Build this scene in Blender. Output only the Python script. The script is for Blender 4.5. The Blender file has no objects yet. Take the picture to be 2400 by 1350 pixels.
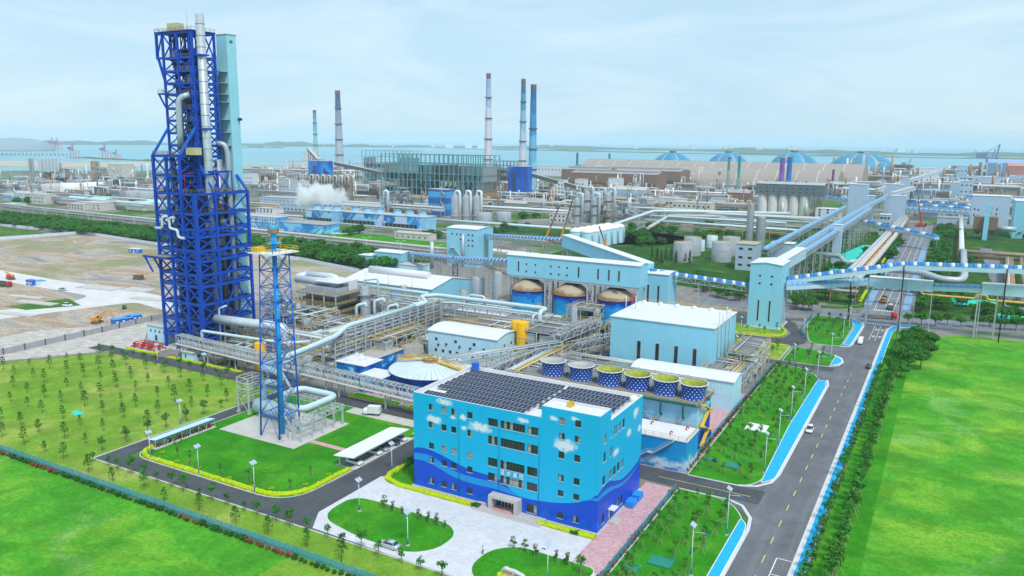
import bpy,math,random
from mathutils import Vector,Matrix
R=math.radians
SC=bpy.context.scene
COL=SC.collection
random.seed(7)
# camera
# survey frame: X runs along the control building's front, Y along the main road, metres; camera 80 m up
CAM_H,FOC,YAW,PITCH,ROLL=80.0,1840.0,R(29.1887),R(10.6197),R(0.5729)
cam=bpy.data.cameras.new('camera')
cam.sensor_width=36.0
cam.lens=36.0*FOC/2400.0
cam.clip_start=1.0
cam.clip_end=80000.0
cam_o=bpy.data.objects.new('camera',cam)
COL.objects.link(cam_o)
_r=Vector((math.cos(YAW),math.sin(YAW),0))
_fh=Vector((-math.sin(YAW),math.cos(YAW),0))
_f=_fh*math.cos(PITCH)+Vector((0,0,-math.sin(PITCH)))
_u=_fh*math.sin(PITCH)+Vector((0,0,math.cos(PITCH)))
_rr=_r*math.cos(ROLL)+_u*math.sin(ROLL)
_uu=_u*math.cos(ROLL)-_r*math.sin(ROLL)
cam_o.matrix_world=Matrix(((_rr.x,_uu.x,-_f.x,0),(_rr.y,_uu.y,-_f.y,0),(_rr.z,_uu.z,-_f.z,CAM_H),(0,0,0,1)))
SC.camera=cam_o
# world, sun, exposure
SUN_EL,SUN_AZ=R(56),R(128)
w=bpy.data.worlds.new('World'); SC.world=w; w.use_nodes=True
wt=w.node_tree; wn=wt.nodes; wn.clear()
sky=wn.new('ShaderNodeTexSky'); sky.sky_type='NISHITA'; sky.sun_disc=False
sky.sun_elevation=SUN_EL; sky.sun_rotation=SUN_AZ
sky.altitude=80; sky.air_density=1.0; sky.dust_density=0.6; sky.ozone_density=2.0
tc=wn.new('ShaderNodeTexCoord'); mp=wn.new('ShaderNodeMapping'); mp.inputs['Scale'].default_value=(1.6,1.6,6.5)
nz=wn.new('ShaderNodeTexNoise'); nz.inputs['Scale'].default_value=1.7; nz.inputs['Detail'].default_value=7; nz.inputs['Roughness'].default_value=0.55; nz.inputs['Distortion'].default_value=0.5
rp=wn.new('ShaderNodeValToRGB'); rp.color_ramp.elements[0].position=0.36; rp.color_ramp.elements[0].color=(0.80,0.80,0.80,1); rp.color_ramp.elements[1].position=0.72; rp.color_ramp.elements[1].color=(0.96,0.96,0.96,1)
mx=wn.new('ShaderNodeMix'); mx.data_type='RGBA'
nz2=wn.new('ShaderNodeTexNoise'); nz2.inputs['Scale'].default_value=2.6; nz2.inputs['Detail'].default_value=9; nz2.inputs['Roughness'].default_value=0.62; nz2.inputs['Distortion'].default_value=0.9
rp2=wn.new('ShaderNodeValToRGB'); rp2.color_ramp.elements[0].position=0.40; rp2.color_ramp.elements[0].color=(3.15,4.55,5.55,1); rp2.color_ramp.elements[1].position=0.72; rp2.color_ramp.elements[1].color=(4.2,5.3,5.95,1)
bg=wn.new('ShaderNodeBackground'); bg.inputs['Strength'].default_value=0.092
wo=wn.new('ShaderNodeOutputWorld')
L=wt.links.new
L(tc.outputs['Generated'],mp.inputs['Vector']); L(mp.outputs['Vector'],nz.inputs['Vector']); L(nz.outputs['Fac'],rp.inputs['Fac'])
L(mp.outputs['Vector'],nz2.inputs['Vector']); L(nz2.outputs['Fac'],rp2.inputs['Fac']); L(rp2.outputs['Color'],mx.inputs['B']); L(rp.outputs['Color'],mx.inputs['Factor']); L(sky.outputs['Color'],mx.inputs['A']); L(mx.outputs['Result'],bg.inputs['Color']); L(bg.outputs['Background'],wo.inputs['Surface'])
sl=bpy.data.lights.new('sun','SUN'); sl.energy=1.5; sl.angle=R(11); sl.color=(1.0,0.965,0.91)
so=bpy.data.objects.new('sun',sl); COL.objects.link(so)
so.rotation_euler=Vector((math.sin(SUN_AZ)*math.cos(SUN_EL),math.cos(SUN_AZ)*math.cos(SUN_EL),math.sin(SUN_EL))).to_track_quat('Z','Y').to_euler()
so.location=(0,0,300)
vs=SC.view_settings; vs.view_transform='Standard'; vs.look='None'; vs.gamma=1.0; vs.use_curve_mapping=False; vs.exposure=0.9
SC.render.engine='CYCLES'
SC.cycles.use_denoising=True
SC.cycles.max_bounces=10; SC.cycles.diffuse_bounces=2; SC.cycles.glossy_bounces=2; SC.cycles.transmission_bounces=2; SC.cycles.volume_bounces=8; SC.cycles.transparent_max_bounces=6
SC.cycles.use_adaptive_sampling=True; SC.cycles.adaptive_threshold=0.02
SC.cycles.caustics_reflective=False; SC.cycles.caustics_refractive=False
# survey helper: image mark of the survey -> plan position at height z
def at(px,py,z=0.0):
 u,v=px-1200.0,py-675.0
 c,s=math.cos(ROLL),math.sin(ROLL)
 u,v=u*c+v*s,-u*s+v*c
 fw=FOC*math.cos(PITCH)-v*math.sin(PITCH); up=-FOC*math.sin(PITCH)-v*math.cos(PITCH)
 t=(z-CAM_H)/up
 return((u*math.cos(YAW)-fw*math.sin(YAW))*t,(u*math.sin(YAW)+fw*math.cos(YAW))*t)
 # mesh builder
class MB:
 def __init__(s):s.v=[]; s.f=[]; s.m=[]; s.sm=[]; s.mi=0
 def add(s,vs_,fs,smooth=False):
  n=len(s.v); s.v.extend(vs_)
  for f in fs:s.f.append(tuple(i+n for i in f)); s.m.append(s.mi); s.sm.append(smooth)
  return s
 def box(s,x0,y0,z0,x1,y1,z1):
  return s.add([(x0,y0,z0),(x1,y0,z0),(x1,y1,z0),(x0,y1,z0),(x0,y0,z1),(x1,y0,z1),(x1,y1,z1),(x0,y1,z1)],
  [(3,2,1,0),(4,5,6,7),(0,1,5,4),(1,2,6,5),(2,3,7,6),(3,0,4,7)])
 def cbox(s,cx,cy,z0,sx,sy,h,rz=0.0):
  c,q=math.cos(rz),math.sin(rz); P=[]
  for z in(z0,z0+h):
   for a,b in((-1,-1),(1,-1),(1,1),(-1,1)):
    x,y=a*sx/2,b*sy/2; P.append((cx+x*c-y*q,cy+x*q+y*c,z))
  return s.add(P,[(3,2,1,0),(4,5,6,7),(0,1,5,4),(1,2,6,5),(2,3,7,6),(3,0,4,7)])
 def beam(s,a,b,w,h=None):
  h=h or w; a=Vector(a); b=Vector(b); d=b-a
  if d.length<1e-6:return s
  d.normalize(); up=Vector((0,0,1))if abs(d.z)<0.95 else Vector((0,1,0))
  x=d.cross(up); x.normalize(); y=x.cross(d); x*=w/2; y*=h/2
  P=[tuple(p+i*x+j*y)for p in(a,b)for i,j in((-1,-1),(1,-1),(1,1),(-1,1))]
  return s.add(P,[(0,1,2,3),(7,6,5,4),(0,4,5,1),(1,5,6,2),(2,6,7,3),(3,7,4,0)])
 def cyl(s,a,b,r,r2=None,n=12,cap=True,smooth=True):
  r2=r if r2 is None else r2; a=Vector(a); b=Vector(b); d=(b-a).normalized()
  up=Vector((0,0,1))if abs(d.z)<0.95 else Vector((0,1,0))
  x=d.cross(up).normalized(); y=d.cross(x)
  P=[]
  for p,q in((a,r),(b,r2)):
   for i in range(n):
    t=2*math.pi*i/n; P.append(tuple(p+x*(q*math.cos(t))+y*(q*math.sin(t))))
  s.add(P,[(i,(i+1)%n,n+(i+1)%n,n+i)for i in range(n)],smooth)
  if cap:
   m=len(s.v)-2*n
   s.f.append(tuple(m+i for i in reversed(range(n)))); s.m.append(s.mi); s.sm.append(False)
   s.f.append(tuple(m+n+i for i in range(n))); s.m.append(s.mi); s.sm.append(False)
  return s
 def tube(s,pts,r,n=10,bend=None,seg=4):
  pts=[Vector(p)for p in pts]; bend=1.6*r if bend is None else bend; path=[pts[0]]
  for i in range(1,len(pts)-1):
   p,a,b=pts[i],pts[i-1],pts[i+1]; d1=(a-p); d2=(b-p)
   k=min(bend,d1.length*0.49,d2.length*0.49); d1.normalize(); d2.normalize()
   p1=p+d1*k; p2=p+d2*k
   for j in range(seg+1):
    t=j/seg; path.append(p1*(1-t)**2+p*2*t*(1-t)+p2*t*t)
  path.append(pts[-1])
  rings=[]; x=None
  for i,p in enumerate(path):
   d=(path[min(i+1,len(path)-1)]-path[max(i-1,0)])
   if d.length<1e-9:d=Vector((0,0,1))
   d.normalize()
   if x is None:
    up=Vector((0,0,1))if abs(d.z)<0.95 else Vector((0,1,0)); x=d.cross(up)
   x=x-d*x.dot(d); x.normalize(); y=d.cross(x)
   rings.append([tuple(p+x*(r*math.cos(2*math.pi*k/n))+y*(r*math.sin(2*math.pi*k/n)))for k in range(n)])
  P=[q for g in rings for q in g]; F=[]
  for i in range(len(rings)-1):
   for k in range(n):F.append((i*n+k,i*n+(k+1)%n,(i+1)*n+(k+1)%n,(i+1)*n+k))
  s.add(P,F,True); m=len(s.v)-len(P)
  for f in(tuple(m+k for k in reversed(range(n))),tuple(m+len(P)-n+k for k in range(n))):s.f.append(f); s.m.append(s.mi); s.sm.append(False)
  return s
 def lathe(s,c,prof,n=24,smooth=True,a0=0.0,a1=2*math.pi):
  full=abs(a1-a0-2*math.pi)<1e-6; k=n if full else n+1; P=[]
  for r,z in prof:
   for i in range(k):
    t=a0+(a1-a0)*i/n; P.append((c[0]+r*math.cos(t),c[1]+r*math.sin(t),c[2]+z))
  F=[]
  for j in range(len(prof)-1):
   for i in range(n):
    i2=(i+1)%k; F.append((j*k+i,j*k+i2,(j+1)*k+i2,(j+1)*k+i))
  return s.add(P,F,smooth)
 def prism(s,poly,z0,z1):
  n=len(poly); P=[(x,y,z0)for x,y in poly]+[(x,y,z1)for x,y in poly]
  return s.add(P,[tuple(reversed(range(n))),tuple(range(n,2*n))]+[(i,(i+1)%n,n+(i+1)%n,n+i)for i in range(n)])
 def sheet(s,poly,z):
  return s.add([(x,y,z)for x,y in poly],[tuple(range(len(poly)))])
 def quad(s,a,b,c,d):return s.add([a,b,c,d],[(0,1,2,3)])
WL={}
def _mesh(name,mb,mats,off):
 me=bpy.data.meshes.new(name)
 ox,oy,oz=off
 me.from_pydata([(x-ox,y-oy,z-oz)for x,y,z in mb.v],[],mb.f)
 if not isinstance(mats,(list,tuple)):mats=[mats]
 for m in mats:me.materials.append(m)
 if len(mats)>1:me.polygons.foreach_set('material_index',mb.m)
 me.polygons.foreach_set('use_smooth',mb.sm)
 me.update(); return me
def O(name,mb,mats,parent=None,**props):
 """one mesh object; a child is stored relative to its thing"""
 off=WL.get(parent.name,(0,0,0))if parent else(0,0,0)
 o=bpy.data.objects.new(name,_mesh(name,mb,mats,off)); COL.objects.link(o)
 if parent:o.parent=parent
 WL[o.name]=off
 for k,v in props.items():o[k]=v
 return o
def OM(name,me,parent,mat=None,loc=(0,0,0),rz=0.0,matrix=None):
 """a child that shares an existing mesh; loc is world"""
 o=bpy.data.objects.new(name,me); COL.objects.link(o)
 if parent:o.parent=parent
 off=WL.get(parent.name,(0,0,0))if parent else(0,0,0)
 if matrix is not None:
  m=matrix.copy(); m.translation=m.translation-Vector(off); o.matrix_local=m
 else:
  o.location=(loc[0]-off[0],loc[1]-off[1],loc[2]-off[2]); o.rotation_euler=(0,0,rz)
 WL[o.name]=tuple(loc)
 return o
def T(name,label,cat,loc=(0,0,0),group=None):
 o=bpy.data.objects.new(name,None); COL.objects.link(o); o.empty_display_size=0.5
 o.location=loc; WL[o.name]=tuple(loc); o['label']=label; o['category']=cat; o['kind']='thing'
 if group:o['group']=group
 return o
def S(name,mb,mats,label,cat,group=None,loc=None):
 """a thing that is one mesh"""
 if loc is None:
  xs=[v[0]for v in mb.v]; ys=[v[1]for v in mb.v]; zs=[v[2]for v in mb.v]
  loc=((min(xs)+max(xs))/2,(min(ys)+max(ys))/2,min(zs))
 o=bpy.data.objects.new(name,_mesh(name,mb,mats,loc)); COL.objects.link(o); o.location=loc; WL[o.name]=tuple(loc)
 o['label']=label; o['category']=cat; o['kind']='thing'
 if group:o['group']=group
 return o
def ST(name,mb,mats,kind='structure',parent=None):
 o=O(name,mb,mats,parent)
 if parent is None:o['kind']=kind
 return o
def dup(root,loc,rz=0.0,sc=1.0,label=None,group=None):
 def cp(o,par):
  c=o.copy(); COL.objects.link(c)
  if par:c.parent=par
  for ch in o.children:cp(ch,c)
  return c
 r=cp(root,None); r.location=loc; r.rotation_euler=(0,0,rz); r.scale=(sc,sc,sc)if not isinstance(sc,tuple)else sc
 WL[r.name]=tuple(loc)
 if label:r['label']=label
 if group:r['group']=group
 return r
 # materials
def C(h):
 h=h.lstrip('#'); o=[]
 for i in(0,2,4):
  v=int(h[i:i+2],16)/255; o.append(v/12.92 if v<=0.04045 else((v+0.055)/1.055)**2.4)
 return tuple(o)
class NT:
 def __init__(s,name):
  s.mat=bpy.data.materials.new(name); s.mat.use_nodes=True; s.t=s.mat.node_tree; s.n=s.t.nodes
  s.b=s.n['Principled BSDF']; s.pos=None
 def new(s,t,**kw):
  n=s.n.new(t)
  for k,v in kw.items():setattr(n,k,v)
  return n
 def link(s,a,b):s.t.links.new(a,b)
 def P(s):
  if s.pos is None:s.pos=s.new('ShaderNodeNewGeometry').outputs['Position']
  return s.pos
 def noise(s,scale,detail=3,vec=None,stretch=None,rough=0.6,dist=0.0):
  n=s.new('ShaderNodeTexNoise'); n.inputs['Scale'].default_value=scale; n.inputs['Detail'].default_value=detail; n.inputs['Roughness'].default_value=rough; n.inputs['Distortion'].default_value=dist
  vec=vec or s.P()
  if stretch:
   m=s.new('ShaderNodeMapping'); m.inputs['Scale'].default_value=stretch; s.link(vec,m.inputs['Vector']); vec=m.outputs['Vector']
  s.link(vec,n.inputs['Vector']); return n.outputs['Fac']
 def ramp(s,fac,stops,interp='LINEAR'):
  r=s.new('ShaderNodeValToRGB'); cr=r.color_ramp; cr.interpolation=interp
  while len(cr.elements)<len(stops):cr.elements.new(0.5)
  for e,(p,c)in zip(cr.elements,stops):
   e.position=p; e.color=(c[0],c[1],c[2],1)if not isinstance(c,(int,float))else(c,c,c,1)
  s.link(fac,r.inputs['Fac']); return r.outputs['Color']
 def mix(s,fac,a,b,mode='MIX'):
  m=s.new('ShaderNodeMix',data_type='RGBA',blend_type=mode)
  for sock,v in(('Factor',fac),('A',a),('B',b)):
   if isinstance(v,(int,float)):m.inputs[sock].default_value=v
   elif isinstance(v,tuple):m.inputs[sock].default_value=(v[0],v[1],v[2],1)
   else:s.link(v,m.inputs[sock])
  return m.outputs['Result']
 def math(s,op,a,b=None,c=None,clamp=False):
  m=s.new('ShaderNodeMath',operation=op); m.use_clamp=clamp
  for i,v in enumerate((a,b,c)):
   if v is None:continue
   if isinstance(v,(int,float)):m.inputs[i].default_value=v
   else:s.link(v,m.inputs[i])
  return m.outputs[0]
 def xyz(s,vec=None):
  n=s.new('ShaderNodeSeparateXYZ'); s.link(vec or s.P(),n.inputs[0]); return n.outputs
 def bump(s,h,strength=0.3,dist=0.1):
  b=s.new('ShaderNodeBump'); b.inputs['Strength'].default_value=strength; b.inputs['Distance'].default_value=dist
  s.link(h,b.inputs['Height']); s.link(b.outputs['Normal'],s.b.inputs['Normal'])
 def done(s,col,rough=0.6,metal=0.0,spec=None):
  if isinstance(col,tuple):s.b.inputs['Base Color'].default_value=(col[0],col[1],col[2],1)
  else:s.link(col,s.b.inputs['Base Color'])
  s.b.inputs['Roughness'].default_value=rough; s.b.inputs['Metallic'].default_value=metal
  if spec is not None:s.b.inputs['Specular IOR Level'].default_value=spec
  return s.mat
def k(c,f):return tuple(min(1.0,x*f)for x in c)
def M(name,col,rough=0.55,metal=0.0,var=0.10,scale=0.35,streak=0.0,dirt=None,spec=0.3):
 """painted / weathered surface: broad tone noise, optional vertical run-off streaks of a dirt colour"""
 if isinstance(col,str):col=C(col)
 n=NT(name)
 c=n.ramp(n.noise(scale,4),[(0.25,k(col,1-var)),(0.75,k(col,1+var))])
 if streak:
  d=dirt or(0.10,0.085,0.07)
  f=n.ramp(n.noise(1.0,4,stretch=(1.1,1.1,0.09)),[(0.50,0.0),(0.78,streak)])
  c=n.mix(f,c,d)
 return n.done(c,rough,metal,spec)
def clad(name,col,rough=0.5,var=0.05,pitch=1.0,streak=0.12):
 """profiled sheet cladding: vertical ribs, sheet joints, faint streaks"""
 if isinstance(col,str):col=C(col)
 n=NT(name); x,y,z=n.xyz()
 c=n.ramp(n.noise(0.12,4),[(0.25,k(col,1-var)),(0.75,k(col,1+var))])
 rib=n.math('FRACT',n.math('MULTIPLY',n.math('ADD',x,y),1.0/pitch))
 c=n.mix(n.math('MULTIPLY',n.math('GREATER_THAN',rib,0.88),0.16),c,k(col,0.55))
 f=n.ramp(n.noise(1.0,4,stretch=(1.1,1.1,0.07)),[(0.52,0.0),(0.80,streak)])
 c=n.mix(f,c,(0.16,0.13,0.10))
 n.bump(n.math('SINE',n.math('MULTIPLY',rib,6.283)),0.25,0.05)
 return n.done(c,rough,0.0,0.3)
def mural(name,cols,scale=0.06,stretch=(1,1,1),dist=1.5):
 n=NT(name)
 f=n.noise(scale,1.5,stretch=stretch,dist=dist)
 N=len(cols); st=[(0.30+0.42*i/N if i else 0.0,C(c))for i,c in enumerate(cols)]
 c=n.ramp(f,st,'CONSTANT')
 c=n.mix(n.ramp(n.noise(1.0,3,stretch=(1,1,.08)),[(0.55,0.0),(0.85,0.15)]),c,(0.1,0.1,0.1))
 return n.done(c,0.5,0,0.3)
 # shared materials
m_conc=M('concrete',(0.52,0.50,0.47),0.8,var=0.12,scale=0.5)
m_concd=M('concrete_old',(0.33,0.32,0.30),0.85,var=0.2,scale=0.4,streak=0.5)
m_steel=M('steel_galvanised',(0.50,0.52,0.53),0.45,0.15,var=0.12)
m_steeld=M('steel_dark',(0.13,0.14,0.15),0.5,0.3,var=0.2)
m_frame=M('frame_grey_paint',(0.50,0.53,0.55),0.5,var=0.14,streak=0.35,dirt=(0.25,0.17,0.10))
m_pipe=M('pipe_pale_paint',(0.56,0.69,0.73),0.4,var=0.08,scale=0.8,streak=0.12)
m_silver=M('insulation_sheet',(0.47,0.53,0.57),0.42,0.25,var=0.15,scale=1.2,streak=0.2)
m_duct=M('duct_bright_sheet',(0.62,0.67,0.71),0.4,0.15,var=0.12,scale=1.5,streak=0.2)
m_silverd=M('vessel_plate',(0.36,0.38,0.40),0.45,0.4,var=0.2,scale=1.0,streak=0.35)
m_yrail=M('rail_yellow',(0.72,0.45,0.03),0.5,var=0.15)
m_ytank=M('tank_yellow',(0.86,0.46,0.0),0.4,var=0.06,streak=0.12,dirt=(0.3,0.14,0.02))
m_rust=M('rusty_plate',(0.36,0.22,0.12),0.8,var=0.35,scale=0.7)
m_brown=M('brown_deck',(0.30,0.235,0.165),0.8,var=0.3,scale=0.6)
m_blue=M('tower_blue',(0.001,0.068,0.50),0.45,var=0.16,scale=0.3,streak=0.22,dirt=(0.05,0.05,0.09))
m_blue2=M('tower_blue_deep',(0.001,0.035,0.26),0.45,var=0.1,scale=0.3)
m_fblue=M('flare_blue',(0.01,0.13,0.58),0.4,var=0.1)
m_fcyan=M('flare_riser_cyan',(0.01,0.42,0.86),0.4,var=0.08)
m_deck=M('grating_deck',(0.15,0.15,0.15),0.8,var=0.25); m_grate=M('grating_grey',(0.20,0.20,0.20),0.8,var=0.25)
m_tank=M('tank_grey_plate',(0.36,0.39,0.43),0.55,var=0.15,scale=0.3,streak=0.35)
m_clad=clad('cladding_pale_blue',(0.29,0.66,0.82))
m_cladw=clad('cladding_white_blue',(0.52,0.80,0.93))
m_teal=clad('cladding_teal',(0.34,0.70,0.80),pitch=1.6)
m_roofw=M('roof_white_sheet',(0.70,0.70,0.72),0.6,var=0.06,scale=0.2)
m_glass=M('window_glass',(0.025,0.04,0.045),0.08,0.0,var=0.5,scale=0.35,spec=0.6)
m_glassl=M('window_blind',(0.35,0.38,0.38),0.3,0.0,var=0.4,scale=0.8,spec=0.5)
m_wframe=M('window_frame_dark',(0.05,0.07,0.08),0.5)
m_white=M('white_paint',(0.80,0.80,0.80),0.45,var=0.04)
m_rubber=M('rubber',(0.02,0.02,0.02),0.8)
m_red=M('red_paint',(0.55,0.03,0.03),0.45,var=0.15)
m_orange=M('orange_paint',(0.75,0.30,0.02),0.5,var=0.12)
m_net=M('green_dust_net',(0.03,0.62,0.48),0.9,var=0.15,scale=0.5)
m_pv=M('solar_cell',(0.016,0.019,0.055),0.4,0.0,var=0.3,scale=0.9,spec=0.2)
m_fencew=M('hoarding_white',(0.66,0.70,0.78),0.6,var=0.08)
m_fenceb=M('fence_blue_mesh',(0.05,0.36,0.58),0.6,var=0.1)
m_dgreen=M('pipe_dark_green',(0.02,0.13,0.11),0.5)
def grass(name,a,b,y,big=0.05,ymix=0.6,fine=1.8,stretch=None,bare=None,pale=None):
 n=NT(name)
 c=n.ramp(n.noise(0.35,5),[(0.3,a),(0.7,b)])
 f=n.ramp(n.noise(big,4,stretch=stretch,dist=0.6),[(0.46,0.0),(0.70,ymix)])
 c=n.mix(f,c,y)
 if bare:c=n.mix(n.ramp(n.noise(0.12,4),[(0.66,0.0),(0.76,0.8)]),c,bare)
 if pale:c=n.mix(n.ramp(n.noise(0.03,5,dist=1.2),[(0.56,0.0),(0.74,0.75)]),c,pale)
 c=n.mix(n.ramp(n.noise(0.09,6,dist=0.8),[(0.38,0.55),(0.58,0.0)]),c,k(a,0.60))
 c=n.mix(n.ramp(n.noise(fine,4),[(0.35,0.45),(0.62,0.0)]),c,k(a,0.45))
 n.bump(n.noise(2.2,3),0.6,0.25)
 return n.done(c,0.95,0,0.1)
m_lawn=grass('lawn_grass',(0.032,0.25,0.010),(0.060,0.36,0.014),(0.19,0.43,0.02),0.06,0.55)
m_lawnf=grass('meadow_grass',(0.060,0.32,0.018),(0.115,0.44,0.030),(0.34,0.56,0.05),0.045,0.95,1.2,(0.7,1.2,1),None,(0.38,0.52,0.22))
m_field=grass('field_grass',(0.17,0.37,0.026),(0.25,0.42,0.05),(0.50,0.50,0.13),0.05,0.95,1.5,None,(0.50,0.40,0.24))
m_weed=grass('weedy_ground',(0.05,0.17,0.015),(0.09,0.25,0.03),(0.30,0.30,0.12),0.05,0.6,1.0,None,(0.45,0.36,0.27))
m_verge=grass('verge_grass',(0.022,0.095,0.014),(0.045,0.15,0.02),(0.14,0.25,0.04),0.03,0.6,0.8,None,(0.27,0.24,0.19),(0.20,0.22,0.12))
def asphalt(name,col):
 n=NT(name); c=n.ramp(n.noise(0.12,5),[(0.3,k(col,0.82)),(0.72,k(col,1.22))])
 c=n.mix(n.ramp(n.noise(0.4,3,stretch=(1.0,0.06,1)),[(0.5,0.0),(0.75,0.45)]),c,k(col,1.7))
 c=n.mix(n.ramp(n.noise(0.22,5,dist=1.0),[(0.56,0.0),(0.62,0.3)]),c,k(col,0.6)); c=n.mix(n.ramp(n.noise(0.06,4),[(0.6,0.0),(0.75,0.35)]),c,k(col,1.9))
 c=n.mix(n.ramp(n.noise(3.0,3),[(0.4,0.25),(0.6,0.0)]),c,k(col,0.5))
 n.bump(n.noise(6,2),0.2,0.02); return n.done(c,0.85,0,0.25)
m_road=asphalt('asphalt_road',(0.150,0.155,0.170))
m_roadd=asphalt('asphalt_new',(0.082,0.088,0.100))
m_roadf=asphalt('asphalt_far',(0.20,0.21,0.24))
m_bluew=M('pavement_blue',(0.01,0.40,0.76),0.75,var=0.13,scale=0.7,streak=0.18,dirt=(0.3,0.4,0.45))
m_kerb=M('kerb_stone',(0.62,0.62,0.62),0.7,var=0.08)
m_mark=M('road_marking',(0.78,0.78,0.76),0.6,var=0.06,scale=2)
m_marky=M('road_marking_yellow',(0.80,0.60,0.12),0.6,var=0.08,scale=2)
def paving(name,col,joint,s,w=0.5,h=0.25,var=0.12):
 n=NT(name); br=n.new('ShaderNodeTexBrick'); br.inputs['Scale'].default_value=s; br.inputs['Mortar Size'].default_value=0.012
 br.inputs['Brick Width'].default_value=w; br.inputs['Row Height'].default_value=h
 br.inputs['Color1'].default_value=(*k(col,1-var),1); br.inputs['Color2'].default_value=(*k(col,1+var),1); br.inputs['Mortar'].default_value=(*joint,1)
 n.link(n.P(),br.inputs['Vector'])
 c=n.mix(n.ramp(n.noise(0.25,4),[(0.35,0.22),(0.65,0.0)]),br.outputs['Color'],k(col,0.6)); return n.done(c,0.75,0,0.3)
m_plaza=paving('plaza_paving',(0.66,0.65,0.68),(0.42,0.41,0.43),1.0,0.9,0.45,0.08)
m_brick=paving('red_paving',(0.62,0.36,0.38),(0.50,0.30,0.31),1.0,0.5,0.25,0.22)
def dirt():
 n=NT('site_earth')
 c=n.ramp(n.noise(0.035,6,stretch=(0.5,1.6,1),dist=0.8),[(0.30,(0.20,0.19,0.185)),(0.42,(0.38,0.36,0.35)),(0.50,(0.56,0.46,0.37)),(0.60,(0.42,0.29,0.19)),(0.72,(0.60,0.53,0.47))])
 px_,py_,_=n.xyz(); g_=n.math('SQRT',n.math('ADD',n.math('POWER',n.math('DIVIDE',n.math('ADD',px_,590),95),2.0),n.math('POWER',n.math('DIVIDE',n.math('ADD',py_,-345),34),2.0)))
 bias=n.math('MULTIPLY',n.math('SUBTRACT',1.0,n.math('MINIMUM',g_,1.0)),0.16)
 c=n.mix(n.ramp(n.math('ADD',n.noise(0.018,5),bias),[(0.50,0.0),(0.62,0.9)]),c,n.ramp(n.noise(0.3,4),[(0.3,(0.20,0.26,0.07)),(0.7,(0.34,0.33,0.16))]))
 c=n.mix(n.ramp(n.noise(0.16,6,stretch=(0.6,1.5,1),dist=1.0),[(0.52,0.0),(0.66,0.6)]),c,(0.30,0.27,0.25))
 c=n.mix(n.ramp(n.noise(0.35,5),[(0.60,0.0),(0.72,0.6)]),c,(0.68,0.63,0.58))
 c=n.mix(n.ramp(n.noise(0.9,4),[(0.36,0.65),(0.55,0.0)]),c,(0.20,0.17,0.14))
 n.bump(n.noise(0.8,5),0.7,0.6); return n.done(c,0.95,0,0.1)
m_dirt=dirt()
def plant_ground():
 n=NT('plant_ground')
 c=n.ramp(n.noise(0.02,5),[(0.32,(0.10,0.095,0.09)),(0.5,(0.22,0.205,0.19)),(0.68,(0.36,0.34,0.31))])
 c=n.mix(n.ramp(n.noise(0.011,5,dist=0.5),[(0.47,0.0),(0.56,0.9)]),c,n.ramp(n.noise(0.15,4),[(0.3,(0.03,0.10,0.015)),(0.7,(0.09,0.22,0.03))]))
 n.bump(n.noise(0.3,4),0.4,0.5); return n.done(c,0.95,0,0.1)
m_ground=plant_ground()
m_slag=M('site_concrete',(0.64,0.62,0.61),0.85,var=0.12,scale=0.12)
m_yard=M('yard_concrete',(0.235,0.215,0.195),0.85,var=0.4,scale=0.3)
def water():
 n=NT('sea_water'); c=n.ramp(n.noise(0.0016,5,stretch=(0.4,1,1)),[(0.3,(0.08,0.34,0.42)),(0.7,(0.16,0.43,0.50))])
 n.bump(n.noise(0.05,4,stretch=(0.6,1.5,1)),0.35,1.0); return n.done(c,0.32,0,0.5)
m_sea=water()
# ground, sea, far shore
def arc_poly(pts,rad,n=7):
 """closed polygon with corner radii; rad is one number or a list"""
 out=[]; N=len(pts)
 for i,p in enumerate(pts):
  r=rad[i]if isinstance(rad,(list,tuple))else rad
  if r<=0:out.append(p); continue
  p=Vector(p); a=Vector(pts[i-1]); b=Vector(pts[(i+1)%N]); d1=a-p; d2=b-p
  kk=min(r,d1.length*0.49,d2.length*0.49); p1=p+d1.normalized()*kk; p2=p+d2.normalized()*kk
  for j in range(n+1):
   t=j/n; q=p1*(1-t)**2+p*2*t*(1-t)+p2*t*t; out.append((q.x,q.y))
 return out
def ribbon(mb,path,w,z0,z1,closed=False):
 """a kerb or strip of width w along a plan path"""
 P=[Vector(p)for p in path]; N=len(P); Lf=[]; Rt=[]
 for i,p in enumerate(P):
  a=P[i-1]if(i or closed)else p; b=P[(i+1)%N]if(i<N-1 or closed)else p
  d=(b-a); d.normalize(); nn=Vector((-d.y,d.x))*(w/2); Lf.append(p+nn); Rt.append(p-nn)
 for i in range(N if closed else N-1):
  j=(i+1)%N
  a,b,c,d=Lf[i],Lf[j],Rt[j],Rt[i]
  vs_=[(a.x,a.y,z1),(b.x,b.y,z1),(c.x,c.y,z1),(d.x,d.y,z1),(a.x,a.y,z0),(b.x,b.y,z0),(c.x,c.y,z0),(d.x,d.y,z0)]
  mb.add(vs_,[(3,2,1,0),(4,5,1,0),(6,7,3,2)])
 return mb
land=[(-330,-400),(2600,-400),(2900,2600),(1500,2700),(300,2850),(-300,3250),(-1000,3300),(-1150,2500),(-1000,2130),(-1330,2040),(-1640,1640),(-1600,1400),(-1720,1250),(-1950,1010),(-2600,800),(-2600,-400)]
ST('ground',MB().prism(land,-3.0,0.0),m_ground)
ST('sea',MB().sheet([(-14000,-3000),(14000,-3000),(14000,26000),(-14000,26000)],-2.0),m_sea)
m_sand=M('sandbar',(0.50,0.42,0.33),0.95,var=0.2,scale=0.004)
m_hill=M('hazy_hill',(0.06,0.12,0.06),0.95,var=0.3,scale=0.002)
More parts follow.
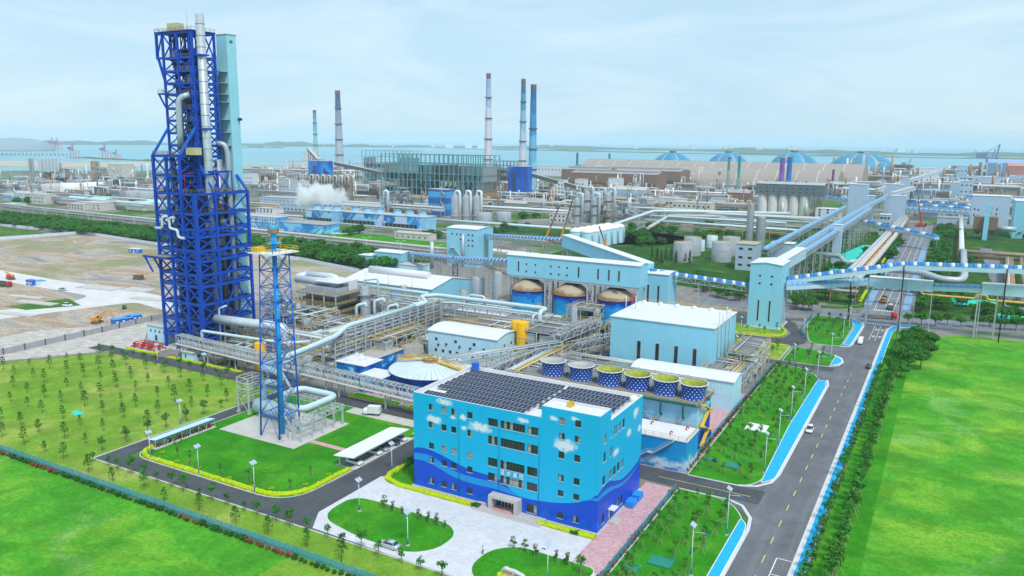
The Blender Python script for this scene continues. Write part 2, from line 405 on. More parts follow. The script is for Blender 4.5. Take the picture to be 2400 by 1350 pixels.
for pl in([(-2600,1150),(-2250,1180),(-2080,1330),(-1990,1560),(-1830,1700),(-1760,1900),(-2150,1750),(-2500,1500),(-3100,1400)],):
 ST('sandbank',MB().prism(pl,-3.0,-0.6),m_sand)
def hills(name,x0,y0,x1,y1,depth,h,seed,n=60):
 rnd=random.Random(seed); mb=MB(); d=Vector((x1-x0,y1-y0)); nn=Vector((-d.y,d.x)).normalized()
 ph=[rnd.uniform(0,6.28)for _ in range(6)]
 def hh(t):return max(0.12,0.45+0.25*math.sin(3*t*6.28+ph[0])+0.2*math.sin(7*t*6.28+ph[1])+0.1*math.sin(17*t*6.28+ph[2])+0.08*math.sin(41*t*6.28+ph[3]))
 rows=[(0,0.0),(0.15,0.35),(0.5,1.0),(1.0,0.0)]; P=[]
 for i in range(n+1):
  t=i/n; e=min(1,8*t,8*(1-t))
  for a,b in rows:
   q=Vector((x0,y0))+d*t+nn*depth*(a+0.12*math.sin(9*t+ph[4])); P.append((q.x,q.y,-2.2+b*h*hh(t)*e))
 F=[]
 for i in range(n):
  for j in range(3):F.append((i*4+j,(i+1)*4+j,(i+1)*4+j+1,i*4+j+1))
 mb.add(P,F,True); ST(name,mb,m_hill)
def bear(px,dist):
 x,y=at(px,800); l=math.hypot(x,y); return(x/l*dist,y/l*dist)
def hl(name,px0,d0,px1,d1,depth,h,seed):
 a,b=bear(px0,d0),bear(px1,d1); hills(name,a[0],a[1],b[0],b[1],depth,h,seed)
hl('far_shore_hills',-300,9400,1100,9000,2600,55,3)
hl('far_shore_hills',900,9400,2900,7400,2500,40,5)
hl('far_shore_lowland',1000,7600,2700,5600,500,16,9)
hl('island',520,7200,690,7200,400,20,11)
hl('island',700,9000,900,8600,300,30,12)
hl('headland',-500,3000,60,4200,700,40,14)
hl('harbour_mole',180,3600,420,2900,90,6,15)
# plan of the site: sheets of ground, roads, kerbs, lawns
def sheet(name,poly,z,mat,thick=0.0):
 mb=MB()
 if thick:mb.prism(poly,z-thick,z)
 else:mb.sheet(poly,z)
 return ST(name,mb,mat)
def rect(x0,y0,x1,y1):return[(x0,y0),(x1,y0),(x1,y1),(x0,y1)]
sheet('construction_ground',[(-760,150),(-330,148),(-262,178),(-262,245),(-300,300),(-309,366),(-378,384),(-522,380),(-632,396),(-760,330)],0.02,m_dirt)
sheet('weed_patch',[(-760,340),(-650,350),(-640,372),(-680,386),(-760,388)],0.05,m_weed)
sheet('site_road',arc_poly([(-620,262),(-440,256),(-355,258),(-300,246),(-296,232),(-335,238),(-347,240),(-352,224),(-362,190),(-372,150),(-392,150),(-384,190),(-372,222),(-380,238),(-440,238),(-620,240)],6),0.06,m_slag)
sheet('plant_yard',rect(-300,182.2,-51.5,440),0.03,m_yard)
sheet('verge_left',[(-1000,380),(-632,398),(-522,383),(-378,386),(-290,372),(-240,440),(-640,466),(-1000,480)],0.02,m_verge)
sheet('verge_mid',[(-250,440),(-33,420),(-33,800),(-130,800),(-250,640)],0.05,m_verge)
sheet('verge_right',[(-17,395),(150,470),(150,880),(-17,880)],0.05,m_verge)
sheet('meadow_left',[(-420,20),(-104,20),(-106,102.4),(-420,102.4)],0.05,m_lawnf)
sheet('meadow_right',[(-8.6,60),(260,60),(260,410),(6,378),(-8.4,356)],0.05,m_lawnf)
sheet('tree_strip_lawn',rect(-17.4,60,-8.5,372),0.08,m_lawn)
sheet('sapling_field',[(-300,103.4),(-183.4,103.4),(-183.4,175.8),(-272,176.2),(-300,140)],0.06,m_field)
sheet('field_strip',rect(-183.4,103.4,-60,111.8),0.061,m_field)
sheet('rubble_verge',[(-330,148),(-297,140),(-271,176.5),(-262,182),(-303,216),(-330,180)],0.04,M('rubble',(0.50,0.46,0.42),0.95,var=0.3,scale=0.3))
# asphalt lanes inside the works
for a in((-183,112,-50,117.7),(-183,117.71,-177.7,175.79),(-285,175.8,-113.81,181.9),(-121.2,117.71,-113.8,175.79),(-113.8,171,-31.5,178.6)):sheet('works_road',rect(*a),0.09,m_roadd)
sheet('works_road_curve',arc_poly([(-133,116),(-121,116),(-108,113),(-113.8,124),(-113.8,142),(-121.6,142),(-121.6,128)],[0,0,0,6,0,0,8]),0.095,m_roadd)
sheet('hedge_road',arc_poly([(-80,321.6),(-51,321.6),(-47,329),(-47,337),(-53,352),(-57,366),(-70,380),(-66,366),(-61,358),(-55,345),(-56.5,333),(-80,329.5)],2.5),0.09,m_roadd)
sheet('lane',rect(-72,291.5,-31.5,297.2),0.09,m_roadd)
sheet('plaza',[(-113.9,118.5),(-110,112.5),(-86,112.0),(-73,112.0),(-51.5,112.0),(-51.5,140.1),(-57.7,140.1),(-104.1,140.1),(-113.9,140.1)],0.12,m_plaza)
sheet('brick_walk',rect(-57.5,126.0,-50.6,169.6),0.13,m_brick)
sheet('field_strip',rect(-105.9,40,-51,111.9),0.055,m_field)
sheet('brick_walk',rect(-66,178.9,-50.6,250),0.12,m_brick)
sheet('brick_walk',rect(-158,182.0,-149,197),0.10,m_brick)
lawn_edges=[]
def lawn(name,poly,hedge=None,kerb=True,z=0.14,mat=None):
 o=ST(name,MB().prism(poly,0.0,z),mat or m_lawn)
 if kerb:ST('kerb',ribbon(MB(),poly,0.22,0.0,z+0.02,True),m_kerb,parent=o)
 return o
flare_lawn=arc_poly([(-177.6,118),(-122.3,118),(-122.3,175),(-177.6,175)],[7,10,9,5],10)
lawn('flare_lawn',flare_lawn)
sheet('flare_pad',rect(-172.2,141.7,-144.1,163.5),0.26,m_conc,0.2)
sheet('pink_path',rect(-144.0,147.2,-128.2,149.0),0.17,m_brick)
sheet('parking_slab',rect(-128.2,139.6,-121.9,163.4),0.19,M('parking_green',(0.16,0.24,0.21),0.8,var=0.15))
sheet('parking_strip',rect(-123.6,139.6,-121.6,163.6),0.20,m_kerb)
sheet('bay_parking',rect(-152,170.6,-126,175.2),0.17,m_conc)
for i in range(9):O('bay_line',MB().box(-151.0+i*3,170.8,0.172,-150.85+i*3,175.0,0.178),m_marky,bpy.data.objects['bay_parking'])
isl1=arc_poly([(-112.6,117.0),(-99,114.2),(-86.5,114.2),(-82.4,118.5),(-82.4,125),(-86,128.4),(-104,129.2),(-112.6,128.6)],[6,3,6,5,5,6,3,4],6)
lawn('plaza_lawn',isl1)
isl2=arc_poly([(-74,116),(-68,111),(-52.2,111),(-52.2,127.6),(-69,127.8),(-73.4,124)],[4,3,2,2,4,3],6)
lawn('plaza_lawn',isl2)
lawn('garden_bed',arc_poly([(-113.4,138.2),(-104.4,137.2),(-104.4,152),(-113.4,152)],[6,0,0,5],6))
lawn('corner_lawn',arc_poly([(-161,182.2),(-142,182.2),(-142,186),(-161,187)],0.6))
lawn('corner_lawn',arc_poly([(-139,182.0),(-118,181.9),(-106,179.2),(-106,184),(-139,186)],0.6))
RL1=arc_poly([(-49.6,90),(-33.4,90),(-31.9,160.5),(-37.5,170.0),(-49.6,170.0)],[0,0,5,5,0],8)
lawn("roadside_lawn",RL1)
RL2=arc_poly([(-50.2,179.0),(-36,179.0),(-33.2,186),(-33.2,276),(-37,286),(-43,291.2),(-50.8,291.2)],[0,4,4,5,4,0,0],8)
lawn("roadside_lawn",RL2)
RL3=arc_poly([(-50.0,297.6),(-33,297.6),(-30.4,306),(-33.4,316),(-42,320.6),(-50.0,320.6)],[0,5,4,5,0,0],6)
lawn("roadside_lawn",RL3)
RL4=arc_poly([(-47,337),(-44,330.2),(-33.6,332),(-33.4,370),(-35,386),(-52,389),(-52,366)],[3,3,3,3,5,0,2],6)
lawn("roadside_lawn",RL4)
lawn('inner_lawn',arc_poly([(-80,298.2),(-51.2,297.8),(-51.2,321),(-80,321)],1.0),mat=m_field)
lawn('inner_lawn',arc_poly([(-84,331),(-58,333.5),(-56.5,345),(-61,355),(-84,352)],[0,4,4,3,0]),mat=m_field)
# main road, kerbs, blue pavements, markings
sheet('main_road',rect(-30.9,60,-20.2,395),0.07,m_road)
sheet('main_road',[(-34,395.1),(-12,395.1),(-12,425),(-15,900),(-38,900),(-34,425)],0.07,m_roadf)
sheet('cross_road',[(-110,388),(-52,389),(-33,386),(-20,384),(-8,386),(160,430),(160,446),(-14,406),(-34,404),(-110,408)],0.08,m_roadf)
for y0,y1 in((170.4,183),(286,297),(321,331)):sheet('junction',[(-40,y0+1),(-30.6,y0-8),(-30.6,y1+8),(-40,y1-1)],0.074,m_road)
for nm,pl in(('blue_pavement',arc_poly([(-33.2,60),(-31.2,60),(-31.2,155),(-31.6,160),(-33.4,162.5)],[0,0,0,2,2])),
('blue_pavement',arc_poly([(-33.6,183),(-31.1,186.5),(-31.1,273),(-32.4,279),(-34.6,278),(-34.9,226)],[1,3,3,2,1,0])),
('blue_pavement',arc_poly([(-33.6,300),(-30.6,304),(-30.4,310),(-33.4,314.8)],[1,3,3,1])),
('blue_pavement',arc_poly([(-33.0,334),(-30.6,336.5),(-29.9,374),(-31.0,383),(-35.6,388),(-35.2,384),(-32.8,372)],[1,2,4,4,0,0,4])),
('blue_pavement',arc_poly([(-19.5,60),(-17.55,60),(-17.4,372),(-14.5,382),(-8,386),(-9,389),(-17,386.5),(-19.4,374)],[0,0,6,4,0,0,5,5]))):
 o=ST(nm,MB().prism(pl,0.0,0.20),m_bluew)
 ST('kerb',ribbon(MB(),pl,0.16,0.0,0.215,True),m_white,parent=o)
for pl in([(-30.85,60),(-30.85,158),(-31.6,163.5),(-34.5,168.6),(-38,170.2)],[(-38,178.9),(-34,180.6),(-31.4,184.5),(-30.7,190),(-30.7,274),(-31.8,280)],
[(-34,298.2),(-31,301),(-29.9,306.5),(-31.2,312.5),(-34,316)],[(-34,331),(-31,332.6),(-30.1,336),(-29.4,375),(-30.6,384),(-35.5,389)],
[(-20.0,60),(-19.9,374),(-17.6,384),(-10,389)]):
 ST('kerb',ribbon(MB(),pl,0.75,0.0,0.19),m_kerb)
for pl in([(-50,170.3),(-38,170.3)],[(-50,178.7),(-38,178.7)],[(-183.2,111.7),(-60,111.7)],[(-183.3,112),(-183.3,176)]):
 ST('kerb',ribbon(MB(),pl,0.25,0.0,0.2),m_kerb)
mk=bpy.data.objects['main_road']
for i in range(27):
 y=70+i*8.45
 if not(376<y<400):O('lane_dash',MB().box(-25.6,y,0.072,-25.42,y+3.2,0.078),m_marky,mk)
for a in((-23.4,140,-23.2,149.3),(-23.4,149.2,-20.5,149.4),(-23.4,142.6,-20.5,142.8)):O('bay_line',MB().box(a[0],a[1],0.072,a[2],a[3],0.078),m_mark,mk)
for x in(-25.1,-22.8):O('lane_line',MB().box(x,349,0.072,x+0.16,380,0.078),m_mark,mk)
for i in range(13):O('crossing_bar',MB().box(-30.4+i*0.95,382.2,0.083,-29.9+i*0.95,385.2,0.089),m_mark,bpy.data.objects['cross_road'])
for i in range(8):O('crossing_bar',MB().box(-29.0+i*1.15,415.5,0.083,-28.4+i*1.15,418.6,0.089),m_mark,bpy.data.objects['cross_road'])
for x,y in((-24.0,371),(-21.6,371),(-24.0,357),(-21.6,357)):
 a=MB(); a.box(x-0.12,y-2.2,0.072,x+0.12,y+1.2,0.078); a.add([(x-0.6,y+1.0,0.079),(x+0.9,y+1.6,0.079),(x+0.5,y-0.2,0.079)],[(0,1,2)]); a.box(x-0.9,y+0.6,0.0721,x,y+1.0,0.0779); O('turn_arrow',a,m_mark,mk)
for x0,x1 in((-28.9,-28.7),(-24.6,-24.4),(-20.4,-20.2)):O('lane_line',MB().box(x0,420,0.072,x1,880,0.078),m_mark,mk)
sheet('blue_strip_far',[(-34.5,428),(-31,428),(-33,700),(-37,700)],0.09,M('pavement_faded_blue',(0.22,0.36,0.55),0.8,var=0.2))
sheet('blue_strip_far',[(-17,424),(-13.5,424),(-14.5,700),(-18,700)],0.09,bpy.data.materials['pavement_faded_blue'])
O('yard_line',MB().box(-56,174.2,0.092,-34,174.35,0.098),m_marky,bpy.data.objects['works_road'])
# roads further right
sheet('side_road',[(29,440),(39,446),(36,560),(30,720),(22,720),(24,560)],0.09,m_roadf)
# green dust nets over spoil
for pl in([(-66,560),(-58,575),(-52,690),(-60,690),(-70,610)],[(-3,452),(22,458),(26,474),(-1,470)],[(24,424),(36,430),(34,442),(24,440)],[(-60,480),(-50,482),(-52,500),(-62,498)],[(-62,520),(-50,526),(-52,548),(-66,540)]):
 mb=MB(); cx=sum(p[0]for p in pl)/len(pl); cy=sum(p[1]for p in pl)/len(pl); N=len(pl)
 mb.add([(x,y,0.1)for x,y in pl]+[(cx+(x-cx)*0.6,cy+(y-cy)*0.6,0.9)for x,y in pl],[(i,(i+1)%N,N+(i+1)%N,N+i)for i in range(N)]+[tuple(range(N,2*N))])
 x0=sum(p[0]for p in pl)/N
 S('dust_net',mb,m_net,{0:'long strip of turquoise dust net beside the raised conveyors',1:'wide turquoise dust net beyond the yellow pipe right of the road',2:'turquoise dust net at the right edge beneath the yellow pipe',3:'small turquoise dust net behind the tall pale blue tower',4:'turquoise dust net on the verge between pipes and raised conveyors'}[[-61.2,11.0,29.5,-56.0,-57.5].index(min([-61.2,11.0,29.5,-56.0,-57.5],key=lambda q:abs(q-x0)))],'net')
for(x,y,w_,d_,g)in((-42.4,136,4.6,3.4,'larger dark green ground cover on the lawn beside the control building'),(-46.6,130.6,3.0,2.0,'dark green ground cover with small white boxes by the blue fence'),(-47.4,190.4,3.6,1.6,'narrow dark green ground cover at the blue fence behind the side road'),(-42.2,189.6,4.4,3.2,'square green ground cover near the side road corner')):
 S('ground_cover',MB().box(x-w_/2,y-d_/2,0.1,x+w_/2,y+d_/2,0.45),M('cover_green',(0.02,0.24,0.16),0.6),g,'cover')
for i,(x,y)in enumerate(((-36.0,159),(-41.5,153.6),(-36.8,146),(-38.8,143.4),(-45.6,133),(-41,138.6),(-39.5,195),(-37,197))):
 S('manhole_cover',MB().lathe((x,y,0.13),[(0.0,0.09),(0.5,0.08),(0.55,0.0)],14),bpy.data.materials['cover_green'],'small round green manhole cover in the roadside lawn','manhole','round green manhole covers in the roadside lawns')
S('slab',MB().box(-45.4,217.5,0.1,-39.7,223.4,0.3),m_white,'flat white concrete slab on the roadside lawn','slab')
S('net_scrap',MB().sheet([at(165,965),at(178,975),at(200,970),at(180,962)],0.12),m_net,'small turquoise scrap of net lying in the sapling field','net')
# walls with real openings, windows with frame and panes
def wall_open(mb,axis,fixed,u0,u1,z0,z1,ops,depth,inward):
 """wall face at axis=fixed; ops = (ua, ub, za, zb); reveals go 'depth' towards inward (+1/-1)"""
 us=sorted({u0,u1,*[o[0]for o in ops],*[o[1]for o in ops]}); zs=sorted({z0,z1,*[o[2]for o in ops],*[o[3]for o in ops]})
 pt=(lambda u,d,z:(u,fixed+d,z))if axis=='y' else(lambda u,d,z:(fixed+d,u,z))
 flip=(axis=='y')==(inward>0)
 def q(a,b,c,d):mb.quad(a,b,c,d)if flip else mb.quad(d,c,b,a)
 for i in range(len(us)-1):
  run=None
  for j in range(len(zs)-1):
   cu,cz=(us[i]+us[i+1])/2,(zs[j]+zs[j+1])/2
   hole=any(o[0]<cu<o[1]and o[2]<cz<o[3]for o in ops)
   if not hole and run is None:run=zs[j]
   if run is not None and(hole or j==len(zs)-2):
    top=zs[j]if hole else zs[j+1]
    q(pt(us[i],0,run),pt(us[i+1],0,run),pt(us[i+1],0,top),pt(us[i],0,top)); run=None
 D=depth*inward
 for a,b,c,d in ops:
  q(pt(a,0,c),pt(a,0,d),pt(a,D,d),pt(a,D,c)); q(pt(b,0,d),pt(b,0,c),pt(b,D,c),pt(b,D,d))
  q(pt(b,0,c),pt(a,0,c),pt(a,D,c),pt(b,D,c)); q(pt(a,0,d),pt(b,0,d),pt(b,D,d),pt(a,D,d))
WCACHE={}; SILL={}
def window(parent,axis,fixed,inward,ua,ub,za,zb,depth=0.22,nx=2,nz=1,blind=0.25,fw=0.07,fmat=None):
 """window part: frame mesh with pane children, set back in its opening"""
 w_,h_=round(ub-ua,2),round(zb-za,2); key=(w_,h_,nx,nz,fw)
 if key not in WCACHE:
  f=MB(); f.box(0,-0.05,0,fw,0.05,h_); f.box(w_-fw,-0.05,0,w_,0.05,h_); f.box(fw,-0.05,0,w_-fw,0.05,fw); f.box(fw,-0.05,h_-fw,w_-fw,0.05,h_)
  for i in range(1,nx):f.box(i*w_/nx-fw/2,-0.04,fw,i*w_/nx+fw/2,0.04,h_-fw)
  if nz>1:f.box(fw,-0.038,h_*0.68-fw/2,w_-fw,0.038,h_*0.68+fw/2)
  p=MB(); p.box(0,-0.01,0,w_/nx-fw,0.012,h_-2*fw)
  WCACHE[key]=(_mesh('window',f,fmat or m_wframe,(0,0,0)),_mesh('pane',p,m_glass,(0,0,0)),_mesh('pane',p,m_glassl,(0,0,0)))
 fm,g1,g2=WCACHE[key]; D=fixed+depth*inward
 if axis=='y':o=OM('window',fm,parent,loc=(ua,D,za));
 else:o=OM('window',fm,parent,loc=(D,ua,za),rz=R(90))
 if w_ not in SILL:SILL[w_]=_mesh('sill',MB().box(-.08,-depth-.10,-.10,w_+.08,-.051,-.002),m_frame,(0,0,0))
 c=bpy.data.objects.new('sill',SILL[w_]); COL.objects.link(c); c.parent=o
 for i in range(nx):
  c=bpy.data.objects.new('pane',g2 if random.random()<blind else g1); COL.objects.link(c); c.parent=o; c.location=(i*w_/nx+fw/2,0.0,fw)
 return o
 # control building
def control_mural():
 n=NT('mural_waves'); x,y,z=n.xyz()
 u=n.math('ADD',n.math('ADD',x,104.1),n.math('ADD',y,-140.2)); un=n.math('DIVIDE',u,72.0)
 def curve(pts):
  c=n.new('ShaderNodeFloatCurve'); cv=c.mapping.curves[0]
  while len(cv.points)<len(pts):cv.points.new(0.5,0.5)
  for p,(a,b)in zip(cv.points,pts):p.location=(max(0,min(1,a/72)),b/12)
  c.mapping.update(); n.link(un,c.inputs['Value']); return n.math('MULTIPLY',c.outputs[0],12.0)
 dk=curve([(0,6.6),(3.3,6.7),(7.7,5.6),(12,4.5),(16.6,4.2),(22.5,4.3),(29,3.9),(33.3,4.2),(37.4,4.8),(41.4,5.8),(46.1,7.3),(53,6.9),(62,5.4),(67,5.9),(72,7.4)])
 up=curve([(0,9.2),(2.9,9.9),(6.3,9.5),(11,8.4),(14.8,7.5),(20,7.1),(24,6.4),(28,4.2),(36,4.4),(44,6.8),(47,8.9),(51,9.5),(56,8.2),(61,7.0),(67,7.2),(72,8.6)])
 lo=curve([(0,8.1),(3.3,8.5),(7.7,7.4),(12.9,5.9),(20,5.7),(24,5.5),(28,4.2),(36,4.4),(44,6.8),(47,8.2),(51,8.2),(56,7.1),(61,6.1),(67,6.3),(72,7.8)])
 cy,md,dkc=C('#12b6e8'),C('#1796de'),C('#0a4ecf')
 c=n.mix(n.math('LESS_THAN',z,up),cy,md)
 band=n.math('MULTIPLY',n.math('LESS_THAN',z,up),n.math('GREATER_THAN',z,lo))
 c=n.mix(n.math('MAXIMUM',band,n.math('LESS_THAN',z,dk)),c,dkc)
 sc=n.math('ADD',0.9,n.math('MULTIPLY',n.math('ABSOLUTE',n.math('SINE',n.math('MULTIPLY',u,1.05))),n.math('MULTIPLY',n.noise(0.15,2),2.6)))
 c=n.mix(n.math('MULTIPLY',n.math('LESS_THAN',z,sc),0.35),c,C('#1f7ae6'))
 # painted cumulus
 nzv=n.math('MULTIPLY',n.math('ADD',n.noise(0.9,5),-0.5),1.9); tot=None
 vec=n.new('ShaderNodeCombineXYZ'); n.link(u,vec.inputs[0]); n.link(z,vec.inputs[1])
 for cu,cz,ru,rz_ in((8.5,22.0,2.4,0.8),(5.9,17.4,2.3,1.1),(13.6,19.3,1.1,0.8),(10.8,18.9,1.1,0.5),(18.2,17.9,3.3,1.25),(13.9,16.9,1.0,0.6),(28.8,21.5,1.8,0.7),(36.2,23.3,1.2,0.6),(40.7,24.1,1.0,0.6),(38.7,17.9,3.0,1.6),(67.2,20.2,2.0,1.4),(63.2,16.7,1.7,1.1),(55.7,14.7,1.9,1.1),(70,15.5,1.6,1.0)):
  s_=n.new('ShaderNodeVectorMath',operation='SUBTRACT'); n.link(vec.outputs[0],s_.inputs[0]); s_.inputs[1].default_value=(cu,cz,0)
  d_=n.new('ShaderNodeVectorMath',operation='DIVIDE'); n.link(s_.outputs[0],d_.inputs[0]); d_.inputs[1].default_value=(ru,rz_,1)
  l_=n.new('ShaderNodeVectorMath',operation='LENGTH'); n.link(d_.outputs[0],l_.inputs[0])
  tot=l_.outputs['Value']if tot is None else n.math('MINIMUM',tot,l_.outputs['Value'])
 f=n.ramp(n.math('ADD',tot,nzv),[(0.45,0.95),(1.0,0.0)])
 c=n.mix(f,c,(0.80,0.86,0.90))
 c=n.mix(n.ramp(n.noise(0.5,4,stretch=(1,1,.12)),[(0.5,0.0),(0.8,0.10)]),c,(0.02,0.12,0.2))
 return n.done(c,0.45,0,0.3)
m_ctrl=control_mural()
X0,X1,Y0,Y1,HB=-104.1,-57.6,140.2,165.3,23.0
cb=T('control_building','bright blue five storey control building with painted waves, clouds and rooftop solar panels','building',(-80.85,152.7,0))
rows=[(19.4,20.9),(15.2,16.7),(10.1,11.6),(6.7,8.1),(1.6,3.1)]
big=[(18.7,20.5),(14.5,16.5),(9.4,11.4),(6.0,7.85)]
WF=[]
for xa in(-99.85,-96.35,-93.7,-89.4):WF+=[(xa,xa+1.4,a,b,2,1)for a,b in rows]
WF+=[(-84.0,-81.55,a,b,3,2)for a,b in big]+[(-84.0,-82.9,1.2,2.9,1,2)]
WF+=[(-80.85,-74.8,a,b,8,2)for a,b in big]
WF+=[(-74.2,-71.65,a,b,3,2)for a,b in big]+[(-74.2,-71.65,0.9,2.9,3,2)]
for xa in(-66.8,-63.2):WF+=[(xa,xa+1.35,a,b,2,2)for a,b in((22.4,23.9),(19.1,20.5),(14.85,16.4),(9.8,11.3),(6.4,7.8),(1.4,2.85))]
WR=[(a,a+1.5,b,b+2.1,2,2)for b,ys in((19.0,(142.2,145.8,148.0,150.3,152.6)),(14.9,(142.3,146.0)),(9.8,(142.3,146.0,148.2,150.4,152.6)),(1.2,(142.4,150.6,152.8)))for a in ys]
door_op=(146.4,147.7,0.5,2.8)
ent_op=(-81.4,-76.4,0.5,3.1)
wb=MB()
main_ops=[o[:4]for o in WF if o[0]<-70.9]+[ent_op]
blk_ops=[o[:4]for o in WF if o[0]>-70.9]
wall_open(wb,'y',Y0,X0,-70.9,0,HB,main_ops,0.28,1)
wall_open(wb,'y',Y0,-70.9,X1,0,25.6,blk_ops,0.28,1)
wall_open(wb,'x',X1,Y0,146.0,0,25.6,[o[:4]for o in WR if o[1]<146.0],0.28,-1)
wall_open(wb,'x',X1,146.0,Y1,0,HB,[o[:4]for o in WR if o[0]>=146.0]+[door_op],0.28,-1)
wb.quad((X0,Y1,0),(X0,Y0,0),(X0,Y0,HB),(X0,Y1,HB)); wb.quad((X1,Y1,0),(X0,Y1,0),(X0,Y1,HB),(X1,Y1,HB))
wb.quad((X1,146,HB-1.2),(-70.9,146,HB-1.2),(-70.9,146,25.6),(X1,146,25.6)); wb.quad((-70.9,146,HB-1.2),(-70.9,Y0,HB-1.2),(-70.9,Y0,25.6),(-70.9,146,25.6))
O('wall',wb,m_ctrl,cb)
dk=MB(); dk.box(X0+0.3,Y0+0.3,0.1,X1-0.3,Y1-0.3,HB-1.4); dk.box(-70.6,Y0+0.3,HB-1.3,X1-0.3,145.7,24.6); O('interior',dk,m_wframe,cb)
rf=MB(); rf.box(X0+0.36,Y0+0.36,HB-1.1,X1-0.36,Y1-0.36,HB-0.95)
roof=O('roof',rf,m_roofw,cb)
pp=MB()
for a in((X0+0.005,Y0+0.3,HB-1.0,X0+0.35,Y1-0.3,HB+0.02),(X0+0.005,Y1-0.35,HB-1.0,X1-0.005,Y1-0.005,HB+0.021),(X1-0.35,146.0,HB-1.0,X1-0.005,Y1-0.36,HB+0.02),(X0+0.005,Y0+0.005,HB-1.0,-70.9,Y0+0.3,HB+0.02)):pp.box(*a)
O('parapet',pp,m_roofw,cb)
bt=MB(); bt.box(-70.6,Y0+0.3,25.0,X1-0.3,145.7,25.15)
for a in((-70.895,Y0+0.005,24.9,X1-0.005,Y0+0.3,25.63),(-70.895,145.7,24.9,X1-0.005,145.995,25.63),(-70.895,Y0+0.31,24.9,-70.6,145.69,25.62),(X1-0.3,Y0+0.31,24.9,X1-0.005,145.69,25.62)):bt.box(*a)
O('stair_tower_roof',bt,m_roofw,cb)
for o in WF:window(cb,'y',Y0,1,o[0],o[1],o[2],o[3],nx=o[4],nz=o[5])
for o in WR:window(cb,'x',X1,-1,o[0],o[1],o[2],o[3],nx=o[4],nz=o[5])
# entrance portico, doors, steps, side door, downpipes
stone=M('portico_stone',(0.50,0.47,0.45),0.6,var=0.1)
po=MB(); po.box(-82.6,138.0,0.5,-81.7,140.15,3.7); po.box(-76.2,138.0,0.5,-75.3,140.15,3.7); po.box(-81.7,138.0,3.1,-76.2,140.15,3.7); O('portico',po,stone,cb)
st=MB()
for i in range(3):st.box(-86.2+i*0.01,136.6+i*0.42,0.12,-69.2-i*0.01,140.1,0.12+0.14*(i+1)-0.001*i)
O('steps',st,stone,cb)
O('doorway_floor',MB().box(-81.6,137.6,0.54,-76.3,140.4,0.57),m_brick,cb)
for i in range(6):
 f=MB(); f.box(-81.4+i*0.833,140.38,0.5,-81.34+i*0.833,140.46,3.1); f.box(-80.63+i*0.833,140.38,0.5,-80.57+i*0.833,140.46,3.1); f.box(-81.34+i*0.833,140.38,2.6,-80.63+i*0.833,140.46,2.7); d_=O('door',f,m_silver,cb)
 O('pane',MB().box(-81.34+i*0.833,140.41,0.5,-80.63+i*0.833,140.43,2.6),m_glass,d_)
d_=O('side_door',MB().box(X1-0.24,146.45,0.5,X1-0.18,147.65,2.75),m_white,cb); O('handle',MB().box(X1-0.17,147.4,1.5,X1-0.13,147.46,1.75),m_steeld,d_)
O('side_canopy',MB().box(X1+0.01,145.8,3.1,X1+1.5,148.3,3.25),m_white,cb)
O('side_steps',MB().box(X1+0.01,145.6,0.14,X1+1.7,148.6,0.45).box(X1+1.71,145.6,0.14,X1+2.2,148.6,0.28),m_conc,cb)
for x in(-91.6,-81.2,-71.3):O('downpipe',MB().cyl((x,Y0-0.07,0.2),(x,Y0-0.07,21.8),0.06,n=6),M('downpipe_blue',(0.0,0.30,0.60)),cb)
O('roof_hatch',MB().box(-66.6,143.2,25.15,-65.4,143.4,26.2).box(-66.6,144.4,25.15,-65.4,144.6,26.2),m_yrail,cb)
O('plinth',MB().box(X0-0.5,Y0-0.5,0.1,-86.3,Y0-0.01,0.3).box(-69.1,Y0-0.5,0.1,X1+0.6,Y0-0.01,0.3).box(X1+0.01,Y0-0.009,0.1,X1+0.6,145.5,0.3).box(X1+0.01,148.7,0.1,X1+0.6,Y1,0.3),m_conc,cb)
# lettering over the middle window bay (flat raised characters built from strokes)
ST_={'shu':[(0.1,0.95,0.1,0.55),(0.3,1.0,0.3,0.5),(0.45,0.95,0.9,0.95),(0.9,0.95,0.5,0.52),(0.5,0.85,0.92,0.52),(0.1,0.42,0.9,0.42),(0.3,0.36,0.35,0.12),(0.7,0.36,0.62,0.12),(0.02,0.05,0.98,0.05),(0.5,0.5,0.5,0.42)],
'lu':[(0.25,0.95,0.22,0.45),(0.22,0.45,0.02,0.02),(0.24,0.4,0.4,0.1),(0.05,0.75,0.1,0.55),(0.42,0.75,0.33,0.6),(0.7,1.0,0.75,0.85),(0.5,0.78,0.95,0.78),(0.95,0.78,0.95,0.48),(0.5,0.48,0.95,0.48),(0.5,0.78,0.45,0.02)],
'ji':[(0.3,1.0,0.1,0.7),(0.25,0.88,0.25,0.38),(0.55,1.0,0.6,0.9),(0.25,0.85,0.9,0.85),(0.28,0.7,0.85,0.7),(0.28,0.56,0.85,0.56),(0.25,0.42,0.92,0.42),(0.57,0.85,0.57,0.42),(0.03,0.26,0.97,0.26),(0.5,0.38,0.5,0.0),(0.48,0.24,0.08,0.02),(0.52,0.24,0.92,0.02)],
'kong':[(0.2,1.0,0.2,0.05),(0.2,0.05,0.08,0.1),(0.02,0.75,0.36,0.75),(0.02,0.35,0.36,0.5),(0.68,1.0,0.7,0.9),(0.42,0.85,0.97,0.85),(0.42,0.85,0.42,0.7),(0.97,0.85,0.97,0.7),(0.58,0.75,0.45,0.55),(0.78,0.75,0.92,0.55),(0.48,0.42,0.92,0.42),(0.7,0.42,0.7,0.06),(0.4,0.05,1.0,0.05)]}
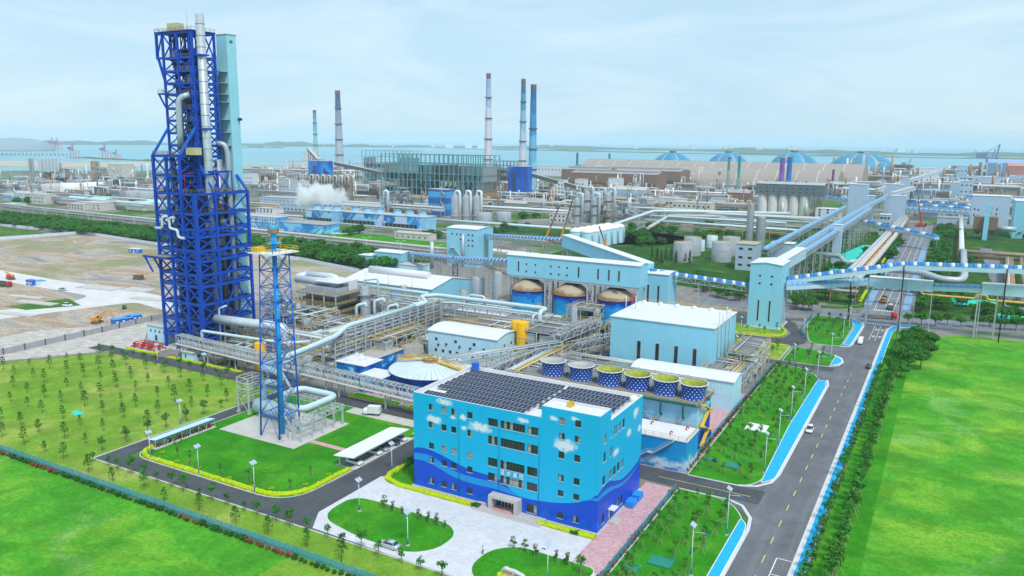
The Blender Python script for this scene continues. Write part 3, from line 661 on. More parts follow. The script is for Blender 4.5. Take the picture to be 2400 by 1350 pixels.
for(ch,s4),xq in zip(ST_.items(),(-80.65,-79.1,-77.55,-76.05)):
 b=MB(); zq=8.12
 for i,(a,c_,d,e)in enumerate(s4):b.beam((xq+a*0.95,Y0-0.06-0.002*i,zq+c_*1.1),(xq+d*0.95,Y0-0.06-0.002*i,zq+e*1.1),0.06,0.13)
 O('letter',b,m_white,cb)
 # roof plant
t=T('condenser_unit','white outdoor condenser units on the control building roof corner','condenser',(-60,148.5,HB-0.95))
for i in range(3):
 O('casing',MB().box(-61.2,147.0+i*1.4,HB-0.95,-60.2,148.2+i*1.4,HB+0.7),m_white,t); O('fan',MB().lathe((-60.7,147.6+i*1.4,HB+0.7),[(0.4,0),(0.4,0.15),(0.3,0.16),(0.0,0.1)],12),m_steeld,t)
S('roof_turret',MB().box(-102.9,163.6,HB-0.9,-101.4,164.8,HB+1.3),m_fblue,'small dark blue stair hatch box at the back left roof corner','roof hatch')
S('roof_dome',MB().lathe((-58.9,162.6,HB-0.95),[(1.0,0),(1.0,0.7),(0.8,1.15),(0.4,1.4),(0,1.45)],14),m_white,'small white domed roof ventilator at the back right roof corner','ventilator')
# solar arrays: each panel a part
tilt=Matrix.Rotation(R(7),4,'X')
pm=MB(); pm.box(0,0,0,1.0,2.0,0.04); pm.mi=1
for a in((-0.004,-0.004,-0.002,0.03,2.004,0.05),(0.97,-0.004,-0.002,1.004,2.004,0.05),(0.03,-0.004,-0.002,0.97,0.026,0.05),(0.03,1.974,-0.002,0.97,2.004,0.05),(0.03,0.985,0.02,0.97,1.015,0.045)):pm.box(*a)
pme=_mesh('panel',pm,[m_pv,m_silver],(0,0,0))
for(xs,n_,r0,r1,lab)in((-102.1,25,0,8,'larger dark blue solar array on the left of the control building roof'),(-75.2,15,2,8,'smaller dark blue solar array on the right of the control building roof')):
 t=T('solar_array',lab,'solar array',(xs,141.3,HB-0.95),'rooftop solar arrays')
 rk=MB()
 for r in range(r0,r1):
  y=141.25+r*2.78; off=0
  if xs<-90 and r in(1,):off=4
  for i in range(off,n_):
   m=Matrix.Translation((xs+i*1.05,y,HB-0.35))@tilt; OM('panel',pme,t,matrix=m)
  for yy,zz in((y+0.15,HB-0.36),(y+1.8,HB-0.16)):rk.beam((xs+off*1.05,yy,zz),(xs+n_*1.05,yy,zz),0.06)
  for i in range(off,n_+1,3):
   for yy,zz in((y+0.15,HB-0.36),(y+1.8,HB-0.16)):rk.beam((xs+i*1.05,yy,HB-0.95),(xs+i*1.05,yy,zz),0.06)
 O('mounting_rack',rk,m_silver,t)
 # vegetation
def leafmat(name,a,b):
 n=NT(name); oi=n.new('ShaderNodeObjectInfo')
 c=n.ramp(n.noise(0.9,3),[(0.3,a),(0.7,b)])
 h=n.new('ShaderNodeHueSaturation'); n.link(c,h.inputs['Color'])
 n.link(n.math('ADD',0.485,n.math('MULTIPLY',oi.outputs['Random'],0.03)),h.inputs['Hue'])
 n.link(n.math('ADD',0.75,n.math('MULTIPLY',oi.outputs['Random'],0.5)),h.inputs['Value'])
 n.b.inputs['Subsurface Weight'].default_value=0.0
 return n.done(h.outputs['Color'],0.8,0,0.15)
m_leaf=leafmat('leaf_green',(0.026,0.135,0.014),(0.066,0.24,0.026))
m_leafd=leafmat('leaf_dark',(0.016,0.085,0.012),(0.040,0.155,0.020))
m_leafy=leafmat('leaf_young',(0.045,0.17,0.02),(0.09,0.26,0.035))
m_leafo=leafmat('leaf_olive',(0.045,0.11,0.02),(0.09,0.17,0.04))
m_bark=M('bark',(0.16,0.115,0.075),0.9,var=0.25,scale=2)
m_stake=M('timber_stake',(0.36,0.31,0.20),0.85,var=0.15,scale=2)
m_hedge=M('hedge_yellow_green',(0.44,0.56,0.015),0.85,var=0.3,scale=2.5,spec=0.1)
m_flower=M('flower_red',(0.55,0.025,0.06),0.8,var=0.3,scale=2)
def leaves(mb,rnd,c,rx,ry,rz_,n,s,hollow=0.35):
 for _ in range(n):
  while True:
   x,y,z=rnd.uniform(-1,1),rnd.uniform(-1,1),rnd.uniform(-1,1); d=x*x+y*y+z*z
   if hollow<d<=1:break
  p=Vector((c[0]+x*rx,c[1]+y*ry,c[2]+z*rz_)); nn=Vector((x+rnd.uniform(-.7,.7),y+rnd.uniform(-.7,.7),z+0.35+rnd.uniform(-.7,.7))).normalized()
  a=nn.orthogonal().normalized(); a.rotate(Matrix.Rotation(rnd.uniform(0,6.28),3,nn)); b=nn.cross(a)
  q=s*rnd.uniform(0.6,1.3); a*=q; b*=q*0.62
  mb.add([tuple(p-a),tuple(p-b*0.9+a*0.1),tuple(p+a),tuple(p+b)],[(0,1,2,3)])
TREES={}
def proto(key,f):TREES.setdefault(key,[]).append(f)
def tree_meshes(kind,seed):
 rnd=random.Random(seed); tr=MB(); cr=MB(); stk=None; mat=m_leaf
 if kind=='field':  # tiered young tree
  h=rnd.uniform(3.8,4.8); tr.cyl((0,0,0),(rnd.uniform(-.1,.1),0,h*0.95),0.07,0.025,6,False)
  for i in range(4):
   z=h*(0.45+0.16*i); r=0.95*(1-0.17*i)
   for a in range(4):
    t=a*1.57+i*0.8+rnd.uniform(-.3,.3); q=(r*math.cos(t)*0.7,r*math.sin(t)*0.7,z+0.15); tr.cyl((0,0,z-0.1),q,0.03,0.012,4,False); leaves(cr,rnd,q,r*0.5,r*0.5,0.2,9,0.2,0.0)
  leaves(cr,rnd,(0,0,h*0.97),0.3,0.3,0.35,14,0.16,0.0)
 elif kind=='staked':  # slim sapling with three stakes
  h=rnd.uniform(2.9,3.7); tr.cyl((0,0,0),(0.05,0,h*0.8),0.05,0.02,6,False)
  for i in range(5):q=(rnd.uniform(-.45,.45),rnd.uniform(-.45,.45),h*rnd.uniform(0.62,0.98)); tr.cyl((0,0,h*0.5),q,0.022,0.01,4,False); leaves(cr,rnd,q,0.42,0.42,0.34,22,0.19,0.0)
  stk=[((1.05*math.cos(t),1.05*math.sin(t),0),(0.05*math.cos(t),0.05*math.sin(t),1.75))for t in(0.5,2.6,4.7)]; mat=m_leafy
 elif kind=='road':  # rounder staked street tree
  h=rnd.uniform(3.3,4.2); tr.cyl((0,0,0),(0,0.05,h*0.75),0.07,0.03,6,False)
  for i in range(8):t=i*0.9; q=(0.62*math.cos(t)*rnd.uniform(.5,1.1),0.62*math.sin(t)*rnd.uniform(.5,1.1),h*rnd.uniform(0.66,0.98)); tr.cyl((0,0,h*0.5),q,0.03,0.012,4,False); leaves(cr,rnd,q,0.5,0.5,0.36,20,0.2,0.0)
  stk=[((0.95*math.cos(t),0.95*math.sin(t),0),(0.05*math.cos(t),0.05*math.sin(t),1.7))for t in(0.2,2.3,4.4)]
 elif kind=='cloud':  # clipped ball tree
  tr.cyl((0,0,0),(0.05,0,2.0),0.07,0.04,6,False)
  for q,r in(((0,0,2.25),0.5),((0.45,0.1,1.5),0.36),((-0.4,-0.15,1.35),0.34),((0.1,-0.4,1.1),0.28)):tr.cyl((0,0,q[2]-0.4),q,0.03,0.02,4,False); leaves(cr,rnd,q,r,r,r*0.75,70,0.13,0.3)
  stk=[((0.9*math.cos(t),0.9*math.sin(t),0),(0.04*math.cos(t),0.04*math.sin(t),1.5))for t in(0.9,3.0,5.1)]; mat=m_leafo
 elif kind=='shade':  # spreading shade tree
  h=rnd.uniform(6.0,7.5); tr.cyl((0,0,0),(0.1,0.1,h*0.5),0.22,0.13,7,False)
  for i in range(11):
   t=i*2.4; rr=rnd.uniform(0.6,2.6); q=(rr*math.cos(t),rr*math.sin(t),h*(0.92-0.055*rr*rr*0.9)+rnd.uniform(-.6,.5)); tr.cyl((0,0,h*0.4),q,0.09,0.03,5,False); leaves(cr,rnd,q,rnd.uniform(1.0,1.6),rnd.uniform(1.0,1.6),rnd.uniform(0.6,1.0),95,0.34,0.25)
  leaves(cr,rnd,(0,0,h*0.68),2.4,2.4,1.1,120,0.4,0.1)
 elif kind=='belt':  # dense tree of a shelter belt
  h=rnd.uniform(6.5,8.5); tr.cyl((0,0,0),(0,0,h*0.5),0.24,0.14,6,False)
  for i in range(13):
   t=i*2.4; rr=rnd.uniform(0.8,4.0); q=(rr*math.cos(t),rr*math.sin(t),h*(0.90-0.028*rr*rr)+rnd.uniform(-.9,.5)); tr.cyl((0,0,h*0.38),q,0.08,0.03,4,False); leaves(cr,rnd,q,rnd.uniform(1.4,2.1),rnd.uniform(1.4,2.1),rnd.uniform(0.8,1.3),75,0.5,0.25)
  leaves(cr,rnd,(0,0,h*0.5),3.2,3.2,2.4,170,0.6,0.1)
 elif kind=='fir':
  h=rnd.uniform(8,10.5); tr.cyl((0,0,0),(0,0,h*0.95),0.18,0.03,6,False)
  for i in range(9):z=h*(0.15+0.095*i); r=1.7*(1-0.095*i); leaves(cr,rnd,(0,0,z),r,r,0.5,60,0.32,0.2)
  leaves(cr,rnd,(0,0,h*0.97),0.25,0.25,0.5,20,0.2,0.0); mat=m_leafd
 elif kind=='shrub':
  leaves(cr,rnd,(0,0,0.45),0.62,0.55,0.5,120,0.17,0.2); tr.cyl((0,0,0),(0,0,0.5),0.04,0.03,5,False); mat=m_leafd
 elif kind=='flower':
  leaves(cr,rnd,(0,0,0.42),0.6,0.55,0.45,80,0.17,0.2); tr.cyl((0,0,0),(0,0,0.5),0.04,0.03,5,False); mat=m_leafd
 fl=None
 if kind=='flower':fl=MB(); leaves(fl,rnd,(0,0,0.52),0.6,0.55,0.48,40,0.15,0.55)
 r=[_mesh('trunk',tr,m_bark,(0,0,0)),_mesh('crown',cr,mat,(0,0,0)),None,None]
 if stk:
  r[2]=[]
  for a,b in stk:r[2].append(_mesh('stake',MB().beam(a,b,0.05),m_stake,(0,0,0)))
 if fl:r[3]=_mesh('blossom',fl,m_flower,(0,0,0))
 return r
TM={kd:[tree_meshes(kd,31*i+len(kd))for i in range(nv)]for kd,nv in(('field',4),('staked',4),('road',3),('cloud',2),('shade',4),('belt',4),('fir',2),('shrub',2),('flower',3))}
rt=random.Random(99)
def tree(kind,x,y,label,group,sc=None,z=0.06,name=None,cat='tree',lean=None):
 tm=rt.choice(TM[kind]); sc=sc or rt.uniform(0.72,1.28)
 o=bpy.data.objects.new(name or{'field':'young_tree','staked':'staked_sapling','road':'street_tree','cloud':'clipped_tree','shade':'shade_tree','belt':'belt_tree','fir':'conifer','shrub':'shrub','flower':'flower_shrub'}[kind],None)
 COL.objects.link(o); o.location=(x,y,z); o.rotation_euler=(rt.uniform(-.04,.04),rt.uniform(-.04,.04),rt.uniform(0,6.28)); o.scale=(sc,sc,sc*rt.uniform(0.9,1.1)); o['label']=label; o['category']=cat; o['group']=group
 for nm,me in(('trunk',tm[0]),('crown',tm[1]),('blossom',tm[3])):
  if me:c=bpy.data.objects.new(nm,me); COL.objects.link(c); c.parent=o
 for me in tm[2]or[]:c=bpy.data.objects.new('stake',me); COL.objects.link(c); c.parent=o
 return o
def inpoly(x,y,pl):
 r=False; j=len(pl)-1
 for i in range(len(pl)):
  if(pl[i][1]>y)!=(pl[j][1]>y)and x<(pl[j][0]-pl[i][0])*(y-pl[i][1])/(pl[j][1]-pl[i][1])+pl[i][0]:r=not r
  j=i
 return r
fld=[(-296,105),(-187,105),(-187,172),(-268,173),(-296,142)]
for i in range(12):
 for j in range(8):
  x=-292+i*9.4+(4.5 if j%2 else 0)+rt.uniform(-1,1); y=107+j*8.8+rt.uniform(-1,1)
  if inpoly(x,y,fld):tree('field',x,y,'thin tiered young tree in the yellowish sapling field','young trees in the sapling field')
for i in range(9):tree('field',-176+i*10+rt.uniform(-1,1),105.6+rt.uniform(-.8,1.2),'thin young tree on the grass strip between blue fence and road','young trees on the fence strip')
for i in range(23):tree('road',-180.5+i*4.75+rt.uniform(-.4,.4),110.4+rt.uniform(-.3,.3),'small leafy street tree in the row along the near works road','street trees along the near works road')
for i in range(9):tree('road',-185.6+rt.uniform(-.5,.5),116+i*6.4+rt.uniform(-.5,.5),'small round street tree on the field edge beside the bicycle shed road','street trees by the bicycle shed road')
for i in range(12):tree('road',-268+i*6.2+rt.uniform(-.5,.5),174.4,'dark round street tree along the road below the blue tower','street trees below the blue tower')
for x,y in((-165,122.5),(-158.5,121.2),(-148,121.4),(-139,122),(-127.6,124),(-129,132),(-173,128)):tree('staked',x,y,'staked sapling at the edge of the flare lawn','saplings round the flare lawn',z=0.14)
for x,y in((-102.7,127),(-100.3,127),(-97.5,126.7),(-93.0,126.6),(-90.6,126.7),(-88.4,126.6),(-86.0,126.3)):tree('cloud',x,y,'clipped ball tree along the rounded plaza lawn with two lamps','clipped trees on the larger plaza lawn',z=0.14)
for x,y in((-69.7,126.4),(-67.1,126.3),(-64.5,125.9),(-60.0,125.9),(-57.7,126.2)):tree('cloud',x,y,'clipped ball tree on the lawn behind the inscribed stone','clipped trees behind the inscribed stone',z=0.14)
tree('road',-54.3,124.6,'leafy green tree at the fence end of the inscribed stone lawn','single trees',1.15,0.14)
tree('shade',-109.2,145,'sparse shrubby tree in the garden bed left of the control building','garden bed trees',0.55,0.14)
tree('shade',-106.3,148.2,'second shrubby tree close to the left wall of the control building','garden bed trees',0.5,0.14)
for poly,xs,y0,y1,st_,lab,grp in((RL1,(-47.2,-44.6,-40.3,-36.6),112,168,4.7,'staked sapling on the near lawn between blue fence and main road','saplings on the near roadside lawn'),
(RL2,(-48.4,-45.6,-42.6,-39.6,-36.6),183,288,5.6,'staked sapling on the long lawn between cooling towers and main road','saplings on the long roadside lawn'),
(RL3,(-46.8,-42.2,-37.4),300,318,4.6,'staked sapling on the small rounded roadside lawn','saplings on the small roadside lawn'),
(RL4,(-48.8,-44.6,-40.2,-36.4),340,384,5.4,'staked sapling on the lawn beside the road crossing','saplings on the crossing lawn')):
 for i,x in enumerate(xs):
  y=y0+(st_/2 if i%2 else 0)
  while y<y1:
   a,b=x+rt.uniform(-.7,.7),y+rt.uniform(-1,1)
   if inpoly(a,b,poly)and not(-46<a<-39 and 216<b<225)and not(-47<a<-38 and 186.5<b<193)and not(-45.5<a<-39 and 133.5<b<138.5):tree('staked',a,b,lab,grp,z=0.14)
   y+=st_
for i in range(7):
 for j in range(3):tree('staked',-78+i*3.9+rt.uniform(-.5,.5),301+j*7+rt.uniform(-1,1),'slim sapling on the fenced lawn beside the large pale blue hall','saplings on the inner lawn',z=0.14)
for i in range(6):tree('staked',-79+i*3.6,337+(i%2)*6+rt.uniform(-1,1),'slim sapling on the oval lawn at the foot of the tall pale tower','saplings at the foot of the tall tower',z=0.14)
y=92
while y<300:
 tree('road',-16.9+rt.uniform(-.2,.2),y,'street tree in the row next to the right blue pavement','street trees next to the right blue pavement',rt.uniform(.95,1.4),0.08); tree('road',-12.6+rt.uniform(-.3,.3),y+1.5,'fuller street tree in the outer row right of the main road','street trees in the outer row',rt.uniform(1.3,1.95),0.08); y+=3.7
for x,y,s in((-11.5,301,.8),(-10.6,313,1.15),(-8,322,1.25),(-12.6,326,.9),(-6.5,334,1.25),(-9.4,342,1.1),(-5,349,1.05),(-11.8,352,.8),(-12.5,336,.8),(-4.5,312,1.2),(-4,326,1.3),(-2,340,1.2),(-8,306,1.1),(-13,318,1.0),(-9,333,1.35),(-10,296,.9),(-8,350,1.2)):tree('shade',x,y,'large dark shade tree in the clump right of the main road','shade trees in the roadside clump',s)
for i in range(15):tree('shade',-12+i*5.2+rt.uniform(-1,1),392+i*1.6+rt.uniform(-4,3),'shade tree in the row behind the right meadow','shade trees behind the right meadow',rt.uniform(.6,.95))
# shelter belt and scattered clumps
nb=0
for row,y0 in enumerate((393,403,414,426)):
 x=-800+row*4
 while x<-300:
  lim=384 if x<-378 else 372
  tree('belt',x+rt.uniform(-2,2),y0-(0 if x<-420 else(x+420)*0.085)+rt.uniform(-2.5,2.5),'dense green tree in the long shelter belt beyond the building site','trees of the shelter belt',rt.uniform(.9,1.3)); x+=7.6+row*1.2; nb+=1
CL=[((1235,512),6,7,'dense tree in the clump left of the pale silver columns','trees left of the silver columns'),((1262,505),4,6,'dense tree in the clump left of the pale silver columns','trees left of the silver columns'),
((1480,560),6,10,'bushy tree between silver pipe columns and grey tanks','trees in front of the grey tanks'),((1520,575),6,9,'bushy tree between silver pipe columns and grey tanks','trees in front of the grey tanks'),((1560,548),5,9,'bushy tree between silver pipe columns and grey tanks','trees in front of the grey tanks'),
((1690,690),11,10,'bushy tree beside the tall pale blue tower','trees beside the tall pale tower'),((1645,672),7,8,'bushy tree beside the tall pale blue tower','trees beside the tall pale tower'),((1720,700),7,7,'bushy tree beside the tall pale blue tower','trees beside the tall pale tower'),
((1880,722),8,6,'shade tree at the corner of the crossing behind the tall tower','trees at the crossing corner'),((1930,700),5,6,'shade tree at the corner of the crossing behind the tall tower','trees at the crossing corner'),((1990,672),8,6,'shade tree at the corner of the crossing behind the tall tower','trees at the crossing corner'),
((2150,690),6,7,'shade tree under the yellow pipe right of the crossing','trees under the yellow pipe'),((2185,730),8,7,'shade tree under the yellow pipe right of the crossing','trees under the yellow pipe'),((2230,715),9,9,'shade tree under the yellow pipe right of the crossing','trees under the yellow pipe'),((2330,745),14,12,'shade tree under the yellow pipe right of the crossing','trees under the yellow pipe'),
((840,548),3,4,'round tree beside the parking area before the cooling towers','trees by the distant car park'),((825,552),2,3,'round tree beside the parking area before the cooling towers','trees by the distant car park'),((1015,560),4,6,'round tree left of the pale transfer house','trees by the transfer house'),((1170,545),6,10,'bushy tree behind the pale transfer house','trees behind the transfer house'),((1210,535),5,12,'bushy tree behind the pale transfer house','trees behind the transfer house'),
((1840,560),7,14,'tree below the raised blue conveyors','trees below the raised conveyors'),((1900,590),7,12,'tree below the raised blue conveyors','trees below the raised conveyors'),((2040,640),7,12,'tree between the pipe bridge and the far road','trees by the pipe bridge'),((2090,580),6,12,'tree between the pipe bridge and the far road','trees by the pipe bridge'),
((2240,560),5,16,'tree on the green left of the brown filter house','trees by the brown filter house'),((2300,620),5,12,'tree on the green below the brown pipe','trees below the brown pipe'),((2380,560),5,14,'tree on the green by the right edge','trees by the right edge'),
((1600,545),12,40,'bushy tree on the green between pipe bridges and grey tanks','trees between the pipe bridges'),((1500,545),10,30,'bushy tree on the green between pipe bridges and grey tanks','trees between the pipe bridges'),((1700,555),8,24,'bushy tree on the green between pipe bridges and grey tanks','trees between the pipe bridges'),((1790,610),9,14,'tree below the raised blue conveyors','trees below the raised conveyors'),((1950,640),8,12,'tree below the raised blue conveyors','trees below the raised conveyors'),((2060,600),8,10,'tree between the pipe bridge and the far road','trees by the pipe bridge'),
((60,475),8,16,'dark tree round the white storage tanks','trees round the storage tanks'),((130,462),7,14,'dark tree round the white storage tanks','trees round the storage tanks'),((180,455),6,12,'dark tree round the white storage tanks','trees round the storage tanks'),((260,465),8,18,'dark tree round the white storage tanks','trees round the storage tanks'),((320,480),6,16,'dark tree round the white storage tanks','trees round the storage tanks'),((620,418),6,30,'hazy tree before the distant pipe gallery','hazy trees before the pipe gallery')]
for(px,py),n_,sp,lab,grp in CL:
 cx,cy=at(px,py)
 for i in range(n_):tree('belt' if py<620 else 'shade',cx+rt.uniform(-sp,sp),cy+rt.uniform(-sp,sp)*1.2,lab,grp,rt.uniform(.7,1.15),name='bushy_tree')
for i in range(9):
 cx,cy=at(1528+i*11,610+(i%3)*5); tree('fir',cx,cy,'dark conifer in the row in front of the grey storage tanks','conifers before the grey tanks',rt.uniform(.85,1.15))
for i in range(48):tree('belt',-8+(i%2)*6.5+rt.uniform(-1.5,1.5),470+i*9+rt.uniform(-2,2),'dense tree in the strip right of the far main road','trees right of the far road',rt.uniform(.6,.9),name='avenue_tree')
for i in range(22):tree('shade',-42+rt.uniform(-2,3),432+i*16,'tree on the left verge of the far main road','trees left of the far road',rt.uniform(.5,.8))
# hedges
def hedge(name,path,w_,h_,z0=0.14,mat=None,leafn=14,kind=True):
 rnd=random.Random(len(path)*7+int(w_*100)); mb=MB(); P=[Vector(p)for p in path]; pts=[]
 for i in range(len(P)-1):
  d=P[i+1]-P[i]; n_=max(1,int(d.length/0.45)); pts+=[(P[i]+d*(j/n_),d.normalized())for j in range(n_)]
 pts.append((P[-1],(P[-1]-P[-2]).normalized())); V=[]; K=6
 for p,d in pts:
  nn=Vector((-d.y,d.x))
  for a,b in((-1,0),(-1.05,.55),(-.6,1),(.6,1),(1.05,.55),(1,0)):
   q=p+nn*(a*w_/2*rnd.uniform(.82,1.18))+d*rnd.uniform(-.15,.15); V.append((q.x,q.y,z0+b*h_*rnd.uniform(.78,1.2)))
 mb.add(V,[(i*K+j,i*K+j+1,(i+1)*K+j+1,(i+1)*K+j)for i in range(len(pts)-1)for j in range(K-1)])
 for p,d in pts:leaves(mb,rnd,(p.x,p.y,z0+h_*0.6),w_*0.62,w_*0.62,h_*0.6,leafn,0.16,0.3)
 o=O(name,mb,mat or m_hedge); o['kind']='stuff'; return o
hp=[p for p in flare_lawn]
hedge('flare_lawn_hedge',[(-176.9,141),(-176.9,126.0)]+[(x+0.75 if x<-170 else x-0.75 if x>-130 else x,y+0.8 if y<125 else y)for x,y in flare_lawn[1:21]]+[(-123.0,139)],1.25,0.75)
hedge('flare_lawn_hedge',[(-176.6,158),(-176.6,172)],1.1,0.7)
hedge('bay_hedge',[(-126,174.0),(-124,173.6),(-123,170),(-123,165)],1.0,0.7)
hedge('building_hedge',[(-112.5,148),(-112.9,142.5),(-111.5,139.4),(-107,138.0),(-86.8,138.0)],1.3,0.7)
hedge('building_hedge',[(-70.4,138.2),(-57.2,138.2)],1.3,0.7)
hedge('stone_hedge',[(-67.2,115.9),(-62.0,115.9)],1.0,0.8)
hedge('tower_road_hedge',[(-247,182.6),(-240,183),(-226,183.0),(-209,183.0)],1.0,0.7,0.06)
hedge('pump_hedge',[(-272,183),(-262,182.6),(-254,184)],1.0,0.6,0.06)
hedge('corner_hedge',[(-161,182.8),(-142,182.8)],0.9,0.6); hedge('corner_hedge',[(-139,182.6),(-118,182.6),(-106,180)],0.9,0.6)
hedge('inner_lawn_hedge',[(-80,298.8),(-51.6,298.4)],0.9,0.6); hedge('inner_lawn_hedge',[(-80,320.4),(-51.6,320.4)],0.9,0.6); hedge('inner_lawn_hedge',[(-84,331.6),(-59,334),(-57.4,338),(-57.4,345),(-61,353)],1.0,0.7)
hedge('far_road_hedge',[(-36.8,430),(-38.2,560),(-40,760)],1.4,0.9,0.1,None,3)
hedge('crossing_hedge',[(-52,409),(-44,412),(-36.5,420),(-35.6,426)],2.2,1.0,0.1,m_leafy)
for x,y,l in((-85.6,138.0,'dark green clipped box at the left end of the entrance steps'),(-61.6,138.15,'dark green clipped box in the yellow hedge right of the entrance')):
 b=MB(); rnd=random.Random(5); b.box(x-0.9,y-0.7,0.14,x+0.9,y+0.7,0.85); leaves(b,rnd,(x,y,0.55),1.05,0.85,0.42,90,0.12,0.4); S('clipped_box',b,m_leafd,l,'hedge')
for i,(x,y)in enumerate(((-171,122.6),(-163,120.6),(-155,120.8),(-144,120.4),(-136,120.3),(-131,121.4),(-126,127),(-125,134),(-174,131),(-170,166),(-133,168.5))):
 b=MB()
 for a in range(11):t=a*0.571+i; b.add([(x+0.05*math.cos(t+1.5),y+0.05*math.sin(t+1.5),0.16),(x-0.05*math.cos(t+1.5),y-0.05*math.sin(t+1.5),0.16),(x+0.42*math.cos(t),y+0.42*math.sin(t),0.16+0.55),(x+0.75*math.cos(t),y+0.75*math.sin(t),0.45)],[(0,1,3,2)])
 S('agave',b,m_hedge,'small pale agave rosette inside the flare lawn hedge','plant','agave rosettes on the flare lawn')
 # flowering shrubs along the fences
for i in range(150):
 x=-290+i*1.45+rt.uniform(-.3,.3); fl=math.sin(i*0.37)+math.sin(i*0.11+1)>0.75
 tree('flower' if fl else 'shrub',x,101.7+rt.uniform(-.2,.2),'red flowering shrub along the left blue fence' if fl else 'green shrub between flowering ones along the left blue fence','shrubs along the left blue fence',z=0.05,cat='shrub')
for i in range(34):tree('flower',-50.2,104+i*2.0,'red flowering shrub along the blue fence beside the control building','shrubs along the near right fence',z=0.14,cat='shrub')
for i in range(50):tree('flower' if i%2 else 'shrub',-51.1,181+i*2.2,'low flowering shrub along the blue fence behind the cooling towers','shrubs along the long right fence',z=0.1,cat='shrub')
# fences, walls
def meshmat(name,col,alpha):
 n=NT(name); tr=n.new('ShaderNodeBsdfTransparent'); mxs=n.new('ShaderNodeMixShader'); out=[q for q in n.n if q.type=='OUTPUT_MATERIAL'][0]
 mxs.inputs[0].default_value=alpha; n.done(col,0.6); n.link(tr.outputs[0],mxs.inputs[1]); n.link(n.b.outputs[0],mxs.inputs[2]); n.link(mxs.outputs[0],out.inputs['Surface']); return n.mat
m_mesh=meshmat('wire_mesh_blue',(0.06,0.42,0.60),0.45)
def fence(name,label,path,pitch,h,pmat,postmat,thick=0.04,z=0.05,post=0.08,cat='fence',ph=None):
 t=T(name,label,cat,(path[0][0],path[0][1],z)); P=[Vector(p)for p in path]; pm_={}; pw=_mesh('post',MB().box(-post/2,-post/2,0,post/2,post/2,ph or h+0.1),postmat,(0,0,0))
 for i in range(len(P)-1):
  d=P[i+1]-P[i]; n_=max(1,round(d.length/pitch)); l_=round(d.length/n_,3); a=math.atan2(d.y,d.x)
  if l_ not in pm_:pm_[l_]=_mesh('panel',MB().box(post/2,-thick/2,0.05,l_-post/2,thick/2,h),pmat,(0,0,0))
  for j in range(n_):
   q=P[i]+d*(j/n_); OM('panel',pm_[l_],t,loc=(q.x,q.y,z),rz=a); OM('post',pw,t,loc=(q.x,q.y,z),rz=a)
 return t
fence('mesh_fence','long pale blue mesh fence between the near meadow and the sapling field',[(-292,102.9),(-84,102.9)],3.0,1.7,m_mesh,m_fenceb)
fence('mesh_fence','blue mesh fence along the pink walk right of the control building',[(-50.0,104),(-50.0,169.5)],3.0,1.8,m_mesh,m_fenceb)
fence('mesh_fence','blue mesh fence along the long roadside lawn behind the cooling towers',[(-51.4,180),(-51.4,291)],3.0,1.8,m_mesh,m_fenceb)
fence('mesh_fence','short teal mesh fence round the crossing lawn',[(-47.6,336),(-52.4,350),(-52.4,388)],3.0,1.8,m_mesh,m_fenceb)
fence('site_wall','low grey precast wall with dark posts below the building site',[(-301.5,130),(-304.6,226)],8.0,2.3,M('precast_grey',(0.40,0.40,0.43),0.8,streak=0.2),m_steeld,0.12,0.02,0.45,'wall',2.5)
fence('hoarding','white site hoarding running in front of the shelter belt',[(-770,388),(-632,395),(-522,381),(-378,384),(-312,367)],6.0,2.4,m_fencew,m_steel,0.08,0.02,0.2,'hoarding',2.5)
fence('hoarding','white site hoarding branching to the left edge past the green plot',[(-655,300),(-632,394)],6.0,2.4,m_fencew,m_steel,0.08,0.02,0.2,'hoarding',2.5)
fence('yard_fence','low stone edge wall between sapling field and rubble verge',[(-297,140),(-271,177)],3.0,0.7,m_concd,m_concd,0.3,0.03,0.35,'wall')
# street lamps
m_lampw=M('lamp_pole_white',(0.74,0.80,0.84),0.4,var=0.04)
def lamp(h,arm):
 t=T('street_lamp','','street lamp'); z=h
 O('base',MB().box(-0.3,-0.3,0,0.3,0.3,0.25),m_conc,t); O('sleeve',MB().cyl((0,0,0.25),(0,0,1.5),0.13,n=8),m_fblue,t)
 O('pole',MB().cyl((0,0,0.25),(0,0,z),0.10,0.06,8),m_lampw,t)
 O('arm',MB().tube([(0,0,z-1.3),(arm*0.6,0,z-1.05),(arm,0,z-1.0)],0.05,6),m_lampw,t); O('lamp_head',MB().box(arm-0.1,-0.15,z-1.12,arm+0.55,0.15,z-1.0),m_fblue,t)
 p=MB(); m=Matrix.Rotation(R(32),4,'Y')
 for s in(-1,1):
  q=MB(); q.box(-0.55,s*0.42-0.38,-0.02,0.55,s*0.42+0.38,0.02); q.v=[tuple(m@Vector(v)+Vector((0,0,z+0.2)))for v in q.v]; O('solar_panel',q,m_pvl,t)
 O('bracket',MB().box(-0.05,-0.5,z,0.05,0.5,z+0.16),m_steel,t)
 return t
m_pvl=M('lamp_solar_panel',(0.42,0.50,0.60),0.25,0.0,var=0.15,scale=3,spec=0.6)
def place(root,spots,used=[]):
 for i,(x,y,rz,lab,grp,z)in enumerate(spots):
  if i==0:root.location=(x,y,z); root.rotation_euler=(0,0,rz); root['label']=lab; root['group']=grp; WL[root.name]=(x,y,z)
  else:dup(root,(x,y,z),rz,1.0,lab,grp)
g_='solar street lamps inside the works'
a1=at(956,1281); a2=at(1283,1362)
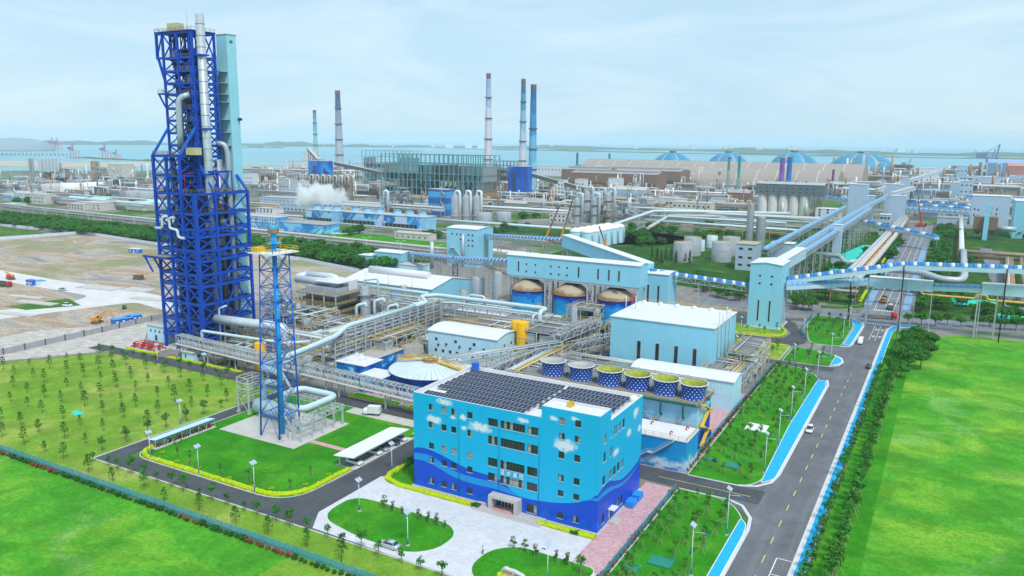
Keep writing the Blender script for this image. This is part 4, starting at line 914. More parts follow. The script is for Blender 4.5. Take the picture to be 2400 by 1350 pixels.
place(lamp(7.2,-1.1),[(-169.9,118.4,0,'solar lamp at the rounded left corner of the flare lawn',g_,.14),(-151.9,118.3,0,'solar lamp on the middle of the flare lawn hedge',g_,.14),(-133,118.2,0,'solar lamp on the flare lawn hedge nearest the plaza',g_,.14),(-113.2,143.4,0,'solar lamp between the carport road and the control building',g_,.14),(-183.9,138.4,0,'solar lamp behind the bicycle shed on the field edge',g_,.06),(-242.7,175,0,'solar lamp on the road below the blue tower',g_,.06),(-218,175,0,'solar lamp on the field corner left of the flare stack',g_,.06),(-106.4,123.2,0,'solar lamp at the left end of the larger plaza lawn',g_,.14),(a1[0],a1[1],0,'solar lamp on the middle of the larger plaza lawn',g_,.14),(a2[0],a2[1],0,'solar lamp beside the inscribed stone',g_,.14),(-73.3,331.5,0,'solar lamp on the oval lawn before the tall pale tower',g_,.14),(-66.8,296.4,0,'solar lamp on the inner lawn right of the large pale hall',g_,.14),(-45.4,295.3,0,'solar lamp at the end of the long fence by the small lawn',g_,.1),(-49.3,340.4,0,'solar lamp beside the curved inner road',g_,.14),(-262,176,0,'solar lamp in front of the red pump set',g_,.06)])
g_='tall solar lamps along the main road'
od=['nearest','second','third','fourth','fifth','sixth','seventh','eighth','ninth','tenth','farthest']
place(lamp(10.2,2.2),[(x,y,0,f'{od[i]} tall white solar lamp along the left side of the main road',g_,.14)for i,(x,y)in enumerate(((-36.0,134.3),(-34.1,153.3),(-34,189.4),(-34.4,208.6),(-35.2,231.3),(-35,253),(-34.6,276.4),(-34.2,306.6),(-33.9,338.9),(-34,361),(-35.4,381)))])
for i in range(9):
 pass
 # double-arm lamps of the far road behind the belt
def twin():
 t=T('twin_lamp','','street lamp'); O('pole',MB().cyl((0,0,0),(0,0,10),0.16,0.10,7),m_lampw,t)
 for s in(-1,1):O('arm',MB().tube([(0,0,9.6),(s*1.2,0,11.0),(s*2.8,0,11.3)],0.11,6),m_lampw,t); O('lamp_head',MB().box(s*2.8-0.5,-0.2,11.2,s*2.8+0.5,0.2,11.42),m_white,t)
 return t
place(twin(),[(-760+i*33,440-max(0,(i-11))*3.0,R(35),'white double-arm lamp in the row behind the shelter belt','double-arm lamps behind the shelter belt',0)for i in range(15)])
g1_='tall masts with floodlights'
for px,py,h,lab in((1606,860,17,'bare grey pole at the edge of the right meadow clump'),(2100,800,17,'grey concrete pole at the far edge of the right meadow'),(2160,690,12,'slim pole beside the crossing on its right side')):
 x,y=at(px if px!=1606 else 2135,py if px!=1606 else 787); t=T('utility_pole',lab,'pole',(x,y,0)); O('pole',MB().cyl((x,y,0),(x,y,h),0.16,0.10,7),m_concd,t); O('crossarm',MB().box(x-0.9,y-0.06,h-0.7,x+0.9,y+0.06,h-0.55),m_steeld,t)
 # vehicles
m_carw=M('car_white',(0.78,0.79,0.80),0.25,0,var=0.02,spec=0.6); m_cars=M('car_silver',(0.55,0.60,0.66),0.25,0.4,var=0.03,spec=0.6); m_cardk=M('car_dark',(0.06,0.07,0.08),0.25,0.2,spec=0.6)
m_lamp_c=M('headlamp',(0.7,0.72,0.75),0.15); m_tail=M('tail_lamp',(0.5,0.02,0.02),0.3)
def wheel(t,x,y,r,w_=0.22):
 o=O('wheel',MB().cyl((x,y-w_/2,r),(x,y+w_/2,r),r,n=14),m_rubber,t); O('rim',MB().cyl((x,y-w_/2-0.01,r),(x,y+w_/2+0.01,r),r*0.6,n=10),m_silver,o)
def loft(mb,secs):
 """closed hull through cross-sections: (x, half width low, half width high, z low, z shoulder, z top)"""
 P=[]
 for x,wl,wh,z0,z1,z2 in secs:P+=[(x,-wl,z0),(x,-wl*1.03,(z0+z1)/2),(x,-wl,z1),(x,-wh,z2),(x,wh,z2),(x,wl,z1),(x,wl*1.03,(z0+z1)/2),(x,wl,z0)]
 n=len(secs); F=[(i*8+j,i*8+(j+1)%8,(i+1)*8+(j+1)%8,(i+1)*8+j)for i in range(n-1)for j in range(8)]
 F+=[tuple(range(7,-1,-1)),tuple((n-1)*8+j for j in range(8))]; return mb.add(P,F,True)
def car(name,label,cat,x,y,rz,paint,suv=False,group=None,z=0.1):
 t=T(name,label,cat,(0,0,0),group); hgt=1.72 if suv else 1.46
 O('body',loft(MB(),[(-2.35,.70,.66,.42,.62,.78),(-2.25,.84,.78,.28,.70,.92),(-1.5,.90,.82,.22,.78,.98),(0,.91,.83,.20,.80,.96),(1.2,.90,.80,.22,.76,.92),(2.0,.86,.74,.26,.66,.80),(2.33,.70,.62,.36,.55,.66)]),paint,t)
 rear=-2.1 if suv else-1.75
 O('window_band',loft(MB(),[(rear,.74,.60,.90,.94,1.0),(rear+0.55,.80,.62,.90,.96,hgt-0.06),(0.1,.80,.64,.90,.96,hgt-0.02),(1.25,.78,.56,.88,.92,.96)]),m_glass,t)
 O('roof',loft(MB(),[(rear+0.45,.58,.50,hgt-.10,hgt-.07,hgt-.03),(-0.5,.66,.56,hgt-.06,hgt-.03,hgt+.03),(0.35,.62,.52,hgt-.10,hgt-.06,hgt-.02)]),paint,t)
 for sx in(-1.4,1.42):
  for sy in(-0.80,0.80):wheel(t,sx,sy,0.33)
 for sy in(-0.55,0.55):O('headlight',MB().box(2.2,sy-0.16,.58,2.34,sy+0.16,.70),m_lamp_c,t); O('tail_light',MB().box(-2.37,sy-0.18,.70,-2.28,sy+0.18,.82),m_tail,t)
 for sy in(-0.98,0.98):O('mirror',MB().box(0.85,sy-0.1,.92,1.0,sy+0.1,1.05),paint,t)
 t.location=(x,y,z); t.rotation_euler=(0,0,rz); WL[t.name]=(x,y,z); return t
car('sedan','silver sedan driving on the near works road past the plaza lawn','car',-91.3,114.4,R(180),m_cars)
for y,p_,l in((142.6,m_carw,'white car parked under the near end of the carport'),(150.2,m_carw,'white car parked under the middle of the carport'),(153.0,m_cars,'silver car parked beside the white one under the carport'),(157.6,m_cardk,'dark car parked in the shade of the carport'),(161.0,m_carw,'white car at the far end of the carport')):car('sedan',l,'car',-124.2,y,R(0),p_,group='cars under the carport',z=0.2)
car('suv','white sport utility car driving on the left lane of the main road','car',-29.0,225.5,R(-90),m_carw,True)
car('sedan','small dark car parked against the right kerb of the main road','car',-20.9,304.5,R(90),m_cardk)
def van(name,label,x,y,rz,l_=5.6,h_=2.5,boxy=False,z=0.1,cat='van'):
 t=T(name,label,cat)
 if boxy:
  O('cargo_box',MB().box(-l_/2,-1.0,0.75,l_/2-1.7,1.0,h_+0.3),m_carw,t); O('cab',loft(MB(),[(l_/2-1.65,.92,.88,.4,1.3,2.1),(l_/2-0.5,.92,.80,.4,1.2,2.05),(l_/2,.88,.82,.4,.9,1.1)]),m_carw,t); O('windscreen',MB().add([(l_/2-0.42,-.78,1.95),(l_/2-0.42,.78,1.95),(l_/2+0.03,.82,1.15),(l_/2+0.03,-.82,1.15)],[(0,1,2,3)]),m_glass,t); O('chassis',MB().box(-l_/2,-0.4,0.45,l_/2-0.3,0.4,0.72),m_steeld,t)
 else:
  O('body',loft(MB(),[(-l_/2,.94,.86,.35,1.3,h_-.1),(-l_/2+0.4,.96,.88,.3,1.4,h_),(l_/2-1.6,.96,.88,.3,1.4,h_),(l_/2-0.9,.95,.82,.3,1.2,1.9),(l_/2,.88,.80,.35,.8,1.1)]),m_carw,t)
  O('windscreen',MB().add([(l_/2-1.5,-.8,h_-.15),(l_/2-1.5,.8,h_-.15),(l_/2-0.75,.82,1.5),(l_/2-0.75,-.82,1.5)],[(0,1,2,3)]),m_glass,t)
  for s in(-1,1):O('side_window',MB().box(-l_/2+0.6,s*0.945-0.02,1.45,l_/2-1.6,s*0.945+0.02,2.0),m_glass,t)
 for sx in(-l_/2+1.0,l_/2-0.9):
  for sy in(-.82,.82):wheel(t,sx,sy,0.36)
 t.location=(x,y,z); t.rotation_euler=(0,0,rz); return t
van('delivery_van','white delivery van driving toward the camera on the main road',-27.4,341,R(-90))
van('box_truck','white box truck parked on the bays behind the flare lawn',-143.4,172.6,R(200),5.4,2.5,True,0.18,'truck')
def truck(name,label,x,y,rz,cabmat,bodymat,load=None,l_=9.0):
 t=T(name,label,'truck'); O('chassis',MB().box(-l_/2,-0.5,0.8,l_/2-0.4,0.5,1.1),m_steeld,t)
 O('cab',loft(MB(),[(l_/2-2.2,1.2,1.1,.7,2.2,3.0),(l_/2-0.3,1.2,1.1,.7,2.0,2.95),(l_/2,1.15,1.08,.7,1.6,2.6)]),cabmat,t); O('windscreen',MB().box(l_/2-0.1,-1.0,1.75,l_/2+0.04,1.0,2.5),m_glass,t)
 b=MB(); b.box(-l_/2,-1.25,1.12,l_/2-2.5,1.25,1.25); b.box(-l_/2,-1.25,1.25,l_/2-2.5,-1.15,2.7); b.box(-l_/2,1.15,1.25,l_/2-2.5,1.25,2.7); b.box(-l_/2,-1.15,1.25,-l_/2+0.1,1.15,2.7); b.box(l_/2-2.6,-1.15,1.25,l_/2-2.5,1.15,3.0); O('tipper_body',b,bodymat,t)
 if load:O('load',MB().add([(-l_/2+.1,-1.14,2.4),(l_/2-2.6,-1.14,2.4),(l_/2-2.6,1.14,2.4),(-l_/2+.1,1.14,2.4),(-1.2,0,3.3),(0.2,0,3.2),(-2.6,0.1,3.1)],[(0,1,5,4),(1,2,5),(2,3,6,5),(3,0,6),(0,4,6),(4,5,6)]),load,t)
 for sx in(-l_/2+1.0,-l_/2+2.3,l_/2-1.2):
  for sy in(-1.0,1.0):wheel(t,sx,sy,0.5,0.4)
 t.location=(x,y,0.1); t.rotation_euler=(0,0,rz); return t
truck('tipper_truck','dark tipper truck with orange front driving under the yellow pipe',-26.3,440,R(-90),m_orange,m_steeld)
truck('tipper_truck','dark tipper truck with heaped tan load at the crossing',-21.9,423,R(90),m_steeld,m_steeld,m_sand)
t=T('flatbed_truck','red cab truck with a long empty flatbed trailer turning at the crossing','truck')
O('cab',loft(MB(),[(4.6,1.2,1.15,.8,2.4,3.5),(6.7,1.2,1.12,.8,2.3,3.5),(7.2,1.15,1.1,.8,1.8,2.8)]),m_red,t); O('windscreen',MB().box(7.05,-1.05,2.0,7.2,1.05,2.9),m_glass,t); O('tractor_frame',MB().box(2.4,-0.5,0.8,6.6,0.5,1.1),m_steeld,t)
O('trailer_deck',MB().box(-7.6,-1.3,1.25,4.2,1.3,1.45),m_steeld,t)
for i in range(7):O('crossbar',MB().box(-7.2+i*1.6,-1.32,1.45,-6.9+i*1.6,1.32,1.75),m_rust,t)
O('side_rail',MB().box(-7.6,-1.34,0.95,4.2,-1.25,1.24),m_rust,t)
for sx in(-6.6,-5.4,-4.2,2.6,3.7,6.0):
 for sy in(-1.05,1.05):wheel(t,sx,sy,0.5,0.4)
t.location=(-24.6,396.6,0.1); t.rotation_euler=(0,0,R(6))
# excavator
t=T('excavator','orange tracked excavator digging at the edge of the building site','excavator')
for s in(-1,1):O('track',MB().tube([(-1.9,s*1.3,0.45),(1.9,s*1.3,0.45)],0.45,8).box(-1.9,s*1.3-0.3,0.0,1.9,s*1.3+0.3,0.88),m_steeld,t)
O('house',MB().box(-2.3,-1.35,1.1,1.0,1.35,1.9).box(-2.3,-1.35,1.9,-0.6,1.35,2.4),m_orange,t); O('cab',MB().box(-0.1,0.3,1.9,1.5,1.35,3.1),m_glass,t); O('cab_roof',MB().box(-0.15,0.25,3.1,1.55,1.4,3.2),m_orange,t)
O('boom',MB().beam((0.8,-0.3,1.8),(3.6,-0.3,5.2),0.5,0.6).beam((3.5,-0.3,5.1),(6.2,-0.3,4.9),0.45,0.55),m_orange,t); O('stick',MB().beam((6.1,-0.3,5.1),(7.5,-0.3,2.0),0.35,0.45),m_orange,t); O('bucket',MB().add([(7.1,-.8,2.1),(7.9,-.8,2.1),(7.8,-.8,1.1),(7.0,-.8,1.0),(7.1,.2,2.1),(7.9,.2,2.1),(7.8,.2,1.1),(7.0,.2,1.0)],[(0,3,2,1),(4,5,6,7),(1,2,6,5),(2,3,7,6),(3,0,4,7)]),m_steeld,t)
ex=at(228,757); t.location=(ex[0],ex[1],0.05); t.rotation_euler=(0,0,R(32))
# site cabins, plates, plant on the building site
def cabin(px,py,l_,w_,rz,mat,roofm,label,h=2.7):
 x,y=at(px,py); t=T('site_cabin',label,'cabin',(x,y,0),'cabins on the building site'); c,s=math.cos(rz),math.sin(rz)
 O('walls',MB().cbox(x,y,0.02,l_,w_,h,rz),mat,t); O('roof',MB().cbox(x,y,h+0.02,l_+0.3,w_+0.3,0.15,rz),roofm,t)
 for i in range(3):q=-l_/2+l_*(i+0.5)/3; O('window' if i!=1 else 'door',MB().cbox(x+q*c+(w_/2+.02)*s,y+q*s-(w_/2+.02)*c,0.9 if i!=1 else 0.1,1.0,0.04,1.0 if i!=1 else 2.0,rz),m_white,t)
m_cabb=M('cabin_blue',(0.02,0.16,0.60),0.5,streak=0.1); m_cabr=M('cabin_roof_blue',(0.05,0.30,0.80),0.5)
cabin(318,592,10,3,R(6),m_cabb,m_white,'blue site cabin far out on the bare earth left of the tower')
cabin(75,668,6,3,R(0),m_cabb,m_cabb,'dark blue site container at the corner of the concrete site road'); cabin(96,669,5,3,R(0),m_white,m_cabr,'white site cabin with blue roof beside the dark blue container')
cabin(287,760,8,4.2,R(75),m_cabb,m_cabr,'near blue roofed site cabin behind the grey wall'); cabin(313,753,6,4.2,R(75),m_cabb,m_cabr,'blue roofed site cabin adjoining the near one behind the grey wall')
def plates(px,py,l_,w_,rz,label,z=0.5):
 x,y=at(px,py); S('slab_stack',MB().cbox(x,y,0.02,l_,w_,z,rz),m_conc,label,'slab')
plates(235,675,26,9,R(8),'broad stack of pale concrete panels lying on the site'); plates(325,680,17,8,R(8),'smaller stack of pale panels close to the blue tower'); plates(60,697,22,4,R(10),'long pale slab beside the concrete site road'); plates(85,711,24,5,R(10),'long pale slab on green netting near the white road'); plates(40,738,20,4,R(10),'long pale slab at the left edge of the site'); plates(345,702,18,5,R(10),'pale slab lying between tower and site road'); plates(730,648,17,7,R(8),'pale steel plate stack behind the silver ducts')
sheet('site_net',[at(10,718),at(160,700),at(190,716),at(60,727)],0.08,m_weed)
def rig(px,py,label,mat,rz):
 x,y=at(px,py); t=T('drill_rig',label,'machine',(x,y,0)); O('track',MB().cbox(x,y,0.02,6,3,1.0,rz),m_steeld,t); O('house',MB().cbox(x,y,1.05,5,2.6,1.6,rz),mat,t); c,s=math.cos(rz),math.sin(rz); O('boom',MB().beam((x-4*c,y-4*s,2.2),(x+7*c,y+7*s,3.6),0.7),m_orange,t)
rig(25,655,'red and orange drilling rig at the left edge of the site',m_red,R(170)); rig(325,655,'small dark machine standing alone on the bare earth',m_steeld,R(10))
truck('site_truck','long red lorry parked at the left edge of the site road',*at(12,672),R(5),m_red,m_steeld);
car('sedan','grey car parked on the concrete site road','car',*at(147,681),R(10),m_cars); car('suv','dark car parked near the grass at the tower end of the site road','car',*at(292,723),R(140),m_cardk,True); car('suv','white pickup beside the green netting on the site','car',*at(158,718),R(20),m_carw,True)
# the visitor on the plaza
def person(x,y,z,rz,label):
 t=T('person',label,'person',(x,y,z)); b=bpy.data.meshes.new('body');
 J=[(0,0,0.98),(0,0,1.25),(0,0,1.42),(0,0.01,1.53),(0,0.02,1.66),(0,0.02,1.76),(-.19,0,1.40),(-.25,0.02,1.14),(-.23,0.12,0.92),(.19,0,1.40),(.25,0.0,1.14),(.24,0.08,0.92),(-.1,0,0.92),(-.11,0.12,0.50),(-.11,0.05,0.08),(-.11,0.20,0.04),(.1,0,0.92),(.11,-0.04,0.50),(.11,-0.16,0.09),(.11,-0.02,0.04)]
 E_=[(0,1),(1,2),(2,3),(3,4),(4,5),(2,6),(6,7),(7,8),(2,9),(9,10),(10,11),(0,12),(12,13),(13,14),(14,15),(0,16),(16,17),(17,18),(18,19)]
 Rr=[.15,.14,.15,.06,.10,.08,.07,.055,.045,.07,.055,.045,.10,.07,.05,.045,.10,.07,.05,.045]
 b.from_pydata(J,E_,[]); o=bpy.data.objects.new('body',b); COL.objects.link(o); o.parent=t
 md=o.modifiers.new('skin','SKIN');
 for i,v in enumerate(b.skin_vertices[0].data if b.skin_vertices else[]):v.radius=(Rr[i],Rr[i])
 md2=o.modifiers.new('sub','SUBSURF'); md2.levels=1; md2.render_levels=2
 n=NT('person_clothes'); tcx=n.new('ShaderNodeTexCoord'); zz=n.math('DIVIDE',n.xyz(tcx.outputs['Object'])[2],1.85)
 b.materials.append(n.done(n.ramp(zz,[(0.0,(0.02,0.02,0.02)),(0.06,(0.02,0.025,0.04)),(0.52,(0.65,0.66,0.68)),(0.80,(0.45,0.28,0.20)),(0.915,(0.02,0.02,0.02))],'CONSTANT'),0.8))
 h=MB(); h.lathe((0,0.0,1.66),[(0.105,0.0),(0.115,0.06),(0.09,0.13),(0.0,0.16)],10); hh=O('hair',h,m_rubber,None); hh.parent=t
 t.rotation_euler=(0,0,rz); return o
po_=person(-73.8,121.4,0.12,R(200),'person in white shirt and dark trousers walking across the plaza')
if not po_.data.skin_vertices:
 bpy.context.view_layer.objects.active=po_
 # steel helpers
def B(parent,name,a,b,w_,mat,h=None):return O(name,MB().beam(a,b,w_,h),mat,parent)
def rail(mb,pts,h=1.1,w_=0.07,step=2.0,z=None):
 for i in range(len(pts)-1):
  a,b=Vector(pts[i]),Vector(pts[i+1]); n_=max(1,int((b-a).length/step))
  for q in(h,h*0.55):mb.beam(a+Vector((0,0,q)),b+Vector((0,0,q)),w_)
  for j in range(n_+1):p=a+(b-a)*(j/n_); mb.beam(p,p+Vector((0,0,h)),w_)
 return mb
def truss(mb,a,b,w_,h,n,t=0.14):
 """box girder from a to b (bottom centre line), width w_, height h, n bays"""
 a,b=Vector(a),Vector(b); d=(b-a); s=Vector((-d.y,d.x,0)).normalized()*(w_/2); up=Vector((0,0,h))
 for q in(-s,s):
  mb.beam(a+q,b+q,t*1.3); mb.beam(a+q+up,b+q+up,t*1.3)
  for i in range(n+1):
   p=a+d*(i/n)+q; mb.beam(p,p+up,t)
   if i<n:r_=a+d*((i+1)/n)+q; mb.beam(p if i%2 else p+up,r_+up if i%2 else r_,t*0.9)
 for i in range(n+1):p=a+d*(i/n); mb.beam(p-s,p+s,t); mb.beam(p-s+up,p+s+up,t)
 for i in range(n):p,r_=a+d*(i/n),a+d*((i+1)/n); mb.beam(p-s+up,r_+s+up,t*0.8)
 return mb
def bent(mb,x,y,z,w_,ax='y',t=0.35,brace=True):
 """two-legged braced support under (x,y) up to z"""
 o=(0,w_/2)if ax=='y' else(w_/2,0); l_,r_=(x-o[0],y-o[1]),(x+o[0],y+o[1])
 for p in(l_,r_):mb.beam((p[0],p[1],0),(p[0],p[1],z),t)
 n=max(1,int(z/5))
 for i in range(n):
  z0,z1=z*i/n,z*(i+1)/n; mb.beam((*l_,z1),(*r_,z1),t*0.7)
  if brace:mb.beam((*l_,z0),(*r_,z1),t*0.5); mb.beam((*r_,z0),(*l_,z1),t*0.5)
 return mb
 # the blue shaft furnace tower
m_navy=M('deck_shade_navy',(.012,.022,.09),.7,var=.3)  # dark navy puts the tower's inner shade into decks, equipment and backing sheets
tw=T('furnace_tower','huge royal blue steel shaft furnace tower with crossed bracing on every floor','tower',(-249.5,204,0))
FX=[-260.5,-253.2,-246.0,-238.7]; FY=[192.2,201.0,216.5]
LV=[0.0,6.2,12.5,19.3,26.1,30.4,35.6,39.4,44.6,47.3,53.0,60.2]
for x in FX:
 for y in FY:O('column',MB().box(x-0.45,y-0.45,0.0,x+0.45,y+0.45,73.7 if(x<-245 and y<202)else 60.2),m_blue,tw)
O('column',MB().box(-239.9,192.0-0.35,0,-239.35,192.0+0.3,60.0),m_blue,tw)
def ring(xs,ys,z,d=1.0,w_=0.5,faces='fslb'):
 if 'f' in faces:B(tw,'floor_beam',(xs[0],ys[0],z-d/2),(xs[-1],ys[0],z-d/2),w_,m_blue,d)
 if 'b' in faces:B(tw,'floor_beam',(xs[0],ys[-1],z-d/2),(xs[-1],ys[-1],z-d/2),w_,m_blue,d)
 if 's' in faces:B(tw,'floor_beam',(xs[-1],ys[0],z-d/2),(xs[-1],ys[-1],z-d/2),w_,m_blue,d)
 if 'l' in faces:B(tw,'floor_beam',(xs[0],ys[0],z-d/2),(xs[0],ys[-1],z-d/2),w_,m_blue,d)
def xb(p,q,r_,s_,w_=0.34):B(tw,'brace',p,r_,w_,m_blue,0.5); B(tw,'brace',q,s_,w_,m_blue,0.5)
for i,z in enumerate(LV[1:],1):
 ring(FX,FY,z)
 z0,z1=LV[i-1]+0.2,z-1.0
 for a,b in zip(FX,FX[1:]):
  if i==1 and a<-250:continue
  xb((a+.5,FY[0],z0),(a+.5,FY[0],z1),(b-.5,FY[0],z1),(b-.5,FY[0],z0))
 a,b=FY[0],FY[1]; xb((FX[-1],a+.5,z0),(FX[-1],a+.5,z1),(FX[-1],b-.5,z1),(FX[-1],b-.5,z0))
 if i%2==0:
  zz=LV[i-2]+0.2; a,b=FY[1],FY[2]; m_=(zz+z1)/2; B(tw,'brace',(FX[-1],a,zz),(FX[-1],(a+b)/2,z1),.42,m_blue,.5); B(tw,'brace',(FX[-1],b,zz),(FX[-1],(a+b)/2,z1),.42,m_blue,.5); B(tw,'brace',(FX[-1],a,m_),(FX[-1],a+4,zz+.2),.3,m_blue); B(tw,'brace',(FX[-1],b,m_),(FX[-1],b-4,zz+.2),.3,m_blue)
 else:
  a,b=FY[1],FY[2]; B(tw,'brace',(FX[-1],(a+b)/2,z0),(FX[-1],a,z1),.42,m_blue,.5); B(tw,'brace',(FX[-1],(a+b)/2,z0),(FX[-1],b,z1),.42,m_blue,.5)
 O('deck',MB().box(FX[0]+.7,FY[0]+2.2 if i%2 else FY[0]+.8,z-.35,FX[-1]-3.2 if i%2 else FX[-1]-.8,FY[2]-.8,z-.2),m_navy,tw)
 if i%2==0:O('deck_railing',rail(MB(),[(FX[1]+2,FY[0]+.8,z-.2),(FX[-1]-1,FY[0]+.8,z-.2),(FX[-1]-1,FY[1]+6,z-.2)],1.2,0.1),m_brown,tw)
for z in(66.6,73.7):
 ring(FX[:3],FY[:2],z,0.9)
 for a,b in zip(FX[:3],FX[1:3]):xb((a+.5,FY[0],z-6.2),(a+.5,FY[0],z-.9),(b-.5,FY[0],z-.9),(b-.5,FY[0],z-6.2))
 xb((FX[2],FY[0]+.5,z-6.2),(FX[2],FY[0]+.5,z-.9),(FX[2],FY[1]-.5,z-.9),(FX[2],FY[1]-.5,z-6.2)); O('deck',MB().box(FX[0]+.6,FY[0]+.6,z-.3,FX[2]-.6,FY[1]+6,z-.15),m_navy,tw)
O('deck_railing',rail(MB(),[(FX[0],FY[1],73.75),(FX[0],FY[0],73.75),(FX[2],FY[0],73.75)],1.2,.1),m_brown,tw)
O('deck_railing',rail(MB(),[(FX[2]+1,FY[0],60.3),(FX[3],FY[0],60.3),(FX[3],FY[2],60.3)],1.2,.1),m_brown,tw)
# upper shaft
UX=[-259.5,-251.5,-243.6]; UY=[199.0,204.0,208.8]
UL=[60.2,68.0,73.5,77.5,82.0,86.6,91.0,96.0,100.0,104.3,109.0,117.8]
for x in UX:
 for y in UY:O('column',MB().box(x-.36,y-.36,60.2,x+.36,y+.36,117.8),m_blue,tw)
O('column',MB().box(-245.2,198.75,60.2,-244.6,199.25,117.6),m_blue,tw)
for i,z in enumerate(UL[1:],1):
 ring(UX,UY,z,0.9,0.45); z0,z1=UL[i-1],z-.9
 for j,(a,b)in enumerate(zip(UX,UX[1:])):(xb((a+.4,UY[0],z0),(a+.4,UY[0],z1),(b-.4,UY[0],z1),(b-.4,UY[0],z0),.3)if(i+j)%2 else B(tw,'brace',(a+.4,UY[0],z0),(b-.4,UY[0],z1),.34,m_blue))
 for a,b in zip(UY,UY[1:]):xb((UX[-1],a+.4,z0),(UX[-1],a+.4,z1),(UX[-1],b-.4,z1),(UX[-1],b-.4,z0),.26)
 O('deck',MB().box(UX[0]+.5,UY[0]+(1.2 if i%2 else.5),z-.75,UX[-1]-.5,UY[-1]-.5,z-.22),m_navy,tw)
 O('deck_railing',rail(MB(),[(UX[0]+1,UY[0]-.2,z-.2),(UX[-1]-1,UY[0]-.2,z-.2)],1.1,.08),m_brown,tw)
for y in(199.0,205.0):B(tw,'overhang_strut',(-262.8,y,109.2),(-262.8,y,117.8),.8,m_blue); B(tw,'overhang_strut',(-262.6,y,109.2),(-259.5,y,100.5),.7,m_blue); B(tw,'overhang_strut',(-263.2,y,108.7),(-259.5,y,108.7),.8,m_blue); B(tw,'overhang_strut',(-263.2,y,117.3),(-259.5,y,117.3),.9,m_blue); B(tw,'overhang_strut',(-262.8,y,109.4),(-259.6,y,117),.4,m_blue)
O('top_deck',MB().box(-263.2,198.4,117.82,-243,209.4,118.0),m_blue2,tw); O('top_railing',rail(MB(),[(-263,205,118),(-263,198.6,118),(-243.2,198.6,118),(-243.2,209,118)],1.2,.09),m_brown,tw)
O('side_platform',MB().box(-263.2,198.2,95.6,-258,205,96.2),m_blue,tw); B(tw,'platform_strut',(-262.8,198.6,95.6),(-259.6,198.6,91),.5,m_blue); O('platform_railing',rail(MB(),[(-258,198.3,96.2),(-263,198.3,96.2),(-263,205,96.2)],1.2,.09),m_brown,tw)
for a,b in(((-259.5,199,83.5),(-260.5,192.4,73.7)),((-244.2,198.6,83.5),(-246.0,192.4,73.7)),((-243.8,199,71),(-238.9,200.8,60.2)),((-243.6,216,66),(-238.8,216.5,60.2))):B(tw,'raking_strut',a,b,.8,m_fblue)
for y in(203.2,209.4):B(tw,'frame_post',(-239.2,y,60.2),(-239.2,y,67.9),.6,m_blue)
B(tw,'frame_beam',(-239.2,199,67.6),(-239.2,209.4,67.6),.5,m_blue,.8); xb((-239.2,203.6,60.6),(-239.2,203.6,67.2),(-239.2,209,67.2),(-239.2,209,60.6),.25)
O('outrigger_deck',MB().box(-265.5,188.4,35.4,-252.6,193.4,36.2),m_blue,tw); O('outrigger_plate',MB().box(-265.4,188.5,36.21,-252.7,193.3,36.3),m_brown,tw)
for y in(188.8,192.2):B(tw,'outrigger_strut',(-264.6,y,35.4),(-260.6,y,30.2),.5,m_blue)
# inside: furnace vessel, ducts, riser pipes
O('furnace_vessel',MB().lathe((-250.8,205.5,0),[(2.4,8),(4.4,16),(4.6,40),(4.0,52),(3.2,60),(2.2,78),(2.6,96),(1.4,104),(1.2,112)],24),m_silverd,tw)
for a,r_ in(((-255.5,197,10),1.1),((-244,208,12),1.3),((-256,210,20),1.0)):O('riser_pipe',MB().cyl(a,(a[0],a[1],72),r_,n=12),m_silverd,tw)
O('offtake_pipe',MB().tube([(-252,198.0,76),(-249.6,196.2,80),(-249.2,196.2,94),(-246.5,199,95.5)],1.1,12,2.2),m_silver,tw)
O('offtake_pipe',MB().tube([(-243,207,78),(-240.4,208.4,77.6),(-239.9,209,74),(-239.9,209,14)],1.0,12,2.0),m_silver,tw)
rq=random.Random(12)
for i,z in enumerate(LV[1:-1]):
 for q in range(4):x,y=rq.uniform(-259,-242),rq.uniform(194.5,199); O('equipment',MB().box(x,y,z,x+rq.uniform(1.4,3.6),y+rq.uniform(1,2.4),z+rq.uniform(1.2,3.0)),rq.choice([m_silverd,m_steeld,m_navy,m_navy,m_brown]),tw)
 for q in range(3):x,y=rq.uniform(-243.6,-241),rq.uniform(203,213); O('equipment',MB().cyl((x,y,z),(x,y,z+rq.uniform(2,3.4)),rq.uniform(.5,1.1),n=10),rq.choice([m_silverd,m_steeld,m_silver]),tw)
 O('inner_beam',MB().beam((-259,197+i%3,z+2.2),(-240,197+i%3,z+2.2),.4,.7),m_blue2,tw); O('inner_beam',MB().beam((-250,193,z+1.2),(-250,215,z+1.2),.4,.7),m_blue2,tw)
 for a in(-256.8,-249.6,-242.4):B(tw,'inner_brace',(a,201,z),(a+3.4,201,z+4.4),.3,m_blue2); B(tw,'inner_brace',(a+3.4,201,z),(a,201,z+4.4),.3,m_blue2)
O('shade_backing',MB().box(-259.5,208.4,6,-241,208.7,58),m_navy,tw)  # dark sheets added behind the bracing, standing in for the shaded interior
for a in((-259.8,199.6,2,-247,199.9,59.4),(-244.4,200.2,8,-240.6,200.5,59)):O('shade_backing',MB().box(*a),m_navy,tw)
O('shade_backing',MB().box(-241.2,193.4,3,-240.9,200.2,59),m_navy,tw); O('shade_backing',MB().box(-258,206.2,61,-245.6,206.5,108),m_navy,tw)
